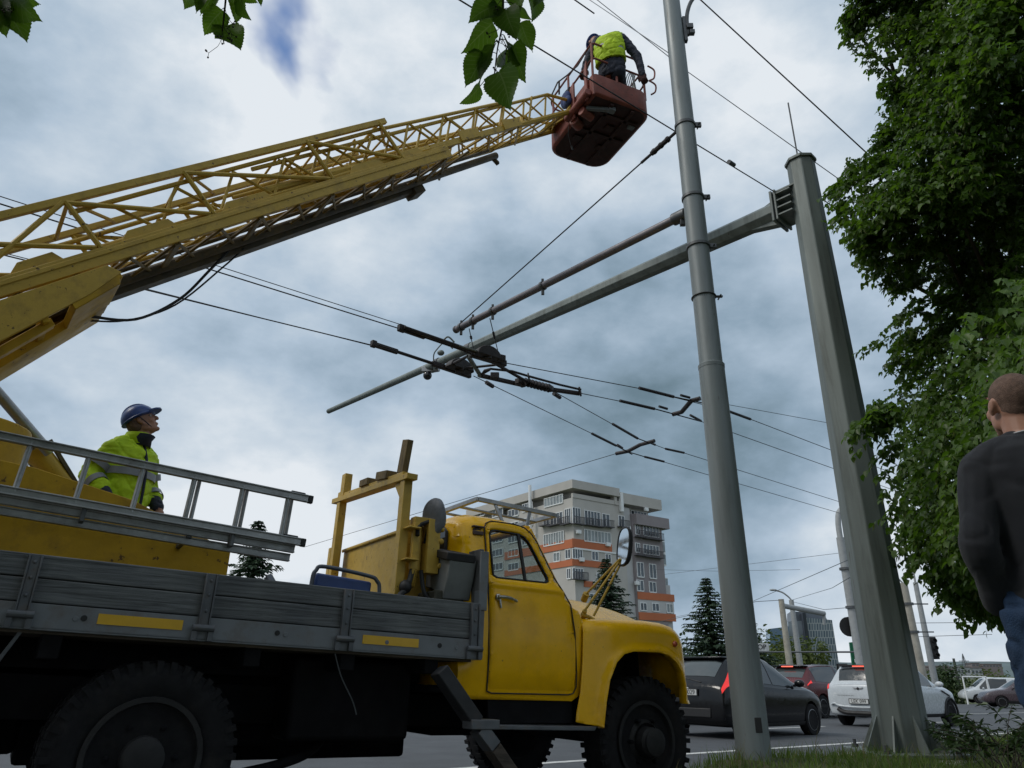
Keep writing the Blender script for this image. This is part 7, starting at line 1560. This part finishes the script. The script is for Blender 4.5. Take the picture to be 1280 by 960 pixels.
row_tree('unseen linden added behind on the right to block light', 6.5, -5.6, 8.0, 3.3, 4.4, 63, 2200)
# ------------------------------------------------------------------ people
MT['skin'] = mat('skin', (0.36,0.185,0.125), 0.5, var=0.12, vscale=14, spec=0.4)
MT['hair'] = mat('cropped_hair', (0.15,0.092,0.068), 0.9, var=0.3, vscale=60, bump=0.5, bscale=300)
MT['hivis'] = mat('fluorescent_yellow_cloth', (0.44,0.62,0.008), 0.75, var=0.14, vscale=6, dirt=(0.24,0.32,0.02), damt=0.5, dscale=7, bump=0.15, bscale=60)
MT['stripe'] = mat('grey_reflective_tape', (0.20,0.21,0.225), 0.45, var=0.1, vscale=20)
MT['navy'] = mat('navy_work_cloth', (0.018,0.022,0.038), 0.8, var=0.25, vscale=9, bump=0.15, bscale=80)
MT['eye'] = mat('eye_white', (0.40,0.36,0.33), 0.3)
MT['eye'] = mat('eye_white', (0.34,0.30,0.28), 0.3)
MT['helmet'] = mat('blue_helmet_plastic', (0.026,0.068,0.25), 0.35, var=0.08, spec=0.5)
MT['knit'] = mat('charcoal_knit', (0.011,0.0125,0.017), 0.95, var=0.2, vscale=5, bump=0.3, bscale=420, sheen=0.08)
MT['denim'] = mat('blue_denim', (0.012,0.034,0.080), 0.9, var=0.3, vscale=5, dirt=(0.028,0.06,0.115), damt=0.7, dscale=4, bump=0.35, bscale=160)
MT['shirt'] = mat('pale_shirt', (0.42,0.42,0.42), 0.8)
MT['glove'] = mat('maroon_glove', (0.06,0.022,0.022), 0.85)
MT['shoe'] = mat('dark_leather', (0.02,0.017,0.014), 0.5)
def remesh(o, vox, smooth_it=4, disp=0.0, dsc=6.0, seed=0):
    r = o.modifiers.new('remesh', 'REMESH'); r.mode = 'VOXEL'; r.voxel_size = vox; r.use_smooth_shade = True
    s_ = o.modifiers.new('smooth', 'SMOOTH'); s_.iterations = smooth_it; s_.factor = 0.5
    bpy.context.view_layer.update(); mt = o.data.materials[0]; bake(o)
    if disp:
        me = o.data; n = len(me.vertices); nn = [v.normal.copy() for v in me.vertices]
        for v, q in zip(me.vertices, nn):
            c = v.co*dsc+V((seed,seed*1.7,0)); a = mnoise.noise(V((c.x,c.y,c.z*1.9)))+0.5*mnoise.noise(c*2.3); cr_ = max(0.0, 1-abs(mnoise.noise(V((c.x*0.8+c.z*0.5,c.y*0.8+c.z*0.3,c.z*1.5-c.x*0.3))))*6.5); c2_ = max(0.0, 1-abs(mnoise.noise(c*1.5+V((9,3,1))))*7); v.co += q*(disp*(0.9*a-0.75*cr_-0.45*c2_))
    o.data.polygons.foreach_set('use_smooth', [True]*len(o.data.polygons)); o.data.materials.clear(); o.data.materials.append(mt); return o
def ering(c, ax, ay, a, b, n=20): return [c+ax*(a*math.cos(2*math.pi*k/n))+ay*(b*math.sin(2*math.pi*k/n)) for k in range(n)]
def torso(m, spine, lat, prof, add=0.0):
    """spine points low to high, lat lateral axis, prof (half width, half depth) per point"""
    rs = []
    for i, p in enumerate(spine):
        d = (spine[min(i+1,len(spine)-1)]-spine[max(i-1,0)]).normalized(); l = (lat-d*lat.dot(d)).normalized(); f = l.cross(d)
        rs.append(ering(p, l, f, prof[i][0]+add, prof[i][1]+add))
    m.rings(rs)
def limb(m, pts, rs, n=12): 
    sp = spline(pts, 4); k = len(pts)-1; rr = [rs[min(int(i/4),k)]+(rs[min(int(i/4)+1,k)]-rs[min(int(i/4),k)])*(i%4)/4 for i in range(len(sp))]
    m.tube(sp, rr, n); m.ell(sp[0], (rr[0],)*3, None, 10, 6); m.ell(sp[-1], (rr[-1],)*3, None, 10, 6)
def hand(m, w, d, pn, curl=0.5, s=1.0, thumb=1):
    d = d.normalized(); pn = (pn-d*pn.dot(d)).normalized(); sd = d.cross(pn)
    R = Matrix((d, sd, pn)).transposed(); m.ell(w+d*0.045*s, (0.052*s,0.042*s,0.017*s), R, 12, 8)
    for k, (off, ln) in enumerate(((-0.030,0.062),(-0.010,0.074),(0.010,0.070),(0.029,0.054))):
        p = w+d*0.085*s+sd*off*s; a = curl*0.5; pts = [w+d*0.05*s+sd*off*s*0.9, p]
        for j in range(3):
            a += curl*0.55; p = p+(d*math.cos(a)+pn*math.sin(a))*ln*s/3; pts.append(p)
        m.tube(spline(pts,3), 0.0088*s, 8); m.ell(pts[-1], (0.0088*s,)*3, None, 8, 5)
    p = w+d*0.02*s-sd*0.034*s*thumb; m.tube(spline([p, p+(d*0.7-sd*thumb*0.55+pn*0.3).normalized()*0.03*s, p+(d*0.9-sd*thumb*0.3+pn*0.6).normalized()*0.058*s],3), 0.0105*s, 8)
def head_m(m, R, c):
    """R columns: forward, left, up"""
    e = lambda p, r, q=None: m.ell(c+R@V(p), r, R if q is None else R@q, 16, 10)
    e((-.012,0,.032), (.098,.076,.088)); e((-.035,0,-.01), (.062,.066,.075)); e((.030,0,-.028), (.066,.060,.088)); e((.035,0,-.080), (.050,.047,.040)); e((.072,0,-.104), (.022,.022,.018)); e((.080,0,.034), (.020,.048,.012))
    for sd in (-1,1):
        e((.060,sd*.036,-.032), (.030,.024,.028)); e((.010,sd*.052,-.06), (.035,.014,.035))
        e((-.006,sd*.077,-.008), (.021,.009,.033), Matrix.Rotation(rad(14)*sd,3,'Z')); e((-.012,sd*.084,-.002), (.016,.007,.026))
    m.tube([c+R@V(p) for p in ((.090,0,.022),(.104,0,.000),(.118,0,-.026))], [.009,.011,.0135], 8); m.ell(c+R@V((.113,0,-.030)), (.012,.017,.010), R, 10, 6)
    e((.090,0,-.060), (.013,.024,.006)); e((.089,0,-.067), (.013,.021,.008)); e((-.03,0,-.10), (.05,.05,.06))
def eyes(par, R, c):
    for sd in (-1,1):
        m = MB(); m.ell(c+R@V((.0735,sd*.031,.010)), (.0125,)*3, R, 12, 8); m.build('eye', MT['eye'], par, smooth=True, space='world')
        m = MB(); m.ell(c+R@V((.0835,sd*.031,.011)), (.0035,.0055,.0055), R, 10, 6); m.build('iris', MT['shoe'], par, smooth=True, space='world')
        m = MB(); m.tube([c+R@V(p) for p in ((.096,sd*.012,.034),(.099,sd*.030,.040),(.086,sd*.050,.036))], [.003,.0045,.002], 6); m.build('eyebrow', MT['hair'], par, smooth=True, space='world')
def hframe(az, pitch, roll=0):
    f = V((math.sin(az)*math.cos(pitch), math.cos(az)*math.cos(pitch), math.sin(pitch))); l = V((-math.cos(az), math.sin(az), 0)); u = f.cross(l); M = Matrix((f,l,u)).transposed()
    return M @ Matrix.Rotation(roll,3,'X')
PROF = [(.10,.08),(.165,.112),(.172,.118),(.150,.105),(.158,.112),(.178,.122),(.182,.115),(.150,.088),(.070,.060)]
def legs(m, hips, knees, ankles, fwd, add=0.0, r=(0.088,0.062,0.045)):
    for h, k, a in zip(hips, knees, ankles): limb(m, [h, h.lerp(k,0.5)+fwd*0.012, k, k.lerp(a,0.4)-fwd*0.012, a], [r[0]+add, r[0]*0.88+add, r[1]+add, r[1]*0.95+add, r[2]+add*1.2], 14)
def feet(m, ankles, fwd, add=0.0):
    for a in ankles:
        b = V((a.x,a.y,a.z-0.045)); m.ell(b+fwd*0.075-V((0,0,.002)), (0.135+add,0.048+add,0.036+add), Matrix((fwd,V((0,0,1)).cross(fwd),V((0,0,1)))).transposed(), 14, 8); m.ell(b-fwd*0.02, (0.05+add,0.04+add,0.05+add), None, 10, 6)
def helmet(par, R, c, nm='helmet'):
    m = MB(); rs = []
    q = c+R@V((-.008,0,.042))
    for k in range(9):
        ph = rad(-8+98*k/8); rs.append([q+R@V((.128*math.cos(ph)*math.cos(t), .106*math.cos(ph)*math.sin(t), .108*math.sin(ph))) for t in [2*math.pi*j/32 for j in range(32)]])
    m.rings(rs)
    pk = [(.100,-.085),(.150,-.070),(.180,-.035),(.186,0),(.180,.035),(.150,.070),(.100,.085),(.09,0)]
    up, dn = [q+R@V((x,y,.004-0.12*(x-.1))) for x,y in pk], [q+R@V((x,y,-.006-0.12*(x-.1))) for x,y in pk]; n = len(pk)
    m.add(up+dn, [tuple(range(n)),tuple(range(n,2*n))[::-1]]+[(k,(k+1)%n,n+(k+1)%n,n+k) for k in range(n)])
    m.tube([q+R@V((.128*math.cos(t),.107*math.sin(t),-.008)) for t in [2*math.pi*j/32 for j in range(33)]], .006, 6)
    for y in (-.02,.02): m.tube([q+R@V((.112*math.cos(a)+.0,y,.111*math.sin(a))) for a in [rad(30+120*j/12) for j in range(13)]], .007, 6)
    h = m.build(nm, MT['helmet'], par, smooth=True, angle=50, space='world')
    m = MB(); m.tube([q+R@V(p) for p in ((.01,.10,-.02),(.035,.082,-.09),(.055,.03,-.135),(.055,-.03,-.135),(.035,-.082,-.09),(.01,-.10,-.02))], .004, 6); m.build('chin_strap', MT['navy'], h, smooth=True, space='world'); return h
def tape(par, c, ax, ay, a, b, w, dirv, mt='stripe', nm='reflective_stripe'):
    d = dirv.normalized(); m = MB(); m.rings([ering(c+d*h, ax, ay, a+o, b+o, 28) for h, o in ((-w/2,0.0),(-w/2,0.004),(w/2,0.004),(w/2,0.0))], caps=False); return m.build(nm, MT[mt], par, smooth=True, angle=50, space='world')

TRAPS1, TRAPS3 = [], []
# --- man on the truck bed, hi-vis jacket, looking up
hc = at(177,528,5.78); bedz = (TRUCK_M @ V((-0.35,1.6,1.12))).z
W1 = thing('person', 'man in yellow hi-vis jacket and blue helmet on the truck bed, looking up', 'person', (hc.x,hc.y,bedz))
az = rad(108); fw = V((math.sin(az),math.cos(az),0)); lf = V((-math.cos(az),math.sin(az),0)); Hs = (hc.z+0.12-bedz)/1.76; G = V((hc.x-fw.x*0.03,hc.y-fw.y*0.03,bedz))
L_ = lambda x,y,z: G+(fw*x+lf*y+V((0,0,z)))*Hs
sp1 = [L_(0,0,.80),L_(0,0,.86),L_(0,0,.95),L_(0,0,1.05),L_(.005,0,1.15),L_(.01,0,1.27),L_(.0,0,1.37),L_(-.015,0,1.44),L_(-.01,0,1.50)]
hR = hframe(rad(70), rad(36))
ank = [L_(0,.11,.09),L_(0,-.11,.09)]; kn = [L_(.02,.11,.49),L_(.02,-.11,.49)]; hp = [L_(0,.09,.88),L_(0,-.09,.88)]
for _s in (1,-1): TRAPS1.append([L_(-.015,_s*.05,1.475),L_(-.01,_s*.12,1.425),L_(-.01,_s*.175,1.375)])
armL = [L_(-.01,.175,1.375),L_(-.02,.25,1.15),L_(.16,.20,.97)]; armR = [L_(-.01,-.175,1.375),L_(-.09,-.27,1.16),L_(.10,-.25,.98)]
m = MB(); torso(m, sp1, lf, PROF); legs(m, hp, kn, ank, fw); feet(m, ank, fw); head_m(m, hR, hc); m.tube([L_(-.012,0,1.44), hc-hR@V((.01,0,.06))], [.062,.054], 14)
for arm_, th in ((armL,-1),(armR,1)): limb(m, arm_, [.052,.042,.030]); hand(m, arm_[2], (arm_[2]-arm_[1]).normalized()*0.6+V((0,0,-0.5)), fw*0.4+lf*(-th)*-0.6, 0.7, 0.95, th)
b1 = remesh(m.build('body', MT['skin'], W1, space='world'), 0.0065, 3)
eyes(b1, hR, hc); helmet(W1, hR, hc)
m = MB(); m.ell(hc+hR@V((-.045,0,-.01)), (.072,.0795,.075), hR); remesh(m.build('hair', MT['hair'], W1, space='world'), 0.008, 2)
m = MB(); jp = [(.205,.155),(.205,.158),(.20,.155),(.20,.15),(.205,.155),(.212,.158),(.205,.145),(.165,.115),(.085,.08)]
torso(m, [L_(0,0,.86)]+sp1[1:], lf, jp, 0.0)
limb(m, [armL[0],armL[0].lerp(armL[1],.5)-fw*.01,armL[1],armL[1].lerp(armL[2],.62)], [.082,.080,.075,.062]); limb(m, [armR[0],armR[0].lerp(armR[1],.5),armR[1],armR[1].lerp(armR[2],.62)], [.082,.082,.079,.066])
for tr in TRAPS1: limb(m, tr, [.055,.072,.080])
jk = remesh(m.build('jacket', MT['hivis'], W1, space='world'), 0.009, 3, 0.013, 7.0, 2)
for arm_ in (armL, armR):
    d = (arm_[2]-arm_[1]).normalized(); c = arm_[1].lerp(arm_[2],.70); m = MB(); limb(m, [arm_[1].lerp(arm_[2],.55), arm_[1].lerp(arm_[2],.93)], [.058,.050]); remesh(m.build('cuff', MT['navy'], jk, space='world'), 0.009, 2, 0.006, 14)
    ax = d.cross(V((0,0,1))).normalized(); tape(jk, arm_[1].lerp(arm_[2],.40), ax, ax.cross(d), .074, .074, .05, d)
    d2 = (arm_[1]-arm_[0]).normalized(); ax = d2.cross(fw).normalized(); tape(jk, arm_[0].lerp(arm_[1],.62), ax, ax.cross(d2), .087, .087, .05, d2)
for z, a, b in ((1.20,.211,.163),(.93,.209,.165)): tape(jk, L_(.005,0,z), lf, fw, a, b, .055, V((0,0,1)))
m = MB(); q = L_(.0,0,1.46)
for sd in (-1,1): m.rings([[q+V((0,0,z))+fw*(.09*math.cos(t)+dx)+lf*(sd*.085*math.sin(t)) for t in [rad(8+150*j/10) for j in range(11)]] for z, dx in ((-.02,.03),(.045,.02),(.075,.04))], closed=False, caps=False)
col = m.build('collar', MT['hivis'], jk, smooth=True, angle=180, space='world', mods=lambda o: setattr(o.modifiers.new('s','SOLIDIFY'),'thickness',.012))
m = MB(); m.rings([[q+V((0,0,z))+fw*(.085*math.cos(t)+dx)+lf*(.076*math.sin(t)) for t in [rad(-65+130*j/10) for j in range(11)]] for z, dx in ((-.03,.045),(.03,.045),(.062,.075))], closed=False, caps=False); m.build('collar_lining', MT['navy'], jk, smooth=True, angle=180, space='world', mods=lambda o: setattr(o.modifiers.new('s','SOLIDIFY'),'thickness',.008))
m = MB(); m.tube(spline([L_(.10,.0,1.44),L_(.158,.0,1.30),L_(.176,.0,1.10),L_(.172,.0,.87)],6), .011, 6); m.build('zip', MT['navy'], jk, smooth=True, space='world')
m = MB(); legs(m, hp, kn, ank, fw, .022); torso(m, [L_(0,0,.78),L_(0,0,.86),L_(0,0,.96)], lf, [(.14,.11),(.18,.13),(.175,.125)]); remesh(m.build('trousers', MT['navy'], W1, space='world'), 0.012, 3, 0.010, 7)
m = MB(); feet(m, ank, fw, .012); remesh(m.build('shoes', MT['shoe'], W1, space='world'), 0.012, 2)

# --- worker bent over inside the raised platform
pz = lambda x,y,z: PLAT_M @ V((x,y,z))
hipc = at(765,90,9.72); shR = at(778,49,9.80); shL = at(748,51,10.02); chest = shR.lerp(shL,.5); hc2 = at(743,55,10.25); lat = (shL-shR).normalized(); sdir = (chest-hipc).normalized(); fw2 = lat.cross(sdir)
W2 = thing('person', 'worker in yellow vest and blue helmet bending inside the raised red platform', 'person', pz(0.4,0.45,0.03))
hl, hr2 = hipc+lat*.09, hipc-lat*.09; fz = PLAT_M.translation.z+.13
fwf = V((fw2.x,fw2.y,0)).normalized(); ank2 = [pz(.25,.55,.13), pz(.48,.50,.13)]
kn2 = [a.lerp(h,.52)+fwf*.24 for a, h in zip(ank2,(hl,hr2))]
sp2 = [hipc-sdir*.10, hipc-sdir*.04, hipc+sdir*.04, hipc.lerp(chest,.35)-fw2*.03, hipc.lerp(chest,.55)-fw2*.05, hipc.lerp(chest,.75)-fw2*.04, chest-sdir*.06, chest+sdir*.01, chest+sdir*.06]
hR2 = hframe(rad(-20), rad(-50))
aR = [shR, at(797,71,9.66), at(803,93,9.52)]; aL = [shL, at(735,74,9.95), at(730,88,9.86)]
m = MB(); torso(m, sp2, lat, PROF); legs(m, [hl,hr2], kn2, ank2, fwf); feet(m, ank2, fwf); head_m(m, hR2, hc2); m.tube([chest+sdir*.03, hc2-hR2@V((.02,0,.06))], [.06,.055], 12)
for a_, th in ((aR,1),(aL,-1)): limb(m, a_, [.052,.042,.030]); hand(m, a_[2], a_[2]-a_[1], fw2, 1.0, 1.0, th)
remesh(m.build('body', MT['skin'], W2, space='world'), 0.009, 2); helmet(W2, hR2, hc2)
m = MB(); torso(m, sp2, lat, [(p[0]+.022,p[1]+.02) for p in PROF[:8]]+[(.09,.075)])
for a_ in (aR,aL): limb(m, [a_[0],a_[0].lerp(a_[1],.5),a_[1],a_[1].lerp(a_[2],.5),a_[2]], [.075,.066,.060,.052,.044])
remesh(m.build('jacket', MT['navy'], W2, space='world'), 0.012, 2, 0.010, 9)
m = MB(); torso(m, [hipc.lerp(chest,.22)-fw2*.02]+sp2[3:8], lat, [(.225,.165),(.22,.165),(.218,.165),(.222,.165),(.225,.155),(.20,.125)]); vst = remesh(m.build('vest', MT['hivis'], W2, space='world'), 0.011, 2, 0.013, 8, 5)
tape(vst, hipc.lerp(chest,.60)-fw2*.045, lat, fw2, .226, .170, .05, sdir)
m = MB(); legs(m, [hl,hr2], kn2, ank2, fwf, .026); remesh(m.build('trousers', MT['navy'], W2, space='world'), 0.013, 2, 0.010, 7)
for a_, th in ((aR,1),(aL,-1)): m = MB(); hand(m, a_[2]-(a_[2]-a_[1]).normalized()*.02, a_[2]-a_[1], fw2, 1.0, 1.28, th); remesh(m.build('glove', MT['glove'], W2, space='world'), 0.010, 1)
m = MB()
for k in range(5): m.tube(spline([pz(.55+.03*k,.12,.40),pz(.60+.03*k,.10,.62),pz(.66+.02*k,.10,.70),pz(.72,.10+.01*k,.55),pz(.74,.10,.38)],6), .008, 6)
cl2 = thing('rope_coil', 'pale rope coil hung inside the right rail of the raised platform', 'rope', pz(.6,.1,.4)); m.build('rope', MT['alu'], cl2, smooth=True, space='world')

# --- man watching from the verge on the right
hc3 = at(1265,507,2.80); gz3 = verge_z(hc3.x, hc3.y)
W3 = thing('person', 'man with cropped hair in charcoal sweater and jeans seen from behind, looking up', 'person', (hc3.x,hc3.y,gz3))
az = rad(14); fw = V((math.sin(az),math.cos(az),0)); lf = V((-math.cos(az),math.sin(az),0)); Hs = (hc3.z+.125-gz3)/1.80; G = V((hc3.x,hc3.y,gz3))-fw*.02
hR3 = hframe(rad(4), rad(15))
sp3 = [L_(0,0,.82),L_(0,0,.90),L_(0,0,.98),L_(.0,0,1.09),L_(-.01,0,1.19),L_(-.015,0,1.31),L_(-.02,0,1.40),L_(-.03,0,1.475),L_(-.02,0,1.535)]
ank = [L_(0,.12,.09),L_(0,-.12,.09)]; kn = [L_(.02,.115,.50),L_(.02,-.115,.50)]; hp = [L_(0,.095,.91),L_(0,-.095,.91)]
for _s in (1,-1): TRAPS3.append([L_(-.03,_s*.05,1.515),L_(-.025,_s*.12,1.468),L_(-.02,_s*.18,1.415)])
armL = [L_(-.02,.182,1.41),L_(-.06,.252,1.14),L_(.05,.195,.945)]; armR = [L_(-.02,-.182,1.41),L_(-.06,-.275,1.14),L_(.08,-.22,.93)]
m = MB(); torso(m, sp3, lf, PROF); legs(m, hp, kn, ank, fw); feet(m, ank, fw); head_m(m, hR3, hc3); m.tube([L_(-.02,0,1.47), hc3-hR3@V((.03,0,.05))], [.066,.060], 16)
for arm_, th in ((armL,-1),(armR,1)): limb(m, arm_, [.054,.044,.031]); hand(m, arm_[2], fw*.35+lf*th*.45+V((0,0,-.8)), -lf*(-th), 0.25, 0.9, th)
b3 = remesh(m.build('body', MT['skin'], W3, space='world'), 0.0055, 3); eyes(b3, hR3, hc3)
m = MB(); m.ell(hc3+hR3@V((-.014,0,.036)), (.0985,.0770,.0885), hR3, 24, 16); m.ell(hc3+hR3@V((-.040,0,-.002)), (.0605,.0670,.072), hR3, 20, 14)
hair = remesh(m.build('hair', MT['hair'], W3, space='world'), 0.005, 3)
m = MB(); torso(m, [L_(0,0,.88),L_(0,0,.93)]+sp3[2:], lf, [(.186,.146),(.190,.150),(.186,.148),(.180,.144),(.186,.148),(.202,.154),(.206,.146),(.166,.112),(.082,.078)])
for arm_ in (armL, armR): limb(m, [arm_[0],arm_[0].lerp(arm_[1],.5),arm_[1],arm_[1].lerp(arm_[2],.5),arm_[1].lerp(arm_[2],.97)], [.076,.070,.064,.059,.052])
for tr in TRAPS3: limb(m, tr, [.048,.066,.074])
swt = remesh(m.build('sweater', MT['knit'], W3, space='world'), 0.008, 4, 0.0045, 5.0, 4)
m = MB(); m.tube([L_(-.02,0,1.512)+fw*(.072*math.cos(t))+lf*(.076*math.sin(t))+V((0,0,.012*math.cos(t)*-1)) for t in [2*math.pi*j/28 for j in range(29)]], .011, 8); m.build('neckline_rib', MT['knit'], swt, smooth=True, space='world')
m = MB(); m.tube([L_(-.02,0,1.528)+fw*(.066*math.cos(t))+lf*(.070*math.sin(t))+V((0,0,.012*math.cos(t)*-1)) for t in [2*math.pi*j/28 for j in range(29)]], .007, 8); m.build('shirt_collar', MT['shirt'], W3, smooth=True, space='world')
m = MB(); legs(m, hp, kn, ank, fw, .024, (.094,.066,.054)); torso(m, [L_(0,0,.80),L_(0,0,.88),L_(0,0,.99)], lf, [(.155,.125),(.188,.140),(.182,.134)]); remesh(m.build('jeans', MT['denim'], W3, space='world'), 0.010, 3, 0.014, 6.0, 9)
m = MB(); feet(m, ank, fw, .012); remesh(m.build('shoes', MT['shoe'], W3, space='world'), 0.011, 2)
